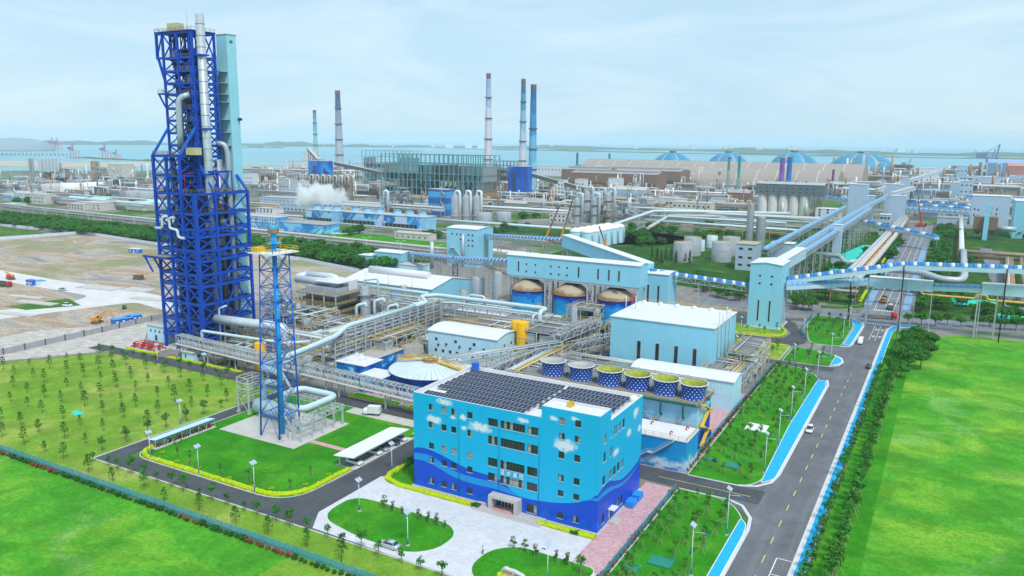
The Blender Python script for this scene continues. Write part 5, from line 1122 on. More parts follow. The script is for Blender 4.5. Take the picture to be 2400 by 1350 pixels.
for i,z in enumerate(UL[:-1]):
 for q in range(3):x,y=rq.uniform(-258,-247),rq.uniform(200,204); O('equipment',MB().box(x,y,z,x+rq.uniform(1.4,4),y+2,z+rq.uniform(1.5,3.2)),rq.choice([m_silverd,m_steeld,m_navy,m_brown]),tw)
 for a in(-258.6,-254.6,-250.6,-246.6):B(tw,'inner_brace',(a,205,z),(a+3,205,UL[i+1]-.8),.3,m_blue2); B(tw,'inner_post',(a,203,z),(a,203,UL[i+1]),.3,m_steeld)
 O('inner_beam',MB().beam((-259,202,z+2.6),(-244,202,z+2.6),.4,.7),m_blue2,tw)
for pts in([(-259.8,190.6,46.7),(-255.8,190.6,46.7),(-255.6,190.6,51),(-253.6,191.6,51.2)],[(-249.2,191,51),(-251.6,190.6,50.8),(-251.6,190.6,46.9),(-247.4,190.6,46.6),(-247.2,190.6,43.8),(-244.6,191.2,43.6)]):O('vent_pipe',MB().tube(pts,0.5,10,1.1),m_pipe,tw)
O('fire_pipe',MB().tube([(-245.3,193.4,45),(-245.3,193.4,67),(-241.4,194.5,67.4)],.11,6),m_red,tw)
O('stair_flight',MB().beam((-257,193.4,60.3),(-252,193.4,66.5),.9,.3),m_brown,tw)
# clad lift shaft
ls=O('lift_shaft',MB().box(-249.6,215.0,0,-244.0,219.5,118.2),m_teal,tw); O('shaft_cap',MB().box(-249.8,214.8,118.2,-243.8,219.7,118.5),m_steel,ls); O('louvre',MB().box(-243.98,216.4,115.2,-243.93,217.8,116.2),m_steeld,ls)
O('stair_clad',MB().box(-252.4,214.6,68,-249.65,216.2,111),m_teal,tw)
for z in(104.5,100.3,96.2,93.3,86.8,82,77):O('landing',MB().box(-249.0,211.6,z,-244.2,215,z+.18),m_steel,tw)
O('shaft_bracket',MB().box(-243.99,218.4,86.6,-242.9,219.6,87.6),m_blue2,tw)
# flue stack fixed to the tower
sk=MB().cyl((-241.3,201.1,3),(-241.3,201.1,123.4),1.55,n=20); fs=O('flue_stack',sk,m_silver,tw)
for i in range(29):z=8+i*4; O('flange',MB().cyl((-241.3,201.1,z),(-241.3,201.1,z+.16),1.66,n=20),m_steel,fs)
for z in(66.5,83,109):O('stack_clamp',MB().box(-243.6,199.1,z,-239.5,203,z+.5),m_blue,tw)
O('hoist_cabin',MB().box(-257.8,200,118,-252.2,203,121),M('hoist_cream',(0.62,0.55,0.28),0.5,streak=.2),tw); O('hoist_beam',MB().beam((-259.5,201.5,119),(-257.8,201.5,119),.5),m_orange,tw)
O('lightning_rod',MB().cyl((-245.5,199,118),(-245.5,199,126),.07,n=5),m_steel,tw)
O('cab',MB().box(-245.6,195,73.8,-240.8,198,76.4),bpy.data.materials['hoist_cream'],tw)
O('footing',MB().box(-262,190.6,0.03,-237.2,218,0.5),m_conc,tw)
# flare stack with lattice tower
fl=T('flare_stack','slender blue lattice flare stack with cyan riser on the white pad','flare stack',(-154.5,147.5,0.26))
ZL=[0.3,6.8,14.2,20.8,27,32.3,37.2,41.5,45.9,50.4]
base=[(-158,143.6),(-151,143.6),(-151,151.2),(-158,151.2)]; top=[(-157.3,145.6),(-152,145.6),(-152,150.8),(-157.3,150.8)]
def fp(i,z):f=(z-.3)/50.1; return Vector((base[i][0]*(1-f)+top[i][0]*f,base[i][1]*(1-f)+top[i][1]*f,z))
for i in range(4):
 O('leg',MB().cyl(fp(i,.3),fp(i,50.4),.24,.18,8),m_fblue,fl); O('footing',MB().cbox(base[i][0],base[i][1],.26,1.6,1.6,.35),m_conc,fl)
 for z0,z1 in zip(ZL,ZL[1:]):
  j=(i+1)%4; O('ring_beam',MB().cyl(fp(i,z1),fp(j,z1),.13,n=6),m_fblue,fl)
  if z0>1:O('brace',MB().cyl(fp(i,z0),fp(j,z1),.085,n=5),m_fblue,fl); O('brace',MB().cyl(fp(j,z0),fp(i,z1),.085,n=5),m_fblue,fl)
  else:q=(fp(i,z1)+fp(j,z1))/2; O('brace',MB().cyl(fp(i,z0),q,.09,n=5),m_fblue,fl); O('brace',MB().cyl(fp(j,z0),q,.09,n=5),m_fblue,fl)
O('riser',MB().cyl((-154.6,148.2,.3),(-154.6,148.2,53),.66,n=18),m_fcyan,fl)
for z in ZL[1:-1]:O('riser_guide',MB().cyl((-154.6,148.2,z-.3),(-154.6,148.2,z+.3),.82,n=14),m_fblue,fl)
O('platform',MB().box(-159,143.2,50.5,-150,152.6,50.8),m_white,fl); O('platform_railing',rail(MB(),[(-159,143.2,50.8),(-150,143.2,50.8),(-150,152.6,50.8),(-159,152.6,50.8),(-159,143.2,50.8)],1.2,.09),m_yrail,fl)
O('ignition_skid',MB().box(-158.4,144,50.8,-156.4,147,52).cyl((-158,147.4,51.4),(-156,149,51.4),.3,n=8),m_yrail,fl)
O('tip_platform',MB().lathe((-154.6,148.2,53),[(0.9,0),(2.2,0),(2.2,.15),(0.9,.15)],8),m_fcyan,fl); pts=[(-154.6+2.1*math.cos(a*.785),148.2+2.1*math.sin(a*.785),53.15)for a in range(9)]; O('tip_railing',rail(MB(),pts,1.1,.08),m_yrail,fl)
O('flare_tip',MB().lathe((-154.6,148.2,53),[(.8,0),(.8,3.2),(1.0,3.4),(1.0,4.6),(.9,4.6),(.8,3)],16),m_fcyan,fl); O('wind_shield',MB().lathe((-154.6,148.2,55.6),[(1.25,0),(1.5,.7),(1.3,1.3)],12),m_rust,fl)
for i in range(8):z=.4+i*6.1; O('stair_flight',MB().beam((-157 if i%2 else-152.6,150.2,z),(-152.6 if i%2 else-157,150.2,z+6.0),.8,.2),m_steel,fl)
dr=T('knockout_drum','pale horizontal knockout drum on saddles at the foot of the flare stack','vessel',(-165,155.5,.26))
O('shell',MB().tube([(-171.3,155.5,3.4),(-158.8,155.5,3.4)],2.1,20),m_pipe,dr)
for x,q in((-171.3,-1),(-158.8,1)):
 hb=MB().lathe((0,0,0),[(2.1,0),(1.9,.5),(1.3,.9),(.6,1.1),(0,1.15)],20); hb.v=[(x+q*v[2],155.5+v[0],3.4+v[1])for v in hb.v]; O('head',hb,m_pipe,dr)
for x in(-169.5,-160.5):O('saddle',MB().box(x-.35,154,.26,x+.35,157,2.2),m_pipe,dr)
# plant builders
def roof_mesh(x0,y0,x1,y1,h,kind,rise,t=0.22,o=0.35):
 mb=MB(); x0-=o; x1+=o; y0-=o; y1+=o
 if kind=='flat':mb.box(x0,y0,h,x1,y1,h+t)
 else:
  n=8 if kind=='arch' else 2; along=(x1-x0)>=(y1-y0); P=[]
  for i in range(n+1):
   f=i/n; z=h+rise*(math.sin(f*math.pi)if kind=='arch' else 1-abs(2*f-1))
   for e in(0,1):
    for zz in(z,z+t):P.append((x0 if e==0 else x1,y0+(y1-y0)*f,zz)if along else(x0+(x1-x0)*f,y0 if e==0 else y1,zz))
  for i in range(n):
   a,b=i*4,(i+1)*4; mb_f=[(a+1,a+3,b+3,b+1),(a,b,b+2,a+2),(a,a+1,b+1,b),(a+2,b+2,b+3,a+3)]
   if i==0:mb_f.append((a,a+2,a+3,a+1))
   if i==n-1:mb_f.append((b,b+1,b+3,b+2))
   for f_ in mb_f:pass
   mb.add([P[q]for q in range(a,a+8)],[tuple(v-a for v in f_)for f_ in mb_f])
 return mb
def hall_walls(x0,y0,x1,y1,h,kind,rise,z0=0.0):
 mb=MB(); along=(x1-x0)>=(y1-y0)
 if kind=='flat':return mb.box(x0,y0,z0,x1,y1,h)
 n=8 if kind=='arch' else 2; pr=[(i/n,h+rise*(math.sin(i/n*math.pi)if kind=='arch' else 1-abs(2*i/n-1)))for i in range(n+1)]
 if along:
  ring=[(y0,z0)]+[(y0+(y1-y0)*f,z)for f,z in pr]+[(y1,z0)]; P=[(x,a,b)for x in(x0,x1)for a,b in ring]
 else:
  ring=[(x0,z0)]+[(x0+(x1-x0)*f,z)for f,z in pr]+[(x1,z0)]; P=[(a,y,b)for y in(y0,y1)for a,b in ring]
 N=len(ring); F=[tuple(range(N)),tuple(reversed(range(N,2*N)))]+[(i,N+i,N+(i+1)%N,(i+1)%N)for i in range(N)]
 return mb.add(P,F)
SW={}
def swin(parent,face,x,y,z,w_,h_,mat=None,fr=True,name='window'):
 """small window unit (frame ring + set-back pane) on a wall; face: f (-Y), r (+X), l (-X)"""
 key=(w_,h_,mat.name if mat else '',fr)
 if key not in SW:
  m=MB(); e=min(0.12,w_*0.12)
  for a in((0,-.07,0,e,0,h_),(w_-e,-.07,0,w_,0,h_),(e,-.07,0,w_-e,0,e),(e,-.07,h_-e,w_-e,0,h_)):m.box(*a)
  m.mi=1; m.box(e,-.03,e,w_-e,0.0,h_-e); SW[key]=_mesh(name,m,[m_frame if fr else m_wframe,mat or m_glass],(0,0,0))
 rz={'f':0.0,'r':R(90),'l':R(-90)}[face]; o=0.004
 return OM(name,SW[key],parent,loc=(x,y-o,z)if face=='f' else(x+o,y,z)if face=='r' else(x-o,y,z),rz=rz)
def hall(name,label,x0,y0,x1,y1,h,wall,roof,kind='flat',rise=1.0,wins=(),z0=0.0,cat='building',group=None,trim=None):
 t=T(name,label,cat,((x0+x1)/2,(y0+y1)/2,z0),group)
 O('wall',hall_walls(x0,y0,x1,y1,h,kind,rise,z0),wall,t); O('roof',roof_mesh(x0,y0,x1,y1,h+0.01,kind,rise),roof,t)
 for f,u,z,w_,h_ in wins:swin(t,f,u if f=='f' else(x1 if f=='r' else x0),y0 if f=='f' else u,z,w_,h_)
 if trim:
  for z in trim:O('seam',MB().box(x0-.02,y0-.02,z,x1+.02,y1+.02,z+.1),m_frame,t)
 return t
def vessel(name,label,x,y,z0,r_,h,mat,dome=0.35,cat='vessel',group=None,skirt=True,n=20,rails=True):
 t=T(name,label,cat,(x,y,z0),group); O('shell',MB().lathe((x,y,z0),[(r_,0),(r_,h),(r_*.92,h+r_*dome*.5),(r_*.6,h+r_*dome*.85),(0,h+r_*dome)],n),mat,t)
 for q in(0.3,0.62):O('band',MB().lathe((x,y,z0+h*q),[(r_+.01,0),(r_+.07,.02),(r_+.07,.22),(r_+.01,.24)],n),m_steel,t)
 if rails:pts=[(x+r_*1.05*math.cos(a*.785),y+r_*1.05*math.sin(a*.785),z0+h)for a in range(9)]; O('railing',rail(MB(),pts,1.1,.07),m_yrail,t)
 return t
def pipe(label,pts,r_,mat=None,n=10,bend=None,group=None,name='pipe'):
 return S(name,MB().tube(pts,r_,n,bend),mat or m_pipe,label,'pipe',group,loc=(pts[0][0],pts[0][1],0))
def rack(label,a,b,w_,levels,pitch=6.0,npipe=5,seed=1,mat=None,group=None,pr=(.12,.32),pm=None,brace=True,name='pipe_rack'):
 """portal frames carrying pipes at several levels"""
 rnd=random.Random(seed); A,Bv=Vector(a),Vector(b); d=Bv-A; l_=d.length; d.normalize(); s=Vector((-d.y,d.x)); n_=max(1,round(l_/pitch)); mat=mat or m_frame
 t=T(name,label,'pipe rack',(a[0],a[1],0),group); H_=levels[-1]
 for i in range(n_+1):
  p=A+d*(l_*i/n_); m=MB()
  for q in(-1,1):e=p+s*(q*w_/2); m.box(e.x-.17,e.y-.17,0,e.x+.17,e.y+.17,H_+.6)
  for z in levels:e,f=p-s*(w_/2),p+s*(w_/2); m.beam((e.x,e.y,z-.15),(f.x,f.y,z-.15),.22,.3)
  O('portal_frame',m,mat,t)
 for z in levels:
  for q in(-1,1):e,f=A+s*(q*w_/2),Bv+s*(q*w_/2); O('runner',MB().beam((e.x,e.y,z-.7),(f.x,f.y,z-.7),.18,.26),mat,t)
  for j in range(npipe):
   o=(-0.42+0.84*(j+rnd.uniform(.2,.8))/npipe)*w_; r_=rnd.uniform(*pr); e,f=A+s*o,Bv+s*o
   m=rnd.choice(pm or[m_pipe,m_pipe,m_silver,m_silver,m_frame,m_silverd,m_yrail]); O('pipe',MB().cyl((e.x,e.y,z+r_),(f.x,f.y,z+r_),r_,n=8),m,t)
 if brace:
  m=MB()
  for i in range(0,n_,2):
   for q in(-1,1):
    p,r2=A+d*(l_*i/n_)+s*(q*w_/2),A+d*(l_*(i+1)/n_)+s*(q*w_/2); m.beam((p.x,p.y,.3),(r2.x,r2.y,levels[0]),.12); m.beam((p.x,p.y,levels[0]),(r2.x,r2.y,levels[-1]),.12)
  O('bracing',m,mat,t)
 return t
def module(label,x0,y0,x1,y1,levels,seed=1,mat=None,fill=0.7,dm=None,name='process_module',eq=None,rails=True):
 """open steel process structure: columns, beams, decks, railings, equipment"""
 rnd=random.Random(seed); mat=mat or m_frame; t=T(name,label,'steel frame',((x0+x1)/2,(y0+y1)/2,0))
 nx=max(1,round((x1-x0)/6)); ny=max(1,round((y1-y0)/6)); xs=[x0+(x1-x0)*i/nx for i in range(nx+1)]; ys=[y0+(y1-y0)*i/ny for i in range(ny+1)]; H_=levels[-1]
 for x in xs:
  for y in ys:O('column',MB().box(x-.16,y-.16,0,x+.16,y+.16,H_),mat,t)
 eqm=eq or[m_silver,m_silverd,m_silver,m_pipe,m_frame]; zp=0.1
 for z in levels:
  m=MB()
  for y in ys:m.beam((x0,y,z-.16),(x1,y,z-.16),.2,.32)
  for x in xs:m.beam((x,y0,z-.16),(x,y1,z-.16),.2,.32)
  O('beam_grid',m,mat,t); fx=rnd.uniform(.45,.9); O('deck',MB().box(x0+.2,y0+.2,z,x0+(x1-x0)*fx,y1-.2,z+.06),dm or rnd.choice([m_brown,m_deck,m_grate,m_grate]),t)
  m=MB()
  for q in range(3):yy=rnd.uniform(y0+.5,y1-.5); m.cyl((x0-.6,yy,z+.45),(x1+.6,yy,z+.45),rnd.uniform(.1,.26),n=6)
  for q in range(2):xx=rnd.uniform(x0+.5,x1-.5); m.cyl((xx,y0-.6,z+.8),(xx,y1+.6,z+.8),rnd.uniform(.1,.24),n=6)
  O('pipework',m,rnd.choice([m_pipe,m_silver,m_white,m_frame]),t)
  if rails:O('railing',rail(MB(),[(x0,y0,z+.06),(x1,y0,z+.06),(x1,y1,z+.06),(x0,y1,z+.06),(x0,y0,z+.06)],1.1,.075,2.4),m_yrail if rnd.random()<.75 else m_frame,t)
  br=MB()
  for a,b in zip(xs,xs[1:]):
   if rnd.random()<.6:br.beam((a,y0,zp),(b,y0,z-.3),.12)
   if rnd.random()<.3:br.beam((b,y0,zp),(a,y0,z-.3),.12)
  for a,b in zip(ys,ys[1:]):
   if rnd.random()<.6:br.beam((x1,a,zp),(x1,b,z-.3),.12)
  if br.v:O('bracing',br,mat,t)
  hgt=z-zp-.4
  for a,b in zip(xs,xs[1:]):
   for c_,d_ in zip(ys,ys[1:]):
    if rnd.random()>fill:continue
    cx,cy=(a+b)/2,(c_+d_)/2; ty=rnd.random(); em=rnd.choice(eqm); q=min(b-a,d_-c_)
    if ty<.35:O('vessel',MB().lathe((cx,cy,zp+.05),[(q*.28,0),(q*.28,hgt*.8),(q*.16,hgt*.92),(0,hgt*.95)],14),em,t)
    elif ty<.6:r_=min(q*.22,hgt*.3); O('drum',MB().tube([(a+.6,cy,zp+hgt*.4),(b-.6,cy,zp+hgt*.4)],r_,10),em,t)
    elif ty<.82:O('casing',MB().box(a+.7,c_+.7,zp+.05,b-.9,d_-.8,zp+hgt*rnd.uniform(.5,.85)),em,t)
    else:O('elbow_pipe',MB().tube([(a+.8,c_+.8,zp),(a+.8,c_+.8,zp+hgt*.7),(b-.8,d_-.8,zp+hgt*.7),(b-.8,d_-.8,zp)],.28,8),m_pipe,t)
  zp=z+.06
 if H_>4:O('stair_flight',MB().beam((x0+.5,y0-.6,0),(x0+min(5.5,x1-x0),y0-.6,levels[0]),.8,.2),m_yrail,t)
 return t
 # around the flare pad
t=T('bicycle_shed','long narrow bicycle shed with pale roof beside the flare lawn','shed',(-176.1,133,.14))
for i in range(7):O('roof_panel',MB().add([(-177.6,123.4+i*2.72,2.25),(-174.5,123.4+i*2.72,2.6),(-174.5,126.08+i*2.72,2.6),(-177.6,126.08+i*2.72,2.25),(-177.6,123.4+i*2.72,2.33),(-174.5,123.4+i*2.72,2.68),(-174.5,126.08+i*2.72,2.68),(-177.6,126.08+i*2.72,2.33)],[(3,2,1,0),(4,5,6,7),(0,1,5,4),(1,2,6,5),(2,3,7,6),(3,0,4,7)]),m_cladw,t)
for i in range(8):
 for x,z in((-177.2,2.28),(-174.8,2.55)):O('post',MB().box(x-.06,123.5+i*2.69,.14,x+.06,123.62+i*2.69,z),m_frame,t)
O('slab',MB().box(-177.8,123.2,.1,-174.3,142.6,.22),m_conc,t)
sb=MB(); sb.tube([(-.6,0,.28),(-.6,.01,.3)],.27,10); b1=MB().cyl((-.6,-.05,.28),(-.6,.05,.28),.28,n=12); b2=MB().cyl((.6,-.05,.28),(.6,.05,.28),.28,n=12)
bikes=[_mesh('wheel',b1,m_rubber,(0,0,0)),_mesh('wheel',b2,m_rubber,(0,0,0))]
frames=[_mesh('frame',MB().beam((-.6,0,.3),(-.1,0,.55),.16).beam((-.1,0,.35),(.35,0,.4),.22).beam((.35,0,.4),(.55,0,1.0),.12).beam((-.7,0,.72),(-.1,0,.74),.24),mm,(0,0,0))for mm in(m_cardk,m_cars,m_white,m_red)]
hb=_mesh('handlebar',MB().beam((.52,-.32,1.0),(.52,.32,1.0),.06),m_steeld,(0,0,0))
for i in range(24):
 o=bpy.data.objects.new('scooter',None); COL.objects.link(o); o.location=(-176.0+rt.uniform(-.2,.2),124.1+i*.76,.22); o.rotation_euler=(0,0,rt.uniform(-.15,.15)); o['label']='parked scooter in the row under the bicycle shed roof'; o['category']='scooter'; o['group']='scooters under the bicycle shed'
 for nm,me in(('wheel',bikes[0]),('wheel',bikes[1]),('frame',rt.choice(frames)),('handlebar',hb)):c=bpy.data.objects.new(nm,me); COL.objects.link(c); c.parent=o
t=T('carport','long white cantilever carport beside the works road','carport',(-124.7,150.3,.14))
O('roof',MB().add([(-127.9,139,2.75),(-121.6,139,3.35),(-121.6,161.8,3.35),(-127.9,161.8,2.75),(-127.9,139,2.95),(-121.6,139,3.55),(-121.6,161.8,3.55),(-127.9,161.8,2.95)],[(3,2,1,0),(4,5,6,7),(0,1,5,4),(1,2,6,5),(2,3,7,6),(3,0,4,7)]),m_white,t)
for i in range(5):O('post',MB().box(-127.1,140+i*5.2,.14,-126.8,140.3+i*5.2,2.8),m_frame,t); O('arm',MB().beam((-127,140.15+i*5.2,2.5),(-122.2,140.15+i*5.2,3.2),.14),m_frame,t)
O('gutter',MB().box(-121.58,139,3.3,-121.45,161.8,3.56),m_frame,t)
pipe('thick pale pipe loop on trestles round the flare stack',[(-157,151.5,7),(-150,151.5,7),(-150,165.2,7),(-164,165.2,7),(-164,157.5,7),(-164,157.5,5)],.9,bend=2.6)
pipe('pale pipe rising from the drum and running to the high pipe rack',[(-169,155.5,5),(-169,155.5,11),(-162.5,156.2,11),(-162.5,156.2,14),(-172.5,158,14),(-176.5,184,14),(-179.2,198,14),(-181.2,206,15.6),(-181.2,246,15.6)],.85,bend=2.2)
pipe('thinner pale pipe beside the thick one on the rack',[(-172,160,12.6),(-177.5,186,12.6),(-180.4,199,12.8),(-183.2,208,15.3),(-183.2,246,15.3)],.45,bend=1.6)
t=T('pipe_trestle','white steel trestle under the pipe loop beside the flare stack','trestle',(-147.5,154,.26))
for x,y in((-150.4,146.2),(-148.2,145.9),(-145.9,146),(-145.4,150),(-148.6,154),(-145.4,154),(-148.4,158.5),(-145.4,158.5),(-148.4,162.4),(-145.4,162.4),(-151,150)):O('leg',MB().box(x-.13,y-.13,.26,x+.13,y+.13,6.0),m_frame,t)
m=MB(); truss(m,(-147,146,4.7),(-147,163,4.7),3.2,1.2,8,.12); bent(m,-147,146,5,3,'x',.16); bent(m,-147,154,5,3,'x',.16); bent(m,-147,162,5,3,'x',.16); truss(m,(-150,163.5,4.7),(-163,163.5,4.7),2.2,1.2,6,.12); O('girder',m,m_frame,t)
for x in(-156,-162):O('support',bent(MB(),x,163.5,4.7,2,'y',.16),m_frame,t)
t=T('steel_trestle','pale open steel trestle tower left of the drum','trestle',(-176.5,157.5,.14))
for x in(-179,-174.6):
 for y in(154.7,160.5):O('leg',MB().box(x-.2,y-.2,.1,x+.2,y+.2,11),m_frame,t); O('footing',MB().cbox(x,y,.1,.9,.9,.4),m_conc,t)
for z in(5.5,7.5,9.2,10.9):
 m=MB(); m.beam((-179,154.7,z),(-174.6,154.7,z),.2); m.beam((-179,160.5,z),(-174.6,160.5,z),.2); m.beam((-179,154.7,z),(-179,160.5,z),.2); m.beam((-174.6,154.7,z),(-174.6,160.5,z),.2); m.beam((-176.8,154.7,z),(-176.8,160.5,z),.16); O('ring',m,m_frame,t)
O('bracing',MB().beam((-179,154.7,.3),(-174.6,154.7,5.4),.13).beam((-174.6,154.7,.3),(-179,154.7,5.4),.13).beam((-174.6,154.7,.3),(-174.6,160.5,5.4),.13).beam((-174.6,160.5,.3),(-174.6,154.7,5.4),.13),m_frame,t)
# cable bridge from tower to control building
A_,B_=Vector((-246,187,5.2)),Vector((-107,177.6,5.2)); t=T('cable_bridge','long grey lattice cable bridge running from the blue tower toward the control building','bridge',(-246,187,0))
for i in range(9):p,q=A_.lerp(B_,i/9),A_.lerp(B_,(i+1)/9); O('girder',truss(MB(),p,q,2.8,3.0,9,.13),m_frame,t); O('tray',MB().beam(p+Vector((0,0,.5)),q+Vector((0,0,.5)),2.2,.5),m_steel,t); O('walkway',MB().beam(p+Vector((.2,-1.9,-.2)),q+Vector((.2,-1.9,-.2)),1.0,.2),m_conc,t)
for f in(0.0,.03,.13,.24,.36,.56,.6,.74,.98):p=A_.lerp(B_,f); O('support',bent(MB(),p.x,p.y,5.2,2.6,'y',.3),m_frame,t)
# foot of the tower
hall('guard_hut','small pale blue hut with flat roof under the cable bridge',-240.4,183.4,-234.4,188.2,3.2,m_cladw,m_conc,wins=(('f',-238.8,1.2,.9,1.4),('r',185.3,1.2,1.4,1.2)))
hall('pump_house','pale pump house behind the red pumps at the tower foot',-277,196,-265,205,6.2,m_cladw,m_conc,wins=tuple(('f',-275+i*2.6,3.6,1.0,1.2)for i in range(4))+(('f',-272.4,.3,1.6,2.4),))
hall('stair_enclosure','narrow tall pale blue clad enclosure behind the pump house',-284,214,-272,219,12.5,m_teal,m_steel)
t=T('pump_set','cluster of bright red fire pumps and pipes by the tower','pump set',(-265,185,.03)); rnd=random.Random(4)
O('plinth',MB().box(-271,183.6,.03,-257,190.5,.35),m_conc,t)
for i in range(6):x,y=-270+i*2.2,185.2+(i%2)*2.6; O('pump',MB().cyl((x,y,.4),(x,y,1.9),.5,n=10),m_red,t); O('flange',MB().cyl((x,y,1.9),(x,y,2.1),.7,n=10),m_red,t)
for y,z in((184.6,1.0),(186.8,1.3),(189.4,.9)):O('header',MB().tube([(-271,y,.4),(-271,y,z),(-257.5,y,z),(-257.5,y,.4)],.22,8),m_red,t)
for i in range(5):x=-269.4+i*2.6; O('branch',MB().tube([(x,184.6,1.0),(x,184.6,2.4),(x,189.4,2.4),(x,189.4,.9)],.16,8),m_red,t)
for x,y,l in((-206.5,189.5,'single yellow tank standing under the cable bridge left of the flare stack'),):vessel('yellow_tank',l,x,y,.05,2.0,9.5,m_ytank,.3,'tank',rails=False)
pipe('large silver insulated duct leaving the tower base toward the heater',[(-238,197.5,13),(-222,199,13),(-206,201,13),(-206,201,3)],1.7,m_duct,16,3.0)
pipe('white pipe running level from the tower along the process yard',[(-237,190,2),(-237,190,10),(-215,191.5,10),(-198,193,10),(-192,199,10)],.55)
pipe('white riser pipe beside the tower corner column',[(-236.6,198,1),(-236.6,198,17),(-233,198.4,18.4)],.35)
rack('pipe rack crossing between the tower foot and the flare stack',(-236,202.5),(-186,202.5),6,(5,8,11),6.5,6,3)
rack('lower pipe rack beside the duct at the tower foot',(-234,210),(-190,210),5,(4,7.5),6.5,5,4)
module('steel process deck between the tower and the long pipe rack',-232,214,-208,232,(4.5,9,13.5),11,fill=.6)
module('small open steel deck right of the tower lift shaft',-236,218,-226,228,(5,10,15,19),13,fill=.5)
# gas heater block
t=T('gas_heater','tall grey gas heater block with brown decks and silver ducts on top','heater',(-226,246,0))
O('lower_casing',MB().box(-234,238,1,-215,252,10.2),m_silverd,t); O('upper_casing',MB().box(-236,243,11,-219,257,19),m_silver,t); O('side_panel',MB().box(-218.6,250,12,-218.3,255.4,21),m_roofw,t); O('top_roof',MB().box(-232,243.6,21,-218.3,256,21.3),m_roofw,t)
for z in(3.5,7,10.3,13.8,17.2):O('gallery',MB().box(-238,236.2,z,-213.4,258,z+.14),m_grate,t); O('gallery_railing',rail(MB(),[(-238,236.3,z+.14),(-213.5,236.3,z+.14),(-213.5,258,z+.14)],1.1,.08),m_yrail if z>8 else m_rust,t)
for x in(-238,-232,-226,-219.8,-213.6):
 for y in(236.4,258):O('column',MB().box(x-.2,y-.2,0,x+.2,y+.2,18),m_frame,t)
for i in range(5):O('burner_box',MB().box(-233+i*3.6,237.2,4.2,-231+i*3.6,238,6.4),m_steel,t); O('stiffener',MB().box(-233.6+i*3.6,242.7,11,-233.3+i*3.6,243,19),m_steel,t); O('panel',MB().box(-232.9+i*3.6,237.6,7.4,-230.9+i*3.6,237.98,9.8),m_cladw,t)
for pts in([(-244,246,20.5),(-226,248,20.5),(-222,249,17)],[(-244,252,21.5),(-229,254,21.5),(-226,256,17)],[(-243,246,20.5),(-246,249,20.8),(-243.6,252,21.5)]):O('duct',MB().tube(pts,1.6,14,3.0),m_duct,t)
O('annex_box',MB().box(-233,231.5,4.5,-225,236,9.0),m_cladw,t); O('small_box',MB().box(-222,230,5.6,-217.6,233.6,8.4),m_silverd,t); O('annex_deck',MB().box(-234,229,4.2,-216,236,4.4),m_conc,t); O('annex_frame',bent(bent(MB(),-233,232,4.2,5,'y',.25),-219,232,4.2,5,'y',.25),m_frame,t)
vessel('stripper_column','tall slim silver column standing right of the gas heater',-211.5,252,0,2.1,19,m_silver,.4,'column')
O('ring_platform',MB().lathe((-211.5,252,16),[(2.1,0),(3.3,0),(3.3,.12),(2.1,.12)],14),m_brown,bpy.data.objects['stripper_column'])
pipe('white pipe arching over the slim silver column',[(-211.5,252,20),(-211.5,252,22.2),(-206,254,23),(-206,254,8)],.5)
for i,(x,y)in enumerate(((-206,240),(-202,246),(-199,252))):vessel('scrubber',['squat silver scrubber left of the high pipe rack','squat silver scrubber between two taller pipes','small pale blue tank behind the high pipe rack'][i],x,y,0,1.7,5.5 if i<2 else 7,m_silverd if i<2 else m_pipe,.5,'vessel')
for x,y,h_,l in((-206,240,14,'goose-neck vent pipe over the left scrubber'),(-199.5,243.5,16,'tall goose-neck pipe behind the scrubbers'),(-195.5,247,13.5,'bent pale pipe next to the high pipe rack')):pipe(l,[(x,y,5.5),(x,y,h_),(x+3.4,y+2,h_+1),(x+3.4,y+2,h_-.8)],.65,bend=1.2)
# high pipe racks (L-shaped) with big pale pipes
rack('high pipe rack running away from the flare stack toward the silos',(-182.5,198),(-182.5,262),5.5,(3.2,6.2,9.2,12.0,14.6),5.2,7,21,pr=(.12,.34))
rack('high pipe rack running left to right behind the white process building',(-186,266.5),(-132,266.5),6,(4,7,10,13.2),6.0,6,22)
rack('second parallel pipe rack in front of the workshop',(-236,275),(-186,275),5,(5,8.5,12),6.0,5,23)
pipe('thick pale pipe along the top of the cross rack with an angled loop',[(-181.2,245.6,15.6),(-181.2,254,15.6),(-190,262,15.8),(-186,268,15.8),(-134,268,15.8),(-134,262,15.8),(-134,262,3)],.85,bend=2.0)
pipe('thick pale pipe in front of the workshop bending down to the rack corner',[(-236,276,14),(-196,276,14),(-191,262,14),(-183.2,254,15.3),(-183.2,245.8,15.3)],.8,bend=2.0)
pipe('thinner pale pipe along the front edge of the cross rack',[(-182,262,13.9),(-176,264.8,14.3),(-136,264.8,14.3),(-136,260,14.3),(-136,260,5)],.4,bend=1.2)
pipe('pale pipe arch standing on the cross rack',[(-172,268.8,13.4),(-170.5,269,17.4),(-163,269,17.4),(-163,269,13.4)],.45,bend=1.4)
for i,y in enumerate((204,214)):O('pipe_saddle_tower',truss(MB(),(-185,y,0),(-180,y,0),3,13,2,.16),m_frame,bpy.data.objects['high_rack']if 'high_rack' in bpy.data.objects else T('rack_tower',f'{["near", "second"][i]} braced steel tower under the start of the high pipe rack','trestle',(-182.5,y,0)))
module('ochre railed process deck beside the high pipe rack',-179,216,-172,240,(5,9),31,fill=.4)
module('open steel process deck in front of the workshop',-206,258,-190,272,(4,8,11.5),32,fill=.55)
module('ochre process deck left of the large pale blue hall',-134,246,-120,262,(4,8,12),33,fill=.6)
module('brown steel deck behind the two yellow tanks',-132,262,-118,280,(5,10),34,fill=.6)
module('long low process deck behind the white process building',-172,254,-138,263,(4.5,9),35,fill=.5)
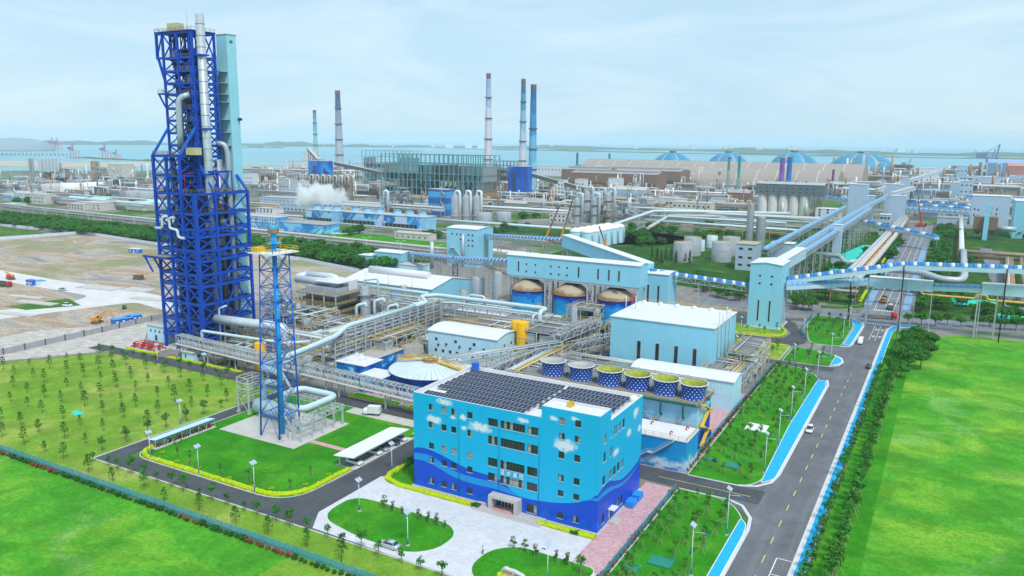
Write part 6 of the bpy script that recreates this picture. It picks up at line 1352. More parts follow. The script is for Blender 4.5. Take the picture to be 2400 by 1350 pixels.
# low grey-blue building row behind the cross rack
hall('substation','low pale blue building half hidden behind the cross rack',-182,274,-158,284,8,m_clad,m_roofw,wins=tuple(('f',-180+i*2.6,z,1.0,1.0)for i in range(8)for z in(1.5,4.8)))
# workshop with ridge ventilator
t=hall('workshop','broad pale blue workshop with white gable roof and rounded ridge ventilator',-262,297,-209,331,11,m_clad,m_roofw,'gable',3.2)
O('ridge_vent',MB().tube([(-256,310,14.9),(-219.5,310,14.9)],1.9,16),m_roofw,t)
for i in range(5):O('downpipe',MB().box(-256+i*10,296.8,.2,-255.7+i*10,296.99,10.8),m_frame,t);
for i in range(3):O('lightning_mast',MB().cyl((-248+i*14,296.6,6),(-248+i*14,296.6,16),.12,n=6),m_yrail,t)
# white process building, tanks, clarifier
t=hall('process_building','white blue process building with low arched roof in the middle of the plant',-166.7,234.3,-136.8,249.8,10,m_cladw,m_roofw,'arch',1.3,
tuple(('f',x,6.6,1.3,1.3)for x in(-163.6,-155,-147))+tuple(('f',x,2.4,1.3,1.3)for x in(-163.8,-160.6,-157.4,-154.4,-147.6,-143))+(('r',239,6.4,1.2,1.2),('r',244,6.4,1.2,1.2),('r',239,2.4,1.2,1.2),('r',244,2.4,1.2,1.2)))
for x,z in((-162,5.2),(-158.4,5.8),(-152.6,5.6),(-148,5.6),(-142.2,6.0)):O('round_vent',MB().cyl((x,234.25,z),(x,233.9,z),.42,n=12),m_wframe,t)
hall('annex','small annex at the left end of the white process building',-176.4,240,-167.0,248,4.2,m_cladw,m_conc,wins=(('f',-173.4,.2,2.0,2.6),))
vessel('yellow_tank','nearer tall yellow tank beside the white process building',-133.6,247.5,0,2.3,14.4,m_ytank,.3,'tank',rails=False); vessel('yellow_tank','farther tall yellow tank behind the white process building',-139.5,254,0,2.1,12.8,m_ytank,.3,'tank',rails=False)
m_croof=M('clarifier_sheet',(.60,.68,.68),.6,var=.08,streak=.15); t=T('clarifier','round clarifier with pale conical roof and yellow bridge behind the control building','tank',(-143.5,203,0))
m_cw=mural('mural_clarifier',['#0a3fb0','#0c5fd0','#1a8ae0'],.08)
O('wall',MB().lathe((-143.5,203,0),[(13,0),(13,6.4),(13.3,6.5),(13.3,6.9)],48),m_cw,t)
for i in range(40):
 a0,a1=i*2*math.pi/40,(i+1)*2*math.pi/40; q=MB(); P=[(-143.5+r_*math.cos(a),203+r_*math.sin(a),z)for r_,z in((13.6,6.92),(2.4,9.0))for a in(a0+.004,a1-.004)]
 q.add(P+[(x,y,z-.12)for x,y,z in P],[(0,1,3,2),(6,7,5,4),(0,4,5,1),(1,5,7,3),(3,7,6,2),(2,6,4,0)]); O('roof_panel',q,m_croof,t)
O('hub',MB().lathe((-143.5,203,8.7),[(2.5,0),(2.5,.9),(1.6,1.3),(0,1.5)],20),m_rust,t); pts=[(-143.5+2.6*math.cos(a*.628),203+2.6*math.sin(a*.628),9.6)for a in range(11)]; O('hub_railing',rail(MB(),pts,1.3,.1),m_yrail,t)
br=MB();
for s in(-.6,.6):rail(br,[(-157,203.0+s,8.2),(-143.5,203+s,9.8),(-130,203+s,8.2)],1.2,.1)
br.beam((-157,203,8.0),(-143.5,203,9.6),1.4,.15); br.beam((-143.5,203,9.6),(-130,203,8.0),1.4,.15); O('bridge',br,m_yrail,t)
vessel('concrete_tank','squat weathered concrete tank left of the white process building',-168,226,0,4.2,5.6,m_concd,.05,'tank')
m_bm=mural('mural_blue_hall',['#0b4fb4','#1570c8','#2f9ae0','#9fd4f4'],.07,(1,1,2.2))
hall('long_blue_building','long low building with deep blue painted wall beside the high rack',-178.5,206,-169,222,5.2,m_bm,M('flat_roof_grey',(.42,.40,.36),.8,var=.15))
t=hall('elevated_blue_building','deep blue building on tall blue columns with cluttered white roof',-174,192,-162,201,7.2,m_bm,m_roofw,z0=4.0)
for x in(-173.6,-168,-162.4):
 for y in(192.4,196.5,200.6):O('stilt',MB().box(x-.4,y-.4,0,x+.4,y+.4,4),m_fblue,t)
rnd=random.Random(8)
for i in range(9):x,y=rnd.uniform(-173,-164),rnd.uniform(193,200); O('roof_unit',MB().box(x,y,7.43,x+rnd.uniform(.6,1.6),y+rnd.uniform(.6,1.4),7.43+rnd.uniform(.4,1.1)),m_white,t)
hall('stilt_building','low deep blue building on columns behind the road bend',-161,188,-152,196,5.6,m_bm,m_roofw,z0=3.2)
for x in(-160.6,-156.5,-152.4):O('stilt',MB().box(x-.35,188.2,0,x+.35,188.9,3.2),m_fblue,bpy.data.objects['stilt_building'])
# cooling tower block with dotted fan stacks
def dots():
 n=NT('fan_stack_dots'); tcx=n.new('ShaderNodeTexCoord'); x,y,z=n.xyz(tcx.outputs['Object'])
 an=n.math('MULTIPLY',n.math('ADD',n.math('ARCTAN2',y,x),3.1416),18/6.2832); rw=n.math('MULTIPLY',z,1.4); odd=n.math('MULTIPLY',n.math('FLOOR',n.math('MODULO',rw,2.0)),.5)
 u=n.math('SUBTRACT',n.math('FRACT',n.math('ADD',an,odd)),.5); v=n.math('SUBTRACT',n.math('FRACT',rw),.5)
 d=n.math('SQRT',n.math('ADD',n.math('MULTIPLY',n.math('MULTIPLY',u,u),1.5),n.math('MULTIPLY',v,v)))
 return n.done(n.mix(n.math('LESS_THAN',d,.20),(.004,.055,.34),(.72,.80,.86)),.5)
m_dot=dots(); m_rim=M('stack_rim',(.72,.74,.74),.5); m_algae=M('stack_inside_algae',(.42,.46,.07),.7,var=.3,scale=.8); m_inw=M('stack_inside',(.55,.54,.54),.7,var=.12)
def ct_mural():
 n=NT('mural_cooling'); x,y,z=n.xyz(); f=n.math('ADD',n.math('MULTIPLY',n.math('SINE',n.math('MULTIPLY',n.math('ADD',x,y),.17)),2.6),n.math('MULTIPLY',n.math('SINE',n.math('ADD',n.math('MULTIPLY',n.math('ADD',x,y),.41),1.0)),.9))
 a=n.math('SUBTRACT',z,n.math('ADD',f,6.2)); c=n.ramp(n.math('ADD',n.math('DIVIDE',a,12.0),.5),[(0,C('#0a3cb4')),(.40,C('#0d55cc')),(.47,C('#1a8fe0')),(.55,C('#8fd0f2')),(.72,C('#a9dcf5'))],'CONSTANT')
 return n.done(c,.5)
m_ctm=ct_mural()
t=T('cooling_tower','cooling tower block with wave mural and a dark louvred base','cooling tower',(-78,201,0))
O('body',MB().box(-104.5,194.6,4.6,-52.8,207.6,12.2),m_ctm,t); O('basin',MB().box(-105,194,0,-52.3,208.2,1.6),m_ctm,t); O('top_deck',MB().box(-105,193.8,12.2,-52.2,208.4,12.6),m_grate,t)
for i in range(18):O('louvre_post',MB().box(-104.3+i*3.02,194.7,1.6,-103.9+i*3.02,195.1,4.6),m_fblue,t)
for z in(2.0,2.6,3.2,3.8,4.3):O('louvre',MB().box(-104.4,194.9,z,-52.9,195.0,z+.28),m_steeld,t)
O('inner_fill',MB().box(-104,195.6,1.6,-53.4,207,4.6),m_steeld,t); O('side_wall',MB().box(-53.0,194.7,1.61,-52.82,207.5,4.59),m_ctm,t)
O('deck_railing',rail(MB(),[(-105,193.9,12.6),(-52.3,193.9,12.6),(-52.3,208.3,12.6),(-105,208.3,12.6)],1.1,.08),m_yrail,t)
O('header_pipe',MB().tube([(-110,199,6),(-110,196,12),(-105,193.3,12.9),(-53,193.3,12.9)],.38,10),m_dgreen,t)
for i in range(8):x=-99+i*6.1; O('drop_pipe',MB().tube([(x,193.3,12.9),(x,193.1,11.9),(x,193.1,9.2),(x+.0,194.4,8.7)],.28,8),m_dgreen,t)
st_=MB()
for i in range(4):st_.beam((-51.8,196+(i%2)*6,1+i*2.9),(-51.8,202-(i%2)*6,3.9+i*2.9),.9,.2); st_.box(-52.2,195 if i%2 else 202,3.8+i*2.9,-50.8,196.2 if i%2 else 203.2,3.95+i*2.9)
O('stair_flight',st_,m_yrail,t)
prof=[(3.55,0),(3.3,.7),(3.18,1.6),(3.25,2.6),(3.5,3.6),(3.7,4.1)]
for i,x in enumerate((-97.9,-88.9,-80.0,-71.7,-63.6,-55.8)):
 f=T('fan_stack',f'{["leftmost", "second", "third", "fourth", "fifth", "rightmost"][i]} flared fan stack with white dots on dark blue','fan stack',(x,200.6,12.6),'dotted fan stacks on the cooling tower')
 O('shell',MB().lathe((x,200.6,12.6),prof,36),m_dot,f); O('lining',MB().lathe((x,200.6,12.6),[(r_-.1,z)for r_,z in reversed(prof)],36),m_algae if i>1 else m_inw,f)
 O('rim',MB().lathe((x,200.6,16.62),[(3.62,0),(3.84,.05),(3.84,.2),(3.58,.2)],36),m_rim,f); O('fan',MB().box(x-2.6,200.4,14.2,x+2.6,200.8,14.3).box(x-.2,198,14.31,x+.2,203.2,14.4).cyl((x,200.6,13.8),(x,200.6,14.6),.5,n=10),m_steeld,f)
 S('fan_motor',MB().box(x+3.5,200,12.6,x+4.5,200.8,13.3).cyl((x+4,201.2,13.1),(x+4,202.2,13.1),.35,n=8),m_steeld,f'fan motor to the right of the {["leftmost", "second", "third", "fourth", "fifth", "rightmost"][i]} fan stack','motor','fan motors')
 # pump basin building in front
m_pool=(lambda n:n.done(n.ramp(n.math('ADD',n.math('DIVIDE',n.xyz()[2],9),n.math('MULTIPLY',n.math('SUBTRACT',n.noise(.25,3),.5),.9)),[(0,C('#0a86c8')),(.16,C('#d8ecf6')),(.34,C('#13a4de')),(.7,C('#0b96d6'))]),.5))(NT('mural_basin'))
t=T('basin_building','low sky blue basin building with white flat roof and outside stair','building',(-61,184,0))
O('wall',MB().box(-72,178.9+.4,0,-50.9,189.4,8.0),m_pool,t); O('roof',MB().box(-72.2,179.1,8.0,-50.7,189.6,8.25),m_roofw,t); O('roof_railing',rail(MB(),[(-72,179.2,8.25),(-50.8,179.2,8.25),(-50.8,189.5,8.25),(-72,189.5,8.25)],1.1,.07),m_yrail,t)
s_=MB(); s_.beam((-66,178.6,.2),(-60.6,178.6,4),1.0,.18); s_.box(-60.6,178.1,3.9,-59,179.2,4.05); s_.beam((-59,178.6,4),(-54,178.6,8),1.0,.18); rail(s_,[(-66,178.1,.2),(-60.6,178.1,4),(-59,178.1,4),(-54,178.1,8)],1.0,.06,1.2); O('stair_flight',s_,m_frame,t)
for x,y in((-66,184),(-62.5,186.5),(-56,182),(-53.4,187),(-68,181.5)):O('vent_pipe',MB().tube([(x,y,8.25),(x,y,9.0),(x+.5,y,9.2),(x+.6,y,8.8)],.16,8),m_red,t)
for y,l in((150,'nearer'),(154,'farther')):S('blue_bin',MB().box(-57.0,y+4.6,.2,-55.2,y+7.4,1.5),M('bin_blue',(.02,.28,.85),.5),f'{l} bright blue bunker box against the right wall of the control building','box')
# long low hall, large hall
hall('low_hall','long low pale hall with white arched roof right behind the fan stacks',-84.7,231,-52.2,241.6,9,m_cladw,m_roofw,'arch',1.0,trim=(4.5,))
t=hall('large_hall','large windowless pale blue hall with white flat roof and six roof vents',-100.5,251.2,-64.2,281,20,m_clad,m_roofw,'flat',0,tuple(('f',x,4.2,1.5,8.4)for x in(-90.6,-84,-77.4,-71))+tuple(('f',x,1.2,1.8,1.6)for x in(-96.8,-90.7,-84.1,-77.5,-71.1,-66)),trim=(11.2,))
for i in range(6):O('roof_vent',MB().lathe((-98+i*6.4,278,20.2),[(1.0,0),(1.0,.6),(.7,1.0),(0,1.2)],12),m_roofw,t)
O('roof_railing',rail(MB(),[(-100.5,281,20.2),(-64.2,281,20.2)],1.2,.08),m_yrail,t)
for i in range(4):O('vent_mast',MB().cyl((-63.9,256+i*5,0),(-63.9,256+i*5,23 if i%2 else 25),.16,n=6),m_steel,t)
for x in(-100.7,-97):O('vent_mast',MB().cyl((x,266,18),(x,266,25),.18,n=6),m_pipe,t)
module('crowded pipe deck with ochre rails right of the large hall',-62,262,-53,288,(4,7.5,10),41,fill=.8)
rack('pipe rack along the right side of the low hall',(-56,243),(-56,262),4,(4,7),5,5,42)
# lattice bridges between the cooling towers and the silos
for a,b,l in(((-125.5,205,6),(-122,244,6),'grey lattice pipe bridge left of the fan stacks'),((-120,248,9),(-118,280,9),'grey lattice bridge rising to the silos beside the large hall'),((-134,299,6),(-106,297,6),'short grey lattice bridge in front of the silos'),((-117,252,5),(-104,286,5),'grey lattice bridge hugging the left wall of the large hall')):
 t=T('lattice_bridge',l,'bridge',(a[0],a[1],0)); O('girder',truss(MB(),a,b,3.6,2.8,10,.18),m_frame,t); O('tray',MB().beam(Vector(a)+Vector((0,0,.4)),Vector(b)+Vector((0,0,.4)),2.8,.5),m_steeld,t)
 for f in(.02,.5,.98):p=Vector(a).lerp(Vector(b),f); O('support',bent(MB(),p.x,p.y,p.z,3,'x' if abs(a[0]-b[0])<10 else 'y',.3),m_frame,t)
rack('pipe rack crossing behind the fan stacks',(-118,212),(-118,250),5,(4,7.5),6,6,43)
rack('low pipe rack between fan stacks and large hall',(-114,246),(-86,246),4,(3.5,6),6,6,44)
module('ochre steel stair tower at the end of the cross rack',-130,255,-122,264,(4,8),45,fill=.8)
t=T('open_shelter','open steel shelter with white mono roof in front of the silos','shelter',(-144.5,310,0)); O('roof',MB().box(-151,306.6,9.2,-138.4,313.6,9.45),m_roofw,t)
for x in(-150.4,-144.6,-139):
 for y in(307,313):O('post',MB().box(x-.18,y-.18,0,x+.18,y+.18,9.2),m_frame,t)
O('bracing',MB().beam((-150.4,307,.2),(-144.6,307,8),.14).beam((-144.6,307,.2),(-150.4,307,8),.14).beam((-144.6,307,.2),(-139,307,8),.14).beam((-139,307,.2),(-144.6,307,8),.14).beam((-150.4,307,5),(-139,307,5),.18),m_frame,t); O('drum',MB().tube([(-149,310,2.5),(-141,310,2.5)],1.6,14),m_silver,t)
# silver columns and tank trio by the silos
vessel('reactor_column','left one of two silver columns beside the workshop',-200,324,0,3.2,13,m_silver,.4,'column'); vessel('reactor_column','right taller one of two silver columns beside the workshop',-191.5,328,0,2.4,16,m_silver,.4,'column')
t=module('platform carrying three small silver tanks in front of the silos',-178,306,-157,319,(9,),51,fill=0,dm=m_brown)
for i in range(3):vessel('silver_tank',f'{["left", "middle", "right"][i]} small silver tank under the ochre platform',-174.4+i*6.6,312.5,0,2.5,8.2,m_silver,.3,'tank',rails=False); pipe(f'white swan-neck pipe over the {["left", "middle", "right"][i]} small silver tank',[(-174.4+i*6.6,312.5,9),(-174.4+i*6.6,312.5,11.2),(-172+i*6.6,313.4,11.6),(-172+i*6.6,313.4,9.2)],.4)
# silos with rusty cones and gallery house
def silo_mural():
 n=NT('mural_silo'); x,y,z=n.xyz(); f=n.math('ADD',n.math('DIVIDE',z,17),n.math('MULTIPLY',n.math('SUBTRACT',n.noise(.16,2),.5),.45))
 return n.done(n.ramp(f,[(0,C('#0d3f86')),(.22,C('#1466b0')),(.33,C('#9bc22e')),(.42,C('#2fb4e4')),(.55,C('#16a0e0')),(.78,C('#0d6fd0')),(.86,C('#0a3a9a'))],'CONSTANT'),.5)
m_silo=silo_mural()
n_=NT('rusty_cone'); m_cone=n_.done(n_.ramp(n_.math('ADD',n_.math('DIVIDE',n_.math('SUBTRACT',22.2,n_.xyz()[2]),6.0),n_.math('MULTIPLY',n_.math('SUBTRACT',n_.noise(.16,3),.5),.9)),[(.0,(.05,.045,.045)),(.30,(.07,.06,.055)),(.46,(.42,.34,.25)),(.72,(.48,.38,.26)),(.90,(.30,.14,.05))]),.8)
for i,x in enumerate((-158.6,-138.2,-118.0)):
 t=T('silo',f'{["left", "middle", "right"][i]} round blue painted silo with rusty conical top under the gallery house','silo',(x,300,0),'silos under the gallery house')
 O('wall',MB().lathe((x,300,0),[(8.0,0),(8.0,16.2)],40),m_silo,t); O('ring',MB().lathe((x,300,16.2),[(8.0,0),(8.35,.05),(8.35,.5),(8.0,.55)],40),m_rust,t); O('cone',MB().lathe((x,300,16.75),[(8.1,0),(6.5,1.3),(4,3.2),(1.2,5.0),(0,5.2)],40),m_cone,t)
 pts=[(x+8.3*math.cos(a*.3927),300+8.3*math.sin(a*.3927),16.7)for a in range(17)]; O('railing',rail(MB(),pts,1.1,.08),m_rust,t)
t=T('gallery_house','long pale blue gallery house on steel legs above the silos','building',(-137,300,0))
O('wall',hall_walls(-168,296,-106.6,305,31,'gable',.8,22.2),m_clad,t); O('roof',roof_mesh(-168,296,-106.6,305,31.02,'gable',.8),m_roofw,t); O('underframe',MB().box(-167.8,296.2,21.4,-106.8,304.8,22.19),m_frame,t)
for x in(-162.6,-134,-125.2,-120.4,-116):swin(t,'f',x,296,24,.9,4.6)
for x in(-158.8,-154.4,-147,-143.2,-139.4):swin(t,'f',x,296,27.2,1.0,1.0); swin(t,'f',x,296,24.0,1.0,1.0)
for x in(-167,-149.4,-147,-129.6,-127,-107.6):
 for y in(296.6,304.4):O('leg',MB().box(x-.3,y-.3,0,x+.3,y+.3,21.4),m_frame,t)
m=MB()
for a,b in((-149.4,-147),(-129.6,-127)):
 for z in range(0,21,4):m.beam((a,296.6,z),(b,296.6,z+4),.2); m.beam((b,296.6,z),(a,296.6,z+4),.2); m.beam((a,296.6,z+4),(b,296.6,z+4),.2)
O('bracing',m,m_frame,t); O('fire_riser',MB().cyl((-109,295.4,5),(-109,295.4,20),.35,n=8),m_red,t)
hall('stair_house','tall pale blue house with slit windows right of the silos',-122,333.6,-106.8,345.8,22,m_clad,m_roofw,'arch',.8,(('f',-116.6,3,1.1,14),('f',-111.8,3,1.1,14)))
t=T('sloping_gallery','pale blue conveyor gallery sloping down from left to right behind the gallery house','gallery',(-140,350,0))
P0,P1=Vector((-171,362,30)),Vector((-117,337,23)); O('casing',MB().beam(P0,P1,5,6.0),m_clad,t); O('roof',MB().beam(P0+Vector((0,0,3.2)),P1+Vector((0,0,3.2)),5.6,.35),m_roofw,t)
for f in(.22,.46,.72):p=P0.lerp(P1,f); O('joint_strip',MB().beam(p+Vector((-.4,.2,0)),p+Vector((.4,-.2,-.1)),5.06,6.04),m_frame,t)
for f in(.05,.5,.9):p=P0.lerp(P1,f); O('support',bent(MB(),p.x,p.y,p.z-3,4,'y',.4),m_frame,t)
hall('tall_tower','tall narrow pale blue transfer tower standing alone near the crossing',-74.8,348.4,-61.4,366,28.2,m_clad,m_roofw,'gable',.8,tuple(('f',x,z,1.1,1.1)for x in(-71,-66)for z in(22.6,19.2))+(('f',-70.8,3,.9,9.4),('f',-66,3,.9,9.4),('r',352,22.6,1.1,1.1),('r',352,19.2,1.1,1.1),('r',360,22.6,1.1,1.1),('r',360,19.2,1.1,1.1)),trim=(12.6,))
S('concrete_apron',MB().box(-76,347.4,.1,-60.4,367,.3),m_conc,'pale concrete apron round the foot of the tall transfer tower','apron')
t=hall('transfer_house','pale blue transfer house with outside zigzag stair and spiral duct',-284,421,-260.4,440,24.4,m_clad,m_roofw,'gable',.8,tuple(('f',x,z,1.5,1.4)for x,z in((-280.5,20),(-277,20),(-274,20),(-274,16.8),(-268,20),(-265,20),(-268,16.6),(-265,16.6),(-268,13.2),(-265,13.2))))
O('spiral_duct',MB().tube([(-271,420.2,2),(-271,420.2,21)],1.0,12),m_silver,t); O('stair_flight',MB().beam((-278,420,12),(-272,420,6.5),1.2,.3).beam((-272,419.4,6.4),(-277.6,419.4,3.2),1.2,.3).box(-281,419,11.9,-277,421,12.1),m_frame,t)
S('duct_stack',MB().tube([(-284.5,405,0),(-284.5,405,17)],1.25,14),m_silver,'free standing silver spiral duct left of the transfer house','stack')
hall('drive_house','pale blue drive house with white mono roof left of the conveyor',-320,392,-298,404,9.6,m_clad,m_roofw,'gable',.8); hall('drive_annex','lower pale blue annex with white roof beside the drive house',-330,388,-320.2,398,7,m_clad,m_roofw)
hall('low_store','low pale flat building in front of the drive house',-296,386,-280,396,4,m_cladw,m_conc)
# more pipe decks and racks so the process blocks stand shoulder to shoulder
for i,(a,lv,l)in enumerate((((-206,214,-192,228),(4,8,12),'steel process deck just left of the high pipe rack'),((-204,230,-192,240),(5,9.5),'low process deck between scrubbers and high rack'),((-234,258,-212,270),(5,10,14),'steel process deck behind the gas heater'),((-210,280,-192,292),(4,8),'low process deck beside the workshop wall'),((-158,288,-136,296),(4,7),'pipe deck at the foot of the silos'),((-186,286,-164,300),(4,8),'process deck left of the silos'),((-116,284,-102,294),(5,9),'pipe deck between silos and large hall'),((-132,282,-120,294),(5,10,14),'tall pipe deck in front of the right silo'),((-117,214,-107,240),(4,7),'low pipe deck behind the leftmost fan stack'),((-102,214,-88,228),(4,8),'pipe deck behind the second fan stack'),((-226,186.5,-212,196),(3,6.5),'small pump deck under the cable bridge'),((-200,184,-186,198),(3.5,7),'valve deck under the cable bridge near the flare stack'),((-160,250.5,-140,262),(5,10),'crowded deck right behind the white process building'),((-66,243,-58,260),(4,8),'valve deck between low hall and large hall'))):
 module(l,a[0],a[1],a[2],a[3],lv,200+i,fill=.75)
for i,(a,b,l)in enumerate((((-232,222),(-188,222),'pipe rack crossing the process yard behind the tower foot'),((-186,282),(-134,282),'pipe rack in front of the silos'),((-112,284),(-112,300),'short pipe rack beside the right silo'),((-140,206),(-118,246),'pipe rack running from the clarifier to the yellow tanks'),((-108,226),(-60,226),'pipe rack between fan stacks and low hall'),((-200,205),(-200,260),'pipe rack parallel to the high rack on its left'))):
 rack(l,a,b,4.5,(4,7,9.6),5.5,5,300+i)
for i,(x,y,h_,r_)in enumerate(((-224,226,15,1.2),(-196,226,12,1.6),(-188,292,13,1.8),(-150,292,11,1.5),(-126,276,16,1.3),(-110,232,9,1.8),(-214,282,14,1.4),(-178,296,10,2.0))):
 vessel('slim_vessel',['slim silver vessel behind the tower duct','stout silver vessel left of the high rack','silver vessel left of the silos','silver vessel at the foot of the middle silo','slim tall vessel beside the right silo','stout vessel behind the fan stacks','slim vessel by the workshop corner','stout silver vessel between workshop and silos'][i],x,y,0,r_,h_,[m_silver,m_silverd][i%2],.4,'vessel')
 # conveyors
def ray_y(px,py,Y):
 """survey mark seen on the vertical plane Y -> (X, Z)"""
 a=at(px,py,0.0); b=at(px,py,10.0); f=(Y-a[1])/(b[1]-a[1]); return(a[0]+(b[0]-a[0])*f,10*f)
def fb(pl,pr,pb,pt):
 """plan extent of a front wall from its survey marks: x0, x1, y, height"""
 y=at((pl+pr)/2,pb)[1]; return ray_y(pl,pb,y)[0],ray_y(pr,pb,y)[0],y,ray_y((pl+pr)/2,pt,y)[1]
m_cvb=M('conveyor_blue',(.03,.22,.58),.45); m_cvw=M('conveyor_white',(.64,.70,.76),.45); m_cvl=M('conveyor_light_blue',(.20,.42,.66),.45,var=.12); m_cvg=clad('conveyor_side',(.50,.68,.82))
def conveyor(label,pts,r_=1.5,stripe=True,pitch=2.6,sup=22,tube=None,girder=True,side=None,smat=None):
 """belt conveyor: lattice girder, hooped cover segments, trestles"""
 t=T('conveyor',label,'conveyor',(pts[0][0],pts[0][1],0)); cache={}
 for i in range(len(pts)-1):
  a,b=Vector(pts[i]),Vector(pts[i+1]); d=b-a; l_=d.length; n_=max(1,round(l_/pitch)); s_=l_/n_
  if girder:O('girder',truss(MB(),a-Vector((0,0,2.4)),b-Vector((0,0,2.4)),2*r_+.6,2.2,max(2,round(l_/4)),.16),smat or m_steel,t)
  if side:O('side_wall',MB().beam(a-Vector((0,0,1.0)),b-Vector((0,0,1.0)),2*r_+.5,2.0),side,t)
  O('deck',MB().beam(a-Vector((0,0,.1)),b-Vector((0,0,.1)),2*r_+.5,.2),m_steeld,t)
  key=round(s_,3)
  if key not in cache:
   hp_=[(r_*math.cos(math.pi*j/8),.9*r_*math.sin(math.pi*j/8))for j in range(9)]; P=[(x,y,z)for x in(0.0,s_*.985)for y,z in hp_]; F=[(j,j+1,9+j+1,9+j)for j in range(8)]+[tuple(range(8,-1,-1)),tuple(range(9,18))]
   q=MB().add(P,F,True); cache[key]=[_mesh('cover',q,m_,(0,0,0))for m_ in((tube,)if tube else(m_cvb,m_cvw))]
  rot=d.to_track_quat('X','Z').to_matrix().to_4x4()
  for j in range(n_):
   p=a+d*(j/n_); ms=cache[key]; OM('cover',ms[0]if tube else ms[1 if j%3==2 else 0],t,matrix=Matrix.Translation(p)@rot)
  ns=max(1,int(l_/sup))
  for j in range(ns+1):
   p=a+d*(j/ns)
   if p.z>4:O('trestle',bent(MB(),p.x,p.y,p.z-2.4 if girder else p.z-.2,2*r_+1.4,'y' if abs(d.x)>abs(d.y)else 'x',.28),smat or m_steel,t)
 return t
conveyor('blue and white hooped conveyor climbing from the drive house to the gallery house',[(-297,399,9),(-230,349,17.5),(-168.4,302,27)],1.6,pitch=1.5)
conveyor('blue and white hooped conveyor from the transfer house to the sloping gallery',[(-260,431,20),(-172,363,30)],1.6,pitch=1.5)
conveyor('blue and white hooped conveyor from the sloping gallery to the tall transfer tower',[(-116.6,337,22.5),(-74.9,352,17.5)],1.5,pitch=1.4)
conveyor('blue and white hooped conveyor crossing high over the main road to the right edge',[(-61.2,361,20.5),(-15.5,372.4,29.6),(22,375,31),(60,378,32)],1.5,pitch=1.6,sup=1000,side=m_cvg,girder=False)
conveyor('light blue lower conveyor crossing the main road with a boxed middle',[(-61.2,357,18.5),(-36,374,20),(-29,378,20.5)],1.4,sup=1000,tube=m_cvl,side=m_cvg,girder=False)
t=T('boxed_gallery','pale blue boxed conveyor gallery over the main road','gallery',(-16,378,0)); O('casing',MB().beam((-29,378,20.2),(-4,378,20.2),4.2,4.4),m_cvg,t); O('roof',MB().beam((-29,378,22.5),(-4,378,22.5),4.6,.25),m_roofw,t)
for x in(-22,-14,-7):O('joint',MB().box(x-.12,375.87,18.0,x+.12,380.13,22.4),m_frame,t)
for x in(-15.2,13):O('trestle',bent(MB(),x,378,18,4,'y',.4),m_steel,t)
conveyor('light blue lower conveyor continuing right of the boxed gallery',[(-4,378,20.6),(14,379,21.4)],1.4,sup=1000,tube=m_cvl,side=m_cvg,girder=False)
t=T('boxed_gallery','pale boxed conveyor gallery at the right edge','gallery',(36,379,0)); O('casing',MB().beam((14,379,21),(60,380,22),4.2,4.4),m_cvg,t); O('roof',MB().beam((14,379,23.3),(60,380,24.3),4.6,.25),m_roofw,t); O('trestle',bent(MB(),20,379,19,4,'y',.4),m_steel,t)
conveyor('left one of three light blue tube conveyors running to the far works',[(-90,452,21.5),(-88,640,22.5),(-86,780,23.5)],1.6,tube=m_cvl,pitch=9,sup=24)
conveyor('middle one of three light blue tube conveyors running to the far works',[(-76,470,21),(-72.5,600,23.5),(-69,800,24.5),(-64,960,25)],1.6,tube=m_cvl,pitch=9,sup=24,side=m_cvg)
conveyor('right one of three light blue tube conveyors running to the far works',[(-69,446,21.5),(-66,600,23),(-63.5,760,24.4)],1.5,tube=m_cvl,pitch=9,sup=24)
t=T('head_house','pale boxed head of the right tube conveyor above the tall tower','gallery',(-70,420,0)); O('casing',MB().beam((-72,392,20.6),(-69.4,446,21.6),5.2,5.4),m_cvg,t); O('roof',MB().beam((-72,391,23.5),(-69.4,447,24.5),5.8,.3),m_roofw,t); O('mouth',MB().box(-74.2,391.7,18.6,-69.8,391.95,22.8),m_wframe,t)
for y in(396,420,442):O('trestle',bent(MB(),-70.6,y,18,4,'x',.35),m_steel,t)
hall('pylon_house','tall narrow pale blue shaft carrying the tube conveyors',-68.5,566,-63.2,571,26.6,m_cvg,m_roofw)
hall('switch_house','grey blue block with two rows of dark windows and stained roof slab',-118.4,505.5,-106,522,16.8,clad('block_grey_blue',(.45,.58,.72)),M('stained_slab',(.45,.40,.26),.8,var=.3),wins=tuple(('f',x,z,2.8,1.7)for x in(-116.6,-110.8)for z in(13,7.4,2.6)),trim=(11,))
hall('drive_block','plain pale blue drive block between the tube conveyors',-95,496,-82,506,20,bpy.data.materials['block_grey_blue'],m_roofw)
# rail and pipe corridor behind the shelter belt
rack('long brown pipe corridor behind the shelter belt, nearer line',(-930,470),(-290,436),5,(5,7.4),22,3,61,pr=(.4,.8),pm=[m_brown,m_conc,m_frame],brace=False)
rack('long pale pipe corridor behind the shelter belt, farther line',(-930,492),(-330,458),5,(4.2,),26,3,62,pr=(.4,.7),pm=[m_conc,m_pipe,m_brown],brace=False)
rack('distant pipe corridor in front of the mural cooling towers',(-640,552),(-270,534),5,(4.5,),24,3,63,pr=(.3,.6),brace=False)
sheet('works_street',[(-700,522),(-260,492),(-258,503),(-700,536)],.05,m_slag)
sheet('works_green',[(-480,500),(-330,486),(-300,505),(-430,528)],.06,m_lawn)
sheet('works_green',[(-360,566),(-250,560),(-150,640),(-260,690),(-370,640)],.05,m_verge)
for a,b,l in(((-432,612,6),(-284,612,6),'long thick white pipe behind the transfer house'),((-284,618,6),(-236,600,6),'thick white pipe ending at the row of pale absorber tanks')):pipe(l,[a,b],1.3)
pipe('thick white pipe climbing diagonally from the absorber tanks to the right',[(-250,586,10),(-246,620,12),(-262,760,12),(-196,790,12),(-140,812,12)],1.5,bend=6)
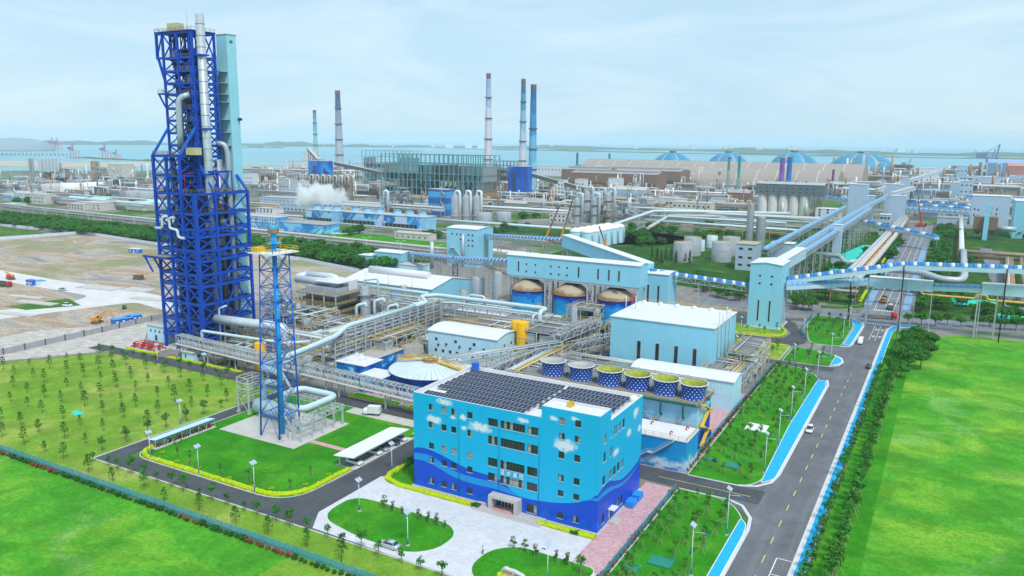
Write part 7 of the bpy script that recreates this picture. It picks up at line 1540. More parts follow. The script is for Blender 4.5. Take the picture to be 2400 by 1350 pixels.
pipe('second thick white pipe below the diagonal one',[(-225,640,8),(-246,762,8),(-196,784,8),(-90,800,8)],1.5,m_conc,bend=6)
rack('distant pipe bridge running across behind the conifers',(-260,780),(-100,790),8,(6,10),24,4,64,pr=(.5,1.1),brace=False,pm=[m_conc,m_pipe,m_silver])
rack('distant pipe bridge with ochre and white pipes behind the grey tanks',(-250,700),(-110,690),6,(5,8),22,4,65,pr=(.3,.8),brace=False)
rack('far pipe bridge in front of the blue painted tower',(-620,800),(-300,790),8,(6,11),26,4,66,pr=(.6,1.3),brace=False,pm=[m_conc,m_pipe,m_rust])
rack('far pipe bridge behind the mural cooling towers',(-700,700),(-470,690),7,(6,9),26,4,67,pr=(.5,1.0),brace=False,pm=[m_conc,m_pipe,m_rust])
rack('far pipe bridge before the grey long building',(-860,640),(-640,625),7,(5,8),28,4,68,pr=(.4,.9),brace=False,pm=[m_conc,m_frame,m_rust])
rack('far left pipe bridge with pale pipes',(-1000,560),(-700,545),6,(5,8),30,4,69,pr=(.5,.9),brace=False,pm=[m_conc,m_pipe])
rack('distant pipe gallery at the shore behind the blue tower',(-1260,1120),(-980,1200),10,(10,18),30,4,70,pr=(.6,1.4),brace=False,pm=[m_conc,m_steel])
# mural cooling towers and steam
def geo(name,cols,sc):
 n=NT(name); v=n.new('ShaderNodeTexVoronoi',distance='MANHATTAN'); v.inputs['Scale'].default_value=sc; n.link(n.P(),v.inputs['Vector']); s_=n.new('ShaderNodeSeparateColor'); n.link(v.outputs['Color'],s_.inputs[0])
 c=n.ramp(s_.outputs[0],[(i/len(cols),C(q))for i,q in enumerate(cols)],'CONSTANT'); w=n.math('LESS_THAN',n.math('FRACT',n.math('MULTIPLY',v.outputs['Distance'],1.4)),.35); return n.done(n.mix(n.math('MULTIPLY',w,.35),c,C('#bfe0f6')),.5)
m_mu=geo('mural_geometric',['#1778c4','#8fc8ee','#2a97dc','#a8d4f2','#4aa8e2','#c4d4f6'],.075); m_lou=M('louvre_black',(.04,.04,.045),.8)
FM=_mesh('fan_stack',MB().lathe((0,0,0),[(4.4,0),(3.9,1.6),(3.8,3.0),(4.1,4.2),(4.0,4.2),(3.6,2.0)],24),M('stack_pale_blue',(.30,.58,.84),.5),(0,0,0)); FM2=_mesh('fan_rim',MB().lathe((0,0,4.0),[(4.0,0),(4.25,.05),(4.25,.4),(3.9,.4)],24),m_steeld,(0,0,0))
for i,(pl,pr,pb,pt)in enumerate(((718,792,521,494),(803,896,528,500),(900,997,537,507))):
 x0,x1,y,h_=fb(pl,pr,pb,pt); t=T('cooling_tower',f'{["left", "middle", "right"][i]} distant cooling tower block with geometric blue mural and three fan stacks','cooling tower',((x0+x1)/2,y+8,0),'mural cooling towers'); O('body',MB().box(x0,y,0,x1,y+17,h_),m_mu,t); O('louvre_base',MB().box(x0+.6,y-.06,.6,x0+(x1-x0)*.8,y-.01,h_*.38),m_lou,t); O('deck',MB().box(x0-.4,y-.4,h_,x1+.4,y+17.4,h_+.4),m_conc,t)
 for j in range(8):O('mullion',MB().box(x0+.6+(x1-x0)*.1*j,y-.12,.5,x0+.9+(x1-x0)*.1*j,y-.065,h_*.38),m_frame,t)
 for j in range(3):p=(x0+(x1-x0)*(.2+.3*j),y+8.5,h_+.4); f=OM('fan_stack',FM,t,loc=p); OM('fan_rim',FM2,t,loc=p)
def steam():
 cx,cy=at(745,518); cy+=9; c0=(cx-6,cy+2,23); rr=(44,13,17); mb=MB().lathe((0,0,0),[(math.sin(math.pi*j/14)+.0005,-math.cos(math.pi*j/14))for j in range(15)],24); mb.v=[(c0[0]+a*rr[0],c0[1]+b*rr[1],c0[2]+c*rr[2])for a,b,c in mb.v]
 n=NT('steam'); n.n.remove(n.b); out=[q for q in n.n if q.type=='OUTPUT_MATERIAL'][0]; v=n.new('ShaderNodeVolumePrincipled'); v.inputs['Color'].default_value=(1,1,1,1)
 a=n.new('ShaderNodeVectorMath',operation='SUBTRACT'); n.link(n.P(),a.inputs[0]); a.inputs[1].default_value=c0; b=n.new('ShaderNodeVectorMath',operation='DIVIDE'); n.link(a.outputs[0],b.inputs[0]); b.inputs[1].default_value=rr; l_=n.new('ShaderNodeVectorMath',operation='LENGTH'); n.link(b.outputs[0],l_.inputs[0])
 f=n.math('SUBTRACT',n.math('MULTIPLY',n.noise(.10,8,rough=.68),2.2),n.math('ADD',n.math('MULTIPLY',l_.outputs['Value'],.85),.42)); n.link(n.math('MULTIPLY',n.math('MULTIPLY',f,3.0,clamp=True),.32),v.inputs['Density']); n.link(v.outputs[0],out.inputs['Volume'])
 o=O('steam',mb,n.mat); o['kind']='stuff'
steam()
def winrow(x0,x1,n_,z,w_,h_):return tuple(('f',x0+(x1-x0)*(i+.5)/n_-w_/2,z,w_,h_)for i in range(n_))
x0,x1,y,h_=fb(585,650,537,508); hall('mural_office','pale office block with blue mural patches behind the pipe corridor',x0-14,y,x1,y+14,h_,m_mu,m_conc,wins=winrow(x0-14,x1,15,h_*.72,1.6,1.5)+winrow(x0-14,x1,15,h_*.42,1.6,1.5)+winrow(x0-14,x1,15,h_*.12,1.6,1.5))
x0,x1,y,h_=fb(655,762,545,524); hall('mural_store','low store with light blue arch murals and grey flat roof',x0,y,x1,y+18,h_,mural('mural_arches',['#2a8fd0','#57b4e6','#8fd2f2','#3f9fdc','#bfe4f6'],.045,(1,1,1.4),.8),M('roof_felt',(.36,.34,.34),.8,var=.2))
x0,x1,y,h_=fb(610,722,494,464); hall('long_grey_building','long pale grey building with three rows of windows left of the steam',x0,y,x1+20,y+20,h_,clad('grey_blue_wall',(.46,.58,.68)),M('roof_grey',(.40,.44,.48),.7),wins=winrow(x0,x1+20,16,h_*.74,2.6,1.0)+winrow(x0,x1+20,16,h_*.45,2.6,.9)+winrow(x0,x1+20,16,h_*.1,2.6,1.8))
for pl,pr,pb,pt,l in((890,1300,500,482,'long low cream building with grey roof behind the mural cooling towers'),):
 x0,x1,y,h_=fb(795,890,498,483); hall('cream_building',l,x0,y,x1,y+22,h_,M('cream_wall',(.62,.58,.54),.8),bpy.data.materials['roof_grey'],'gable',2,winrow(x0,x1,6,h_*.3,1.6,1.8))
x0,x1,y,h_=fb(925,1003,562,548); hall('site_office','low cream site office left of the transfer house',x0,y,x1,y+12,h_,bpy.data.materials['cream_wall'],M('roof_tan',(.50,.44,.40),.8),'gable',1,winrow(x0,x1,6,1.6,1.6,1.5))
x0,x1,y,h_=fb(1288,1325,522,500); hall('cream_office','small cream office left of the silver absorber columns',x0,y,x1,y+14,h_,bpy.data.materials['cream_wall'],bpy.data.materials['roof_tan'],wins=winrow(x0,x1,4,h_*.6,2,2)+winrow(x0,x1,4,h_*.15,2,2))
# painted towers, silos, columns, frames
m_bt=mural('mural_painted_tower',['#0a4fc0','#1064d4','#0b86d8','#12a2e2','#0d3f9e'],.022,(1,1,.8),.8)
for pl,pr,pb,pt,l,b in((725,766,452,377,'left distant blue painted coal tower',0),(1190,1234,468,390,'right distant blue painted coal tower by the chimneys',0)):
 x0,x1,y,h_=fb(pl,pr,pb,pt); t=hall('coal_tower',l,x0,y,x1,y+15,h_,m_bt,m_roofw,wins=tuple(('f',x0+(x1-x0)*f,h_*(.2+.1*j),1.8,1.6)for j in range(8)for f in(.1,.72,.86)))
 O('stair_recess',MB().box(x0+(x1-x0)*.26,y-.3,h_*.15,x0+(x1-x0)*.42,y-.01,h_*.84),m_wframe,t)
 for j in range(6):O('roof_vent',MB().cyl((x0+4+j*4.4,y+8,h_),(x0+4+j*4.4,y+8,h_+3),.7,n=8),m_rust,t)
def gallery(label,a,b,w_,h_,mat,sup=40,smat=None):
 t=T('belt_gallery',label,'gallery',(a[0],a[1],0)); A,Bv=Vector(a),Vector(b); O('casing',MB().beam(A,Bv,w_,h_),mat,t); O('roof',MB().beam(A+Vector((0,0,h_/2+.2)),Bv+Vector((0,0,h_/2+.2)),w_+.5,.35),m_conc,t); n_=max(1,int((Bv-A).length/sup))
 for j in range(n_+1):
  p=A.lerp(Bv,(j+.25)/(n_+.5))
  if p.z>5:O('trestle',bent(MB(),p.x,p.y,p.z-h_/2,w_+1,'y',.6),smat or m_steeld,t)
gallery('dark inclined belt gallery right of the left blue coal tower',(-905,1010,40),(-700,1010,12),5,5,m_steeld); gallery('dark inclined belt gallery right of the right blue coal tower',(-530,965,38),(-440,985,16),5,5,m_steeld); gallery('dark gallery above the left blue coal tower',(-1010,1060,62),(-930,1000,44),5,4,m_steeld)
x0,x1,y,h_=fb(1297,1320,470,422); hall('transfer_block','white transfer block at the lower end of the dark belt gallery',x0,y,x1,y+14,h_,M('white_wall',(.70,.74,.78),.7),m_conc,wins=tuple(('f',x0+2+5*i,h_*(.2+.18*j),2,2)for i in range(3)for j in range(4)))
for pl,pr,pb,pt,l in((1347,1368,452,420,'small white block between the brown mill and the silver columns'),(1425,1452,455,418,'plain white cube in front of the brown mill'),(1535,1600,497,465,'cream works office with dark windows left part'),(1575,1665,502,475,'cream works office with dark windows right part')):
 x0,x1,y,h_=fb(pl,pr,pb,pt); hall('works_block',l,x0,y,x1,y+16,h_,bpy.data.materials['white_wall']if pl<1500 else bpy.data.materials['cream_wall'],m_conc,wins=winrow(x0,x1,3 if pl<1500 else 8,h_*.6,2.4,2.2)+winrow(x0,x1,3 if pl<1500 else 8,h_*.2,2.4,2.2))
x0,x1,y,h_=fb(1428,1512,470,445); t=hall('filter_house','blue grey filter house with striped pitched roof behind the silver columns',x0,y,x1,y+22,h_,clad('filter_blue',(.40,.55,.70),pitch=4),M('roof_dusty',(.52,.48,.42),.8,var=.2),'gable',4,z0=5)
for i in range(6):O('leg',MB().box(x0+1+i*(x1-x0-2)/5,y+.4,0,x0+1.8+i*(x1-x0-2)/5,y+1.2,5),m_steeld,t)
cx,cy=at(782,478); t=T('quench_silo_group','cluster of tall brown ribbed silos with round caps behind the steam','silo cluster',(cx,cy,0)); m_bs=M('silo_brown',(.22,.19,.15),.7,var=.3,streak=.4)
for i in range(7):x=cx-31+i*9.6; O('silo',MB().lathe((x,cy+(i%2)*6,0),[(4.2,0),(4.2,32),(3.4,35),(1.4,36.6),(0,36.8)],16),m_bs,t); O('cap',MB().tube([(x-2.6,cy-4.6,24),(x-2.6,cy-4.6,35.4),(x+2.6,cy-4.6,35.4),(x+2.6,cy-4.6,24)],1.0,8,2.6),bpy.data.materials['cream_wall'],t)
x0,x1,y,h_=fb(1004,1048,505,444); t=hall('striped_tower','square tower banded in light and dark blue with outside stair',x0,y,x1,y+14,h_,(lambda n:n.done(n.ramp(n.math('DIVIDE',n.xyz()[2],32.0),[(0,C('#1f6fc0')),(.2,C('#3f9fe0')),(.4,C('#1a62b4')),(.6,C('#4aa6e4')),(.8,C('#1b5cae'))],'CONSTANT'),.5))(NT('mural_bands')),M('roof_pink',(.55,.46,.44),.8),wins=tuple(('f',x0+1.6+i*4,h_*(.15+.26*j),1.4,1.4)for i in range(4)for j in range(3)))
O('stair_flight',MB().beam((x1-8,y-1,2),(x1-3,y-1,9),1.2,.3).beam((x1-3,y-1,9),(x1-8,y-1,16),1.2,.3).beam((x1-8,y-1,16),(x1-3,y-1,23),1.2,.3).beam((x1-3,y-1,23),(x1-7,y-1,h_-1),1.2,.3),m_yrail,t)
for i,(px,lab)in enumerate(((1068,'left'),(1093,'middle'),(1118,'right'))):
 x,y=at(px,518); t=T('absorber_silo',f'{lab} one of three silver absorber silos with a white downpipe','silo',(x,y,0),'silver absorber silos'); O('shell',MB().lathe((x,y,0),[(4.6,0),(4.6,23),(2.6,26),(1.2,27)],20),m_tank,t); O('downpipe',MB().tube([(x,y,26.5),(x,y,30),(x+5.8,y-1,30),(x+5.8,y-1,0)],1.3,10,2.4),m_white,t); O('skirt',MB().lathe((x,y,5),[(4.7,0),(5.4,.1),(5.4,.4),(4.7,.5)],16),m_steel,t)
for px,py,h_,r_,lab in((910,505,26,1.6,'tall white bent pipe left of the striped tower'),(952,498,26,1.4,'white bent pipe beside the dark scrubber tower')):
 x,y=at(px,py); pipe(lab,[(x-5,y,h_-6),(x-5,y,h_),(x,y,h_),(x,y,0)],r_,bend=2.5)
x,y=at(938,500); module('dark lattice scrubber tower left of the striped tower',x-7,y,x+7,y+12,(7,14,21,27),71,m_steeld,.8,m_deck,rails=False)
x,y=at(905,500); module('dim green steel tower beside the tall bent pipe',x-6,y,x+5,y+10,(8,16,23),72,m_steeld,.8,m_deck,rails=False)
x,y=at(975,515); module('brown pipe cluster in front of the striped tower',x-10,y-6,x+14,y+8,(4,8,11),73,m_rust,.8,m_brown,rails=False)
# silver column group in the middle distance
for i,(px,pb,pt,r_,lab)in enumerate(((1352,525,462,3.4,'front left'),(1375,520,447,3.8,'second'),(1392,524,462,3.2,'front middle'),(1402,500,448,4.6,'tall rear'),(1424,520,449,4.0,'right'))):
 x,y=at(px,pb); h_=ray_y(px,pt,y)[1]; t=T('scrubber_column',f'{lab} silver scrubber column of the group behind the pale absorber tanks','column',(x,y,0),'silver scrubber columns'); O('shell',MB().lathe((x,y,0),[(r_,0),(r_,h_-3),(r_*.5,h_),(0,h_+.2)],18),m_tank,t); O('downpipe',MB().tube([(x,y,h_-1),(x,y,h_+3.5),(x+r_*1.9,y-2,h_+3.5),(x+r_*1.9,y-2,2)],1.25,10,2.2),m_pipe,t)
 for q in(.35,.7):O('ring_platform',MB().lathe((x,y,h_*q),[(r_,0),(r_+1.3,0),(r_+1.3,.2),(r_,.2)],14),m_brown,t)
x,y=at(1412,522); module('rusty frame carrying the tall rear scrubber column',x-9,y+2,x+8,y+14,(6,12,18),74,m_rust,.6,m_brown,rails=False)
x,y=at(1465,515); module('pale open pipe frame right of the scrubber columns',x-10,y,x+10,y+14,(6,12,17),75,m_frame,.6,m_deck,rails=False); x,y=at(1500,508); module('steel frame with dark blue panel right of the scrubber columns',x-6,y,x+12,y+12,(7,14,20),76,m_conc,.5,m_deck,rails=False)
cx,cy=at(1345,588)
for i in range(6):
 for j in range(2):x,y=-249+j*9.6+i*1.2,545+i*9.8; t=T('absorber_tank','pale blue round absorber tank with white dome in the double row behind the sloping gallery','tank',(x,y,0),'pale absorber tanks in a double row'); O('shell',MB().lathe((x,y,0),[(4.4,0),(4.4,12.4)],18),m_cladw,t); O('dome',MB().lathe((x,y,12.4),[(4.7,0),(4.7,.5),(4.0,1.6),(2.2,2.6),(0,3.0)],18),m_white,t); O('side_pipe',MB().tube([(x+4.9,y-2,11.4),(x+5.6,y-2,11),(x+5.6,y-2,.4)],.5,8),m_pipe,t)
for i,(px,py,r_,h_,lab)in enumerate(((1600,612,6.6,12.6,'nearer grey weathered storage tank left of the switch house'),(1622,598,6.2,12.6,'grey weathered storage tank behind the nearer one'),(1690,612,6.8,12.8,'grey weathered storage tank close to the switch house'),(1712,598,6.2,12.8,'grey storage tank half hidden by its neighbour'),(1640,588,3.6,8,'small pale tank behind the grey storage tanks'),(1668,580,4.2,9,'second small pale tank behind the grey storage tanks'))):
 x,y=at(px,py); vessel('storage_tank',lab,x,y,0,r_,h_,m_tank if i<4 else m_pipe,.12,'tank')
for px,lab in((1754,'tall slender silver column above the switch house'),(1780,'shorter silver column in lattice above the switch house')):
 x,y=at(px,585); vessel('fractionator',lab,x,y,0,2.6 if px<1760 else 3.6,34 if px<1760 else 24,m_silverd,.5,'column')
 # green open steel hall frame
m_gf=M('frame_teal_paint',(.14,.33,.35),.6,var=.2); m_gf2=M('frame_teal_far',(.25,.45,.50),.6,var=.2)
def bigframe(label,pl,pr,pb,pt,dep,mat,n_=13,seed=1):
 x0,x1,y,h_=fb(pl,pr,pb,pt); rnd=random.Random(seed); t=T('steel_hall',label,'hall frame',((x0+x1)/2,y,0)); LZ=[h_*f for f in(.16,.32,.48,.62,.82,1.0)]
 for i in range(n_+1):
  x=x0+(x1-x0)*i/n_
  for yy in(y,y+dep):O('column',MB().box(x-.5,yy-.5,0,x+.5,yy+.5,h_),mat,t)
 for z in LZ:
  for yy in(y,y+dep):O('girder',MB().beam((x0,yy,z),(x1,yy,z),.6,.9 if z<LZ[4]else.6),mat,t)
  if z<=LZ[3]:O('deck',MB().box(x0+1,y+1,z,x1-1,y+dep-1,z+.3),m_deck,t)
  m=MB()
  for i in range(n_+1):x=x0+(x1-x0)*i/n_; m.beam((x,y,z),(x,y+dep,z),.5)
  O('cross_beams',m,mat,t)
 m=MB()
 for i in range(n_):
  a,b=x0+(x1-x0)*i/n_,x0+(x1-x0)*(i+1)/n_
  for z0_,z1_ in zip([0]+LZ[:3],LZ[:4]):
   if rnd.random()<.55:m.beam((a,y,z0_),(b,y,z1_),.4)
   if rnd.random()<.4:m.beam((b,y,z0_),(a,y,z1_),.4)
 O('bracing',m,mat,t)
 for i in range(n_):
  a=x0+(x1-x0)*(i+.15)/n_; wd=(x1-x0)/n_*.7
  if rnd.random()<.95:O('bunker',MB().box(a,y+4,LZ[0]+.4,a+wd,y+dep-4,LZ[rnd.choice((1,1,2))]-.6),rnd.choice([m_steeld,m_silverd,m_rust,m_conc]),t)
  if rnd.random()<.8:O('boiler_box',MB().box(a,y+3,LZ[2]+.4,a+wd,y+dep-4,LZ[rnd.choice((3,4))]-2),rnd.choice([m_steeld,m_silverd,m_gf]),t)
 return t
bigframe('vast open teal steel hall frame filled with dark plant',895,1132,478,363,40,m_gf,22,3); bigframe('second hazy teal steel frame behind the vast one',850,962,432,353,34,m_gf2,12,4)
x,y=at(1133,470); hall('stair_shaft','narrow pale cyan stair shaft at the right end of the teal frame',x-3,y,x+3,y+6,34,m_teal,m_steel)
x,y=at(1180,430); bigframe('dark lattice gas holder frame behind the chimneys',1155,1205,432,378,26,m_steeld,6,5)
# chimneys
def chim_mat(name,stops,H_):
 n=NT(name); f=n.math('ADD',n.math('DIVIDE',n.xyz()[2],H_),n.math('MULTIPLY',n.math('SUBTRACT',n.noise(.05,2),.5),.16)); return n.done(n.ramp(f,[(p,C(c))for p,c in stops],'CONSTANT'),.6)
def chimney(label,px,pb,pt,wb,wt,stops,arms=4,h_=None):
 x,y=at(px,pb); d=math.hypot(x,y); h_=h_ or ray_y(px,pt,y)[1]; rb,rt_=wb*d/FOC/2,wt*d/FOC/2; t=T('chimney',label,'chimney',(x,y,0),'chimneys'); O('shaft',MB().lathe((x,y,0),[(rb,0),(rb*.8+rt_*.2,h_*.3),(rt_,h_*.955)],24),chim_mat('chimney_paint',stops,h_),t)
 O('crown',MB().lathe((x,y,h_*.955),[(rt_*1.04,0),(rt_*1.04,h_*.045),(rt_*.85,h_*.045),(rt_*.85,h_*.02)],20),M('chimney_crown',(.17,.08,.11),.7,var=.2),t)
 for j in range(arms):z=h_*(.25+.18*j); r_=rb*(1-.75*z/h_)+rt_*.75*z/h_; O('ring_gallery',MB().lathe((x,y,z),[(r_,0),(r_*1.28,.2),(r_*1.28,1.3),(r_,1.4)],20),m_steeld,t)
chimney('tall pinkish white chimney left of the pair',1144,440,172,20,10,[(0,'#d8d2dc'),(.5,'#cfd4e4'),(.72,'#a9bcd8'),(.86,'#8fb0d0')])
chimney('tall chimney with dark blue top, left one of the pair',1224,440,185,18,10,[(0,'#cfd4dc'),(.35,'#b8c8dc'),(.55,'#8fb8d4'),(.72,'#4f9ab4'),(.86,'#2f6f8c')])
chimney('tall cyan blue chimney, right one of the pair',1247,462,198,20,13,[(0,'#8fc4dc'),(.3,'#6fb4d8'),(.55,'#3f92c4'),(.75,'#2a78b4'),(.88,'#1f66a0')],3)
chimney('grey white chimney with dark top above the left coal tower',797,412,212,19,11,[(0,'#b4bcc8'),(.45,'#a4b0c0'),(.62,'#8f9cb4'),(.78,'#55688c'),(.9,'#4a5c84')])
chimney('slim pale cyan chimney left of the grey one',742,402,258,11,7,[(0,'#a8ccd8'),(.4,'#8fc8d4'),(.65,'#6fb8cc'),(.85,'#4f9cb8')])
for px,pb,pt,wd,st,lab in((1352,410,358,5,[(0,'#4f8fa8'),(.5,'#2a6a9c')],'short blue chimney at the left end of the sand coloured vault'),(1427,410,360,5,[(0,'#2a9c8c'),(.5,'#1f8f84')],'short green chimney before the sand coloured vault'),(1619,418,390,4,[(0,'#5f8f84')],'very short green chimney before the vaults'),(1705,448,368,6,[(0,'#9ab4a8'),(.6,'#5f8f8c')],'short pale green chimney before the near vault'),(1729,450,366,6,[(0,'#1fa4a0'),(.6,'#1a8f98')],'short teal chimney before the near vault'),(1829,452,370,10,[(0,'#8f62b4'),(.6,'#7a54a4')],'stout purple chimney above the white silo house'),(1846,452,368,10,[(0,'#1f7cc8'),(.6,'#1a6cb8')],'stout blue chimney above the white silo house'),(1949,455,397,5,[(0,'#8a62a4'),(.5,'#704c88')],'small purple chimney right of the white silo house')):chimney(lab,px,pb,pt,wd*1.15,wd,st,0)
# vaulted stores, domes, mill
m_vault=M('vault_sand_sheet',(.36,.31,.275),.75,var=.06,scale=.02); m_vrib=M('vault_rib_pale',(.56,.52,.46),.7); m_dome=(lambda n:n.done(n.ramp(n.math('FRACT',n.math('MULTIPLY',n.math('ARCTAN2',*[n.xyz(n.new('ShaderNodeTexCoord').outputs['Object'])[q]for q in(1,0)]),7/6.2832)),[(0,C('#2b86ad')),(.5,C('#3590b8')),(.88,C('#9aa4a6'))],'CONSTANT'),.6))(NT('dome_panels'))
def vault(label,a,b,r_,h_,n_):
 A,Bv=Vector((*a,0)),Vector((*b,0)); d=Bv-A; s_=Vector((-d.y,d.x,0)).normalized(); t=T('vaulted_store',label,'warehouse',(*a,0)); pr=[(math.cos(math.pi*j/12)*r_,math.sin(math.pi*j/12)*h_)for j in range(13)]
 for i in range(n_):
  p,q=A+d*(i/n_),A+d*((i+1)/n_); P=[tuple(e+s_*u+Vector((0,0,v)))for e in(p,q)for u,v in pr]; O('roof_bay',MB().add(P,[(j,j+1,13+j+1,13+j)for j in range(12)]+([tuple(range(12,-1,-1))]if i==0 else[])+([tuple(range(13,26))]if i==n_-1 else[]),False),m_vault,t)
  if i:P2=[tuple(e+s_*(u*1.006)+Vector((0,0,v*1.01)))for e in(p-d*(.0012*20/n_),p+d*(.0012*20/n_))for u,v in pr]; O('rib',MB().add(P2,[(j,j+1,13+j+1,13+j)for j in range(12)]),m_vrib,t)
vault('long far sand coloured vaulted store below the domes',(-670,1531),(-140,1531),62,45,16)
vault('near sand coloured vaulted store in front of the far one',(-560,1415),(-166,1415),48,36,12)
for i,(px,pb,pt,wpx)in enumerate(((-640,1984,55,86),(-546,2175,55,84),(-419,2435,56,90),(-231,2380,57,118))):
 x,y,h_=px,pb,pt; d=math.hypot(x,y); r_=wpx*d/FOC/2*1.1; t=T('storage_dome',f'{["first", "second", "third", "fourth and nearest"][i]} blue storage dome from the left behind the vaults','dome',(x,y,0),'blue storage domes')
 o=O('shell',MB().lathe((0,0,0),[(r_*math.cos(j*math.pi/20),h_*.2+h_*.8*math.sin(j*math.pi/20))for j in range(0,11)],40),m_dome); o.parent=t; O('drum_wall',MB().lathe((x,y,0),[(r_,0),(r_,h_*.2)],40),m_teal,t); O('lantern',MB().cyl((x,y,h_*.98),(x,y,h_*1.07),r_*.16,n=12),m_steeld,t)
m_mill=M('mill_brown',(.26,.16,.12),.8,var=.1); m_millr=M('mill_roof_grey',(.36,.34,.34),.8)
for pl,pr,pb,pt,dep,lab in((1315,1420,440,398,60,'tall brown mill hall at the left end of the rolling mill'),(1336,1538,450,407,50,'long brown mill hall with grey roof, nearest bay'),(1408,1592,442,400,60,'long brown mill hall, farther bay'),(1590,1668,440,414,50,'low brown mill hall right end'),(1700,1755,482,452,20,'small dark brown filter block before the white silo house'),(1152,1190,455,430,40,'brown store between teal frame and blue coal tower')):
 x0,x1,y,h_=fb(pl,pr,pb,pt); t=hall('mill_hall',lab,x0,y,x1,y+dep,h_,m_mill,m_millr,'gable',3)
 if x1-x0>60:O('clerestory',MB().box(x0+6,y+dep*.3,h_,x1-6,y+dep*.7,h_+5),m_millr,t); O('window_band',MB().box(x0+2,y-.3,h_*.35,x1-2,y-.02,h_*.5),m_steeld,t)
x0,x1,y,h_=fb(1252,1318,412,390); hall('far_office','long distant white building with window rows behind the right chimney pair',x0,y,x1+30,y+16,h_,bpy.data.materials['white_wall'],m_conc,wins=winrow(x0,x1+30,12,h_*.6,3,3))
# white silo house
x0,x1,y,h_=fb(1770,1925,504,428); t=T('silo_house','row of white concrete silos carrying a dark clad top house','silo house',((x0+x1)/2,y,0)); hs=h_*.62; m_sw=M('silo_concrete',(.74,.72,.68),.8,var=.08,streak=.3)
for i in range(5):cx_=x0+(x1-x0)*(.09+.16*i); r_=(x1-x0)*.078; O('silo',MB().lathe((cx_,y+r_,0),[(r_,0),(r_,hs)],22),m_sw,t)
O('top_house',MB().box(x0-1,y-1,hs,x1+1,y+24,h_-2),M('top_house_dark',(.13,.17,.20),.7,var=.15),t); O('roof',roof_mesh(x0-1,y-1,x1+1,y+24,h_-1.98,'gable',2.2),bpy.data.materials['roof_grey'],t)
for i in range(9):
 for z in(hs+2.4,hs+6.2):swin(t,'f',x0+3+i*(x1-x0-6)/9.2,y-1,z,3.0,1.8)
for i in range(5):O('roof_vent',MB().cyl((x0+8+i*11,y+10,h_-1),(x0+8+i*11,y+10,h_+2.4),.9,n=8),m_rust,t)
O('side_frame',truss(MB(),(x0+(x1-x0)*.86,y+2,0),(x1,y+2,0),16,hs,4,.4),m_steeld,t); O('white_pipe',MB().cyl((x0+(x1-x0)*.42,y-2,0),(x0+(x1-x0)*.42,y-2,hs*.62),.9,n=8),m_white,t); O('white_pipe',MB().cyl((x0+(x1-x0)*.78,y-2,0),(x0+(x1-x0)*.78,y-2,hs*.6),.9,n=8),m_white,t)
m_blk=bpy.data.materials['block_grey_blue']
conveyor('bright blue covered conveyor right of the white silo house',[(x1,y+8,h_*.62),(x1+36,y+26,h_*.4)],2.4,tube=m_cvb,pitch=8,sup=18)
# blocks around the far end of the tube conveyors
for i,(pl,pr,pb,pt,lab,wn)in enumerate(((1982,2026,528,432,'tall pale blue block left of the conveyor junction',0),(2018,2044,520,459,'lower annex of the tall block with a dark doorway',0),(2070,2112,500,432,'pale blue block with dark roof plant at the junction',0),(2080,2118,516,459,'front block of the conveyor junction',0),(2106,2128,480,420,'narrow pale block behind the junction',0),(2223,2246,474,428,'square pale blue hopper tower on legs',0),(2245,2276,478,424,'pale grey block with small windows',1),(2149,2192,452,394,'hazy white block with many windows',1),(2236,2262,452,388,'hazy pale tower house with wider top',1),(2275,2330,456,414,'hazy grey works block left of the pink store',1),(2058,2083,552,503,'small pale blue block with four windows by the pipe bridge',1),(1910,1968,512,490,'low white block under the left tube conveyor',1),(2362,2392,446,412,'hazy grey block in front of the pink store',0))):
 x0,x1,y,h_=fb(pl,pr,pb,pt); hall('works_tower',lab,x0,y,x1,y+max(10,(x1-x0)*.8),h_,m_blk if i!=7 and i!=11 else bpy.data.materials['white_wall'],m_roofw,wins=(winrow(x0,x1,3,h_*.2,2.2,2.2)+winrow(x0,x1,3,h_*.5,2.2,2.2)+winrow(x0,x1,3,h_*.78,2.2,2.2))if wn else())
x0,x1,y,h_=fb(2272,2346,528,459); t=hall('dedusting_house','large pale blue dedusting house with scattered windows near the right edge',x0,y,x1+6,y+26,h_,m_blk,m_roofw,wins=tuple(('f',x0+(x1-x0)*f,h_*g,1.6,2.2)for f,g in((.08,.5),(.2,.48),(.08,.3),(.2,.28),(.62,.55),(.62,.38),(.62,.2),(.78,.52),(.78,.36),(.78,.2))))
x0,x1,y,h_=fb(2370,2440,560,472); hall('edge_hall','tall plain pale blue hall cut by the right edge',x0,y,x1+20,y+40,h_,m_clad,m_roofw,wins=(('f',x0+8,.3,5,4),))
x0,x1,y,h_=fb(2277,2334,562,508); t=T('bag_filter','brown ribbed bag filter on legs behind a pale stair duct','filter',((x0+x1)/2,y,0)); m_ribb=clad('filter_brown',(.25,.16,.11),pitch=1.6)
for a,b in((x0,x0+(x1-x0)*.42),(x0+(x1-x0)*.62,x1)):
 O('filter_casing',MB().box(a,y,h_*.45,b,y+12,h_),m_ribb,t); O('hopper',MB().add([(a,y,h_*.45),(b,y,h_*.45),(b,y+12,h_*.45),(a,y+12,h_*.45),((a+b)/2-1,y+5,h_*.2),((a+b)/2+1,y+5,h_*.2),((a+b)/2+1,y+7,h_*.2),((a+b)/2-1,y+7,h_*.2)],[(0,1,5,4),(1,2,6,5),(2,3,7,6),(3,0,4,7)]),m_rust,t)
 for x in(a+.4,b-.4):
  for yy in(y+.4,y+11.6):O('leg',MB().box(x-.3,yy-.3,0,x+.3,yy+.3,h_*.45),m_steeld,t)
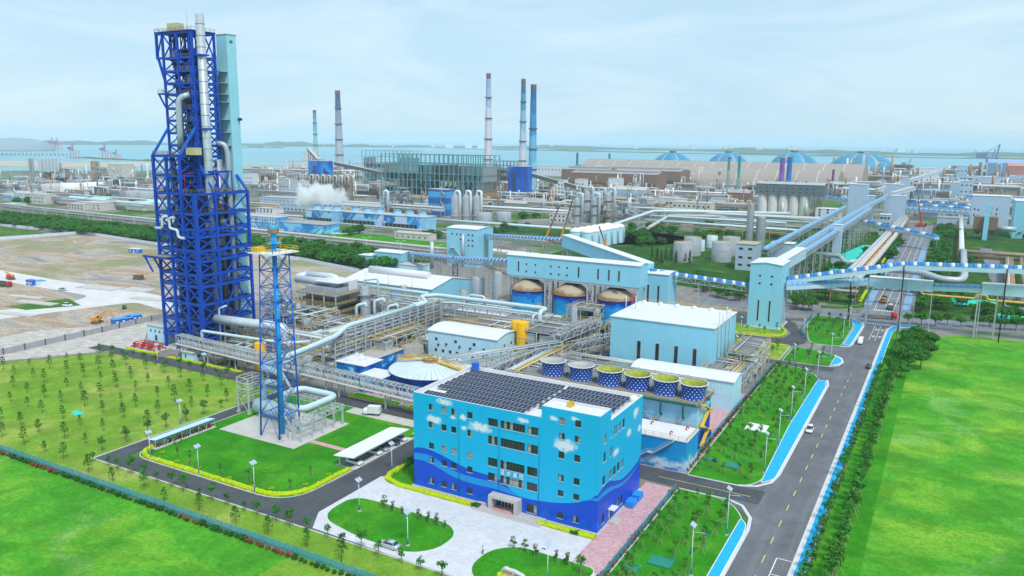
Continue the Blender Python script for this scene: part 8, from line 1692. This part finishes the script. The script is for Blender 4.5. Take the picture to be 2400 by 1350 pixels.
O('stair_duct',MB().box(x0+(x1-x0)*.42,y-4,0,x0+(x1-x0)*.62,y,h_*1.1),m_clad,t); O('exhaust_stack',MB().box(x0+(x1-x0)*.5,y+14,0,x0+(x1-x0)*.72,y+17,h_*1.55),m_clad,t)
pipe('fat grey duct from the bag filter to the edge hall',[(x1,y+6,h_*.5),(x1+14,y+6,h_*.5)],2.2,m_silver)
for i,(a,b,lab)in enumerate((((-46,1040,15),(18,1004,15),'blue and white distant conveyor, upper line of the junction'),((-44,1000,13),(16,985,13),'blue and white distant conveyor, second line of the junction'),((-40,910,15),(16,892,15),'light blue distant twin conveyor right of the junction'),((-72,735,16),(-8,680,11),'blue and white distant conveyor falling across the far road'),((12,1010,24),(80,1000,24),'blue and white conveyor above the dedusting house'))):conveyor(lab,[a,b],2.0,tube=m_cvl if i==2 else None,pitch=5,sup=30,side=m_cvg)
for a,b,lab in(((-60,960,26),(-42,1040,30),'short conveyor gallery beyond the junction'),((-90,1150,20),(-20,1400,40),'distant grey conveyor gallery behind the junction'),((20,1500,20),(160,1500,44),'distant gallery climbing toward the pink store'),((-20,1700,20),(130,1690,26),'hazy level gallery before the pink store')):gallery(lab,a,b,5,4,m_blk,40)
# red crane, mobile cranes
def crane(label,px,pb,tip,cm,bm,base=True):
 x,y=at(px,pb); t=T('mobile_crane',label,'crane',(x,y,0)); O('carrier',MB().box(x-5,y-1.4,.8,x+5,y+1.4,2.4),cm,t); O('cab',MB().box(x+3,y-1.2,2.4,x+5,y+1.2,4),m_glass,t); O('turntable',MB().box(x-2.5,y-1.4,2.45,x+1,y+1.4,4.2),cm,t)
 for sx in(-3.6,-1.2,1.2,3.6):O('wheel',MB().cyl((x+sx,y-1.5,.7),(x+sx,y+1.5,.7),.7,n=10),m_rubber,t)
 z1=ray_y(*tip,y)[1]; x1_=ray_y(*tip,y)[0]; mid=Vector((x,y,3.8)).lerp(Vector((x1_,y,z1)),.36); O('boom_base',MB().beam((x,y,3.8),mid,1.5),bm,t); O('boom',MB().beam(mid,(x1_,y,z1),.8),m_steeld,t)
crane('orange mobile crane with black boom left of the absorber tanks',1278,572,(1311,483),m_orange,m_orange); crane('second orange mobile crane with longer black boom',1314,572,(1342,468),m_orange,m_orange); crane('red mobile crane blocking the far end of the main road',2158,532,(2149,440),m_red,m_red); crane('crane with thin dark boom in front of the absorber tanks',1420,590,(1404,530),m_conc,m_orange)
# pipe bridges by the far road
rack('heavy brown pipe bridge running along the left of the far road',(-46,450),(-41,880),8,(6,8.6),22,3,81,m_rust,None,(.5,1.5),[m_conc,m_silver,m_frame,m_orange],False)
pipe('fat pale pipe on the bridge along the far road',[(-41,452,8.4),(-38.8,540,9.2),(-37.5,690,9.2),(-38,860,9.2)],1.7,m_conc,14)
pipe('fat pale pipe with a dip left of the pipe bridge',[(-78,560,7),(-62,556,7),(-57,546,4),(-50,548,6)],1.5,m_silver)
rack('pipe rack between the tall tower and the yellow pipe',(-62,430),(-38,428),7,(6,9),10,5,82,m_rust,None,(.3,.7),None,False)
t=T('yellow_pipe_bridge','yellow pipe on a dark truss crossing the main road','pipe bridge',(-40,438,0))
O('pipe',MB().tube([(-52,426,8.6),(-40,429,8.6),(-39,432,10.4),(-12,436,10.4),(-9.6,436.4,10.4),(-9.4,436.4,6.6),(14,438,6.6),(14.6,438,8.6),(18.6,438.4,8.6),(19,438.4,6.4),(70,442,6.4)],.62,10,1.4),m_orange2 if 'm_orange2' in globals()else M('pipe_yellow',(.72,.42,.07),.5,var=.1,streak=.2),t)
O('truss',truss(MB(),(-38,433.4,7.2),(-11,437,7.2),2.2,2.2,10,.2),m_steeld,t)
for x,y in((-38,433.4),(-11,437),(8,437.8),(30,439.6),(50,441)):O('trestle',bent(MB(),x,y,6.6,2.4,'y',.3),m_steeld,t)
pipe('fat pale pipe sweeping from the road to the right under the conveyors',[(-30,500,9),(-12,500,8.6),(-2,492,6.6),(8,494,6.6),(9.6,500,8),(9.6,560,8),(9.6,615,9)],1.9,m_silver,14,4)
rack('brown pipe bridge running right below the bag filter',(6,616),(70,616),5,(5,8),14,3,83,m_rust,None,(.6,1.3),[m_brown,m_rust,m_conc],False)
rack('narrow white pipe bridge running straight away on the right',(8.5,620),(8.5,960),4,(6.5,),14,3,84,m_rust,None,(.4,.9),[m_white,m_pipe,m_white],False)
pipe('brown bridge pipe at the right edge',[(38,480,6),(40,560,6),(43,614,7)],1.2,m_brown)
rack('rusty pipe bridge at the lower right edge',(30,470),(36,612),5,(6,),16,4,85,m_rust,None,(.4,.9),[m_rust,m_conc,m_brown],False)
# left background: tanks, refinery, harbour
for px,pb,pt,wd,mm,lab in((155,454,430,42,m_white,'left one of two bright white storage tanks'),(207,452,428,40,m_white,'right one of two bright white storage tanks'),(110,452,433,50,m_conc,'pale beige storage tank left of the white ones'),(70,446,432,34,m_tank,'grey storage tank partly hidden by beige one'),(276,462,445,36,m_tank,'grey storage tank right of the white ones'),(302,468,448,34,m_tank,'darker grey storage tank right of the white ones'),(335,474,450,40,m_tank,'grey storage tank close to the blue tower'),(1130,523,498,36,m_tank,'low grey tank right of the absorber silos'),(1175,520,497,36,m_tank,'second low grey tank right of the absorber silos')):
 x,y=at(px,pb); d=math.hypot(x,y); y2=y+wd*d/FOC/2*.6; h_=ray_y(px,pt,y)[1]; vessel('storage_tank',lab,x,y2,0,wd*d/FOC/2,h_*.92,mm,.12,'tank',rails=False)
rnd=random.Random(21)
cols=[m_silver,m_silverd,m_conc,m_rust,m_brown,m_white]
for px,pb,pt,wd,mm,lab in((75,436,372,5,m_silverd,'thin dark refinery column at the far left'),(81,436,372,5,m_silverd,'second thin dark refinery column at the far left'),(100,430,372,8,m_silver,'first of five grey refinery silos'),(109,430,372,8,m_silver,'second of five grey refinery silos'),(117,430,371,8,m_silver,'third of five grey refinery silos'),(125,430,371,8,m_silver,'fourth of five grey refinery silos'),(133,430,371,8,m_silver,'fifth of five grey refinery silos'),(145,428,382,5,m_silverd,'lattice column right of the grey refinery silos'),(219,425,378,5,m_rust,'left rusty refinery column'),(227,425,378,6,m_rust,'right rusty refinery column'),(234,425,379,5,m_silverd,'dark column beside the rusty ones'),(298,418,386,5,m_white,'white column left of the blue tower'),(307,418,385,7,m_silver,'silver column left of the blue tower'),(313,418,386,6,m_silver,'second silver column left of the blue tower'),(334,418,384,3,m_silverd,'thin mast left of the blue tower'),(347,418,386,4,m_white,'thin white column left of the blue tower'),(205,428,386,3,m_white,'thin white refinery column before the harbour')):
 x,y=at(px,pb); d=math.hypot(x,y); h_=ray_y(px,pt,y)[1]; vessel('refinery_column',lab,x,y,0,wd*d/FOC/2,h_,mm,.4,'column','refinery columns',rails=False,n=14)
for i,(px,py,w_,d_,lv,lab)in enumerate(((120,440,60,20,(8,16,24),'refinery frame below the grey silos'),(78,442,34,16,(8,15),'refinery frame at the far left columns'),(150,432,30,16,(9,18,26),'refinery frame right of the grey silos'),(224,430,26,16,(10,20,28),'rusty refinery frame below the rusty columns'),(195,432,30,14,(8,16),'pale refinery frame before the harbour'),(320,440,60,18,(8,15),'refinery frame left of the blue tower'),(280,440,50,16,(7,13),'low refinery frame behind the grey tanks'),(50,452,50,14,(6,11),'low refinery frame at the left edge'),(340,455,50,14,(6,10),'low frame with pale pipes close to the tower'))):
 x,y=at(px,py); module(lab,x-w_/2,y,x+w_/2,y+d_,lv,90+i,rnd.choice([m_steeld,m_frame,m_rust]),.85,m_deck,rails=False,eq=cols)
m_bw=bpy.data.materials['cream_wall']; m_ww=bpy.data.materials['white_wall']
for pl,pr,pb,pt,mm,lab in((72,103,478,456,m_bw,'beige cube building before the storage tanks'),(10,66,466,452,m_ww,'long low white building at the left edge'),(160,195,492,478,m_bw,'low beige office in the left works'),(185,236,492,475,m_bw,'larger beige hall in the left works'),(255,287,420,385,m_bw,'pale cube tower in the left refinery'),(345,372,435,420,m_ww,'white process block beside the blue tower'),(0,30,486,478,m_ww,'small white shed at the left edge'),(150,176,424,412,m_ww,'low white store in the refinery'),(175,196,424,411,m_teal,'low pale blue store in the refinery'),(710,735,402,356,m_ww,'distant tall white office tower'),(676,708,405,378,m_ww,'distant white block left of the tall office tower'),(655,683,462,420,M('pale_grey_tower',(.50,.54,.60),.8),'pale grey tower block left of the blue coal tower'),(690,726,455,425,m_ww,'low white shed beside the blue coal tower'),(570,592,432,407,m_ww,'white block right behind the blue furnace tower'),(826,846,410,383,m_ww,'hazy lattice white block before the teal frame'),(850,900,428,408,m_ww,'long low white shed under the teal frame'),(600,640,500,488,m_ww,'low white shed in front of the grey long building')):
 x0,x1,y,h_=fb(pl,pr,pb,pt); hall('works_building',lab,x0,y,x1,y+max(12,(x1-x0)*.6),h_,mm,m_conc,wins=winrow(x0,x1,5,h_*.55,2,2)+winrow(x0,x1,5,h_*.15,2,2))
for i,(px,py,n_)in enumerate(((160,478,4),(215,480,5),(270,490,6),(310,492,5),(345,488,4))):
 x,y=at(px,py); t=hall('saw_roof_shed',f'{["leftmost", "second", "middle", "fourth", "rightmost"][i]} pale blue roofed shed in the left works',x-16,y,x+18,y+30,5,m_bw,M('roof_pale_blue',(.45,.66,.78),.6,var=.15),'gable',3)
 for j in range(n_):O('roof_light',MB().box(x-13+j*5,y+3,6.4,x-11+j*5,y+12,7.3),m_cladw,t)
 # steelworks fill: many small low buildings that cannot be told apart at this distance
def filler(n_,region,seed,lab,grp,hs,mats):
 rnd=random.Random(seed)
 for _ in range(n_):
  px=rnd.uniform(region[0],region[2]); py=rnd.uniform(region[1],region[3]); x,y=at(px,py); s_=y/700; w_,d_=rnd.uniform(8,34)*max(1,s_*.8),rnd.uniform(8,20)*max(1,s_*.8); h_=rnd.uniform(*hs); mm=rnd.choice(mats)
  t=T('works_shed',lab,'shed',(x,y,0),grp); kind=rnd.choice(['flat','gable','arch']); O('wall',hall_walls(x-w_/2,y,x+w_/2,y+d_,h_,kind,h_*.2),mm,t); O('roof',roof_mesh(x-w_/2,y,x+w_/2,y+d_,h_+.01,kind,h_*.2),rnd.choice([m_concd,m_tank,m_millr,bpy.data.materials['roof_grey'],m_brown]),t)
  if rnd.random()<.7:O('pipe',MB().tube([(x-w_/2-3,y-2,0),(x-w_/2-3,y-2,h_+2),(x+w_/2+4,y-2,h_+2),(x+w_/2+4,y-2,0)],.5+.3*s_,6),rnd.choice([m_pipe,m_conc,m_rust]),t)
  if rnd.random()<.5:O('stack',MB().cyl((x+w_*.2,y+d_*.5,h_),(x+w_*.2,y+d_*.5,h_*rnd.uniform(1.5,2.6)),.7*max(1,s_),n=8),rnd.choice([m_silver,m_rust,m_white]),t)
FMAT=[m_concd,m_concd,m_bw,m_silverd,m_rust,m_blk,m_steeld,m_tank]
filler(75,(600,398,900,460),1,'small works shed in the hazy coking plant left of the teal frame','sheds of the coking plant',(5,14),FMAT)
filler(64,(900,440,1330,500),2,'small works shed in the yard below the teal frame and chimneys','sheds below the chimneys',(4,11),FMAT)
filler(84,(1330,430,1780,500),3,'small works shed in the yard in front of the brown mill','sheds before the brown mill',(4,12),FMAT)
filler(90,(1940,400,2400,470),4,'small works shed in the hazy steelworks on the right','sheds of the right steelworks',(6,20),[m_blk,m_tank,m_concd,m_mill,m_blk])
filler(60,(0,425,380,470),5,'small works shed in the left refinery','sheds of the left refinery',(4,12),FMAT)
filler(24,(2130,470,2400,530),6,'small works shed between the distant conveyors on the right','sheds between the distant conveyors',(5,12),[m_blk,m_concd,m_tank])
# coal yard
for px,py,w_,l in((640,425,120,'long black coal heap left of the blue coal tower'),(1130,470,60,'black coal heap under the chimneys'),(1290,478,70,'black coal heap beside the dark belt gallery'),(860,455,80,'black coal heap right of the brown silos'),(1400,478,50,'dark ore heap behind the scrubber columns')):
 x,y=at(px,py); S('coal_heap',MB().add([(x-w_,y-10,0),(x+w_,y-10,0),(x+w_,y+18,0),(x-w_,y+18,0),(x-w_*.9,y+2,7),(x-w_*.2,y+5,9),(x+w_*.4,y+4,7),(x+w_*.92,y+3,6)],[(0,1,7,6,5,4),(2,3,4,5,6,7),(1,2,7),(3,0,4)]),M('coal',(.03,.03,.033),.95,var=.3),l,'heap')
 # harbour cranes, loaders, far hall
m_crp=M('crane_pink',(.60,.22,.26),.6); m_crb=M('crane_blue',(.16,.26,.42),.6)
def harbour(label,px,pb,pt,mat,s_=1.0):
 x,y=at(px,pb); h_=ray_y(px,pt,y)[1]; t=T('harbour_crane',label,'crane',(x,y,0),'harbour cranes'); w_=h_*.34
 for sx in(-1,1):
  for sy in(0,1):O('leg',MB().beam((x+sx*w_/2,y+sy*w_,0),(x+sx*w_*.4,y+sy*w_,h_*.55),h_*.035),mat,t)
 O('sill_beam',MB().beam((x-w_*.6,y,h_*.55),(x+w_*.6,y,h_*.55),h_*.05),mat,t); O('machine_house',MB().box(x-w_*1.3,y,h_*.56,x-w_*.4,y+w_*.6,h_*.72),m_crb,t); O('boom',MB().beam((x+w_*.3,y,h_*.5),(x+w_*.5,y,h_),h_*.05),mat,t); O('mast',MB().beam((x,y,h_*.55),(x+w_*.2,y,h_*.85),h_*.03),mat,t); O('tie',MB().beam((x-w_*1.2,y,h_*.6),(x+w_*.48,y,h_*.97),h_*.015),mat,t)
for px,pb,pt,l in((170,372,334,'left pinkish harbour crane by the water'),(245,374,336,'right pinkish harbour crane by the water'),(272,376,350,'small harbour crane right of the pair'),(122,352,322,'hazy distant harbour crane'),(134,352,322,'second hazy distant harbour crane')):harbour(l,px,pb,pt,m_crp)
harbour('grey ship loader behind the right steelworks',2126,404,372,m_crb); harbour('tall grey ship unloader above the pink store',2320,412,338,m_crb)
x,y=at(40,352); S('stadium_hall',MB().lathe((x,y,0),[(190,0),(180,28),(140,50),(80,64),(0,70)],40),M('hall_far',(.28,.34,.40),.8),'large hazy domed hall on the far left shore','hall')
t=T('jetty','long low jetty on piles across the left water','jetty',(-2500,1500,-2)); ja,jb=Vector((*at(-60,362),8)),Vector((*at(175,364),8)); O('deck',MB().beam(ja,jb,12,3),m_conc,t)
for i in range(26):p=ja.lerp(jb,i/25); O('pile',MB().box(p.x-2,p.y-2,-4,p.x+2,p.y+2,7),m_conc,t)
x0,x1,y,h_=fb(2312,2440,432,386); hall('blue_store','long hazy blue store behind the pink one at the right edge',x0,y+60,x1+60,y+140,h_*1.04,M('store_blue',(.22,.36,.55),.7),M('store_blue_roof',(.28,.42,.60),.7),'gable',8)
x0,x1,y,h_=fb(2356,2450,438,390); hall('pink_store','long pinkish brown store at the right edge',x0,y,x1+60,y+50,h_,M('store_pink',(.50,.24,.20),.8),M('store_pink_roof',(.54,.28,.24),.8),'gable',6)
rnd=random.Random(3)
for i in range(18):
 a=bear(rnd.uniform(620,2300),rnd.uniform(8400,9600)); S('far_apartment_tower',MB().cbox(a[0],a[1],-2,rnd.uniform(30,80),40,rnd.uniform(25,60),YAW),m_ww,'hazy apartment tower on the opposite shore','building','apartment towers on the far shore')
for px,py,l,w_ in((935,347,'long cargo ship far out on the water',150),(1340,356,'small ship on the water behind the chimneys',60),(1275,352,'tiny ship on the water',40),(380,362,'hazy ship near the left mole',90)):
 x,y=at(px,py,-2); t=T('ship',l,'ship',(x,y,-2)); O('hull',MB().cbox(x,y,-2,w_,w_*.16,w_*.06,YAW),m_crp,t); O('bridge',MB().cbox(x-math.cos(YAW)*w_*.38,y-math.sin(YAW)*w_*.38,w_*.06-2,w_*.08,w_*.12,w_*.1,YAW),m_white,t)
 # inscribed stone on the plaza lawn
t=T('inscribed_stone','pale boulder slab with a line of red carved characters on the plaza lawn','stone',(-64.5,117,.14)); pr=[(-67.0,.14),(-66.9,1.3),(-66.3,1.75),(-65.4,1.6),(-64.4,1.65),(-63.4,1.4),(-62.6,1.25),(-62.0,.8),(-61.7,.14)]
O('slab',MB().add([(x,y,z)for y in(116.7,117.5)for x,z in pr],[tuple(range(9)),tuple(reversed(range(9,18)))]+[(i,9+i,9+(i+1)%9,(i+1)%9)for i in range(9)]),M('boulder',(.60,.58,.58),.85,var=.15,scale=2),t)
for i,ch in enumerate(('lu','ji','kong','shu',None,'ji','lu','kong','shu')):
 if not ch:continue
 b=MB(); xq,zq=-66.5+i*.5,.98-.035*i
 for j,(a,c_,d,e)in enumerate(ST_[ch]):b.beam((xq+a*.38,116.66-.001*j,zq+c_*.4),(xq+d*.38,116.66-.001*j,zq+e*.4),.03,.05)
 O('character',b,m_red,t)
 # thin masts, vents and lattice towers that stand all over the works
def masts(n_,reg,seed,lab,grp):
 rnd=random.Random(seed)
 for _ in range(n_):
  px,py=rnd.uniform(reg[0],reg[2]),rnd.uniform(reg[1],reg[3]); x,y=at(px,py); s_=max(.8,y/800); h_=rnd.uniform(9,26)*max(1,s_*.8); r_=rnd.uniform(.5,1.5)*s_; t=T('vent_column',lab,'column',(x,y,0),grp); mm=rnd.choice([m_tank,m_silverd,m_conc,m_rust,m_white,m_steeld])
  O('shaft',MB().cyl((x,y,0),(x,y,h_),r_,r_*.8,9),mm,t)
  if rnd.random()<.6:O('pipe',MB().tube([(x,y,h_*.9),(x,y,h_+1.6*s_),(x+3.4*s_,y,h_+1.6*s_),(x+3.4*s_,y,0)],.45*s_,6),rnd.choice([m_pipe,m_conc,m_white]),t)
  if rnd.random()<.6:O('platform',MB().lathe((x,y,h_*.7),[(r_,0),(r_+1.1*s_,0),(r_+1.1*s_,.3),(r_,.3)],9),m_rust,t)
  if rnd.random()<.5:O('base_unit',MB().cbox(x+4*s_,y+3,0,6*s_,5,rnd.uniform(3,7)*s_),rnd.choice([m_concd,m_silverd,m_steeld,m_brown]),t)
masts(60,(600,405,900,470),1,'thin vent column in the hazy coking plant left of the teal frame','vent columns of the coking plant'); masts(50,(900,450,1330,505),2,'thin vent column below the teal frame and chimneys','vent columns below the chimneys'); masts(80,(1330,435,1780,520),3,'thin vent column in front of the brown mill','vent columns before the brown mill'); masts(60,(1940,410,2400,490),4,'thin vent column in the right steelworks','vent columns of the right steelworks'); masts(50,(0,425,370,468),5,'thin vent column in the left refinery','vent columns of the left refinery')
for i,(px0,px1,py,l)in enumerate(((600,860,470,'far pipe bridge left of the steam'),(1340,1760,492,'far pipe bridge in front of the filter house'),(1350,1760,470,'far pipe bridge below the brown mill'),(1330,1700,510,'far pipe bridge behind the scrubber columns'),(1000,1330,505,'far pipe bridge behind the absorber silos'),(590,700,520,'far pipe bridge behind the mural office'),(1500,1840,536,'pipe bridge before the white silo house'),(1960,2130,470,'hazy pipe bridge behind the junction'),(2140,2400,455,'hazy pipe bridge in the right steelworks'),(0,360,447,'hazy pipe bridge across the left refinery'),(0,380,472,'pipe bridge before the storage tanks'),(1000,1320,470,'far pipe bridge under the teal frame'))):
 y=at((px0+px1)/2,py)[1]; a,b=ray_y(px0,py,y)[0],ray_y(px1,py,y)[0]; s_=y/700; rack(l,(a,y),(b,y+4),6*s_,(5*s_,8*s_),(b-a)/12,4,400+i,None,None,(.35*s_,.9*s_),[m_conc,m_pipe,m_rust,m_silver,m_white],False)
 # hazy coastal air
hz=NT('haze_air'); hz.n.remove(hz.b); _out=[q for q in hz.n if q.type=='OUTPUT_MATERIAL'][0]
_v=hz.new('ShaderNodeVolumePrincipled'); _v.inputs['Color'].default_value=(0.74,0.90,1.0,1); _v.inputs['Density'].default_value=0.00007; _v.inputs['Anisotropy'].default_value=-0.25
hz.link(_v.outputs[0],_out.inputs['Volume'])
ho=O('haze',MB().box(-15000,-3500,-4.0,15000,27000,200),hz.mat); ho['kind']='stuff'
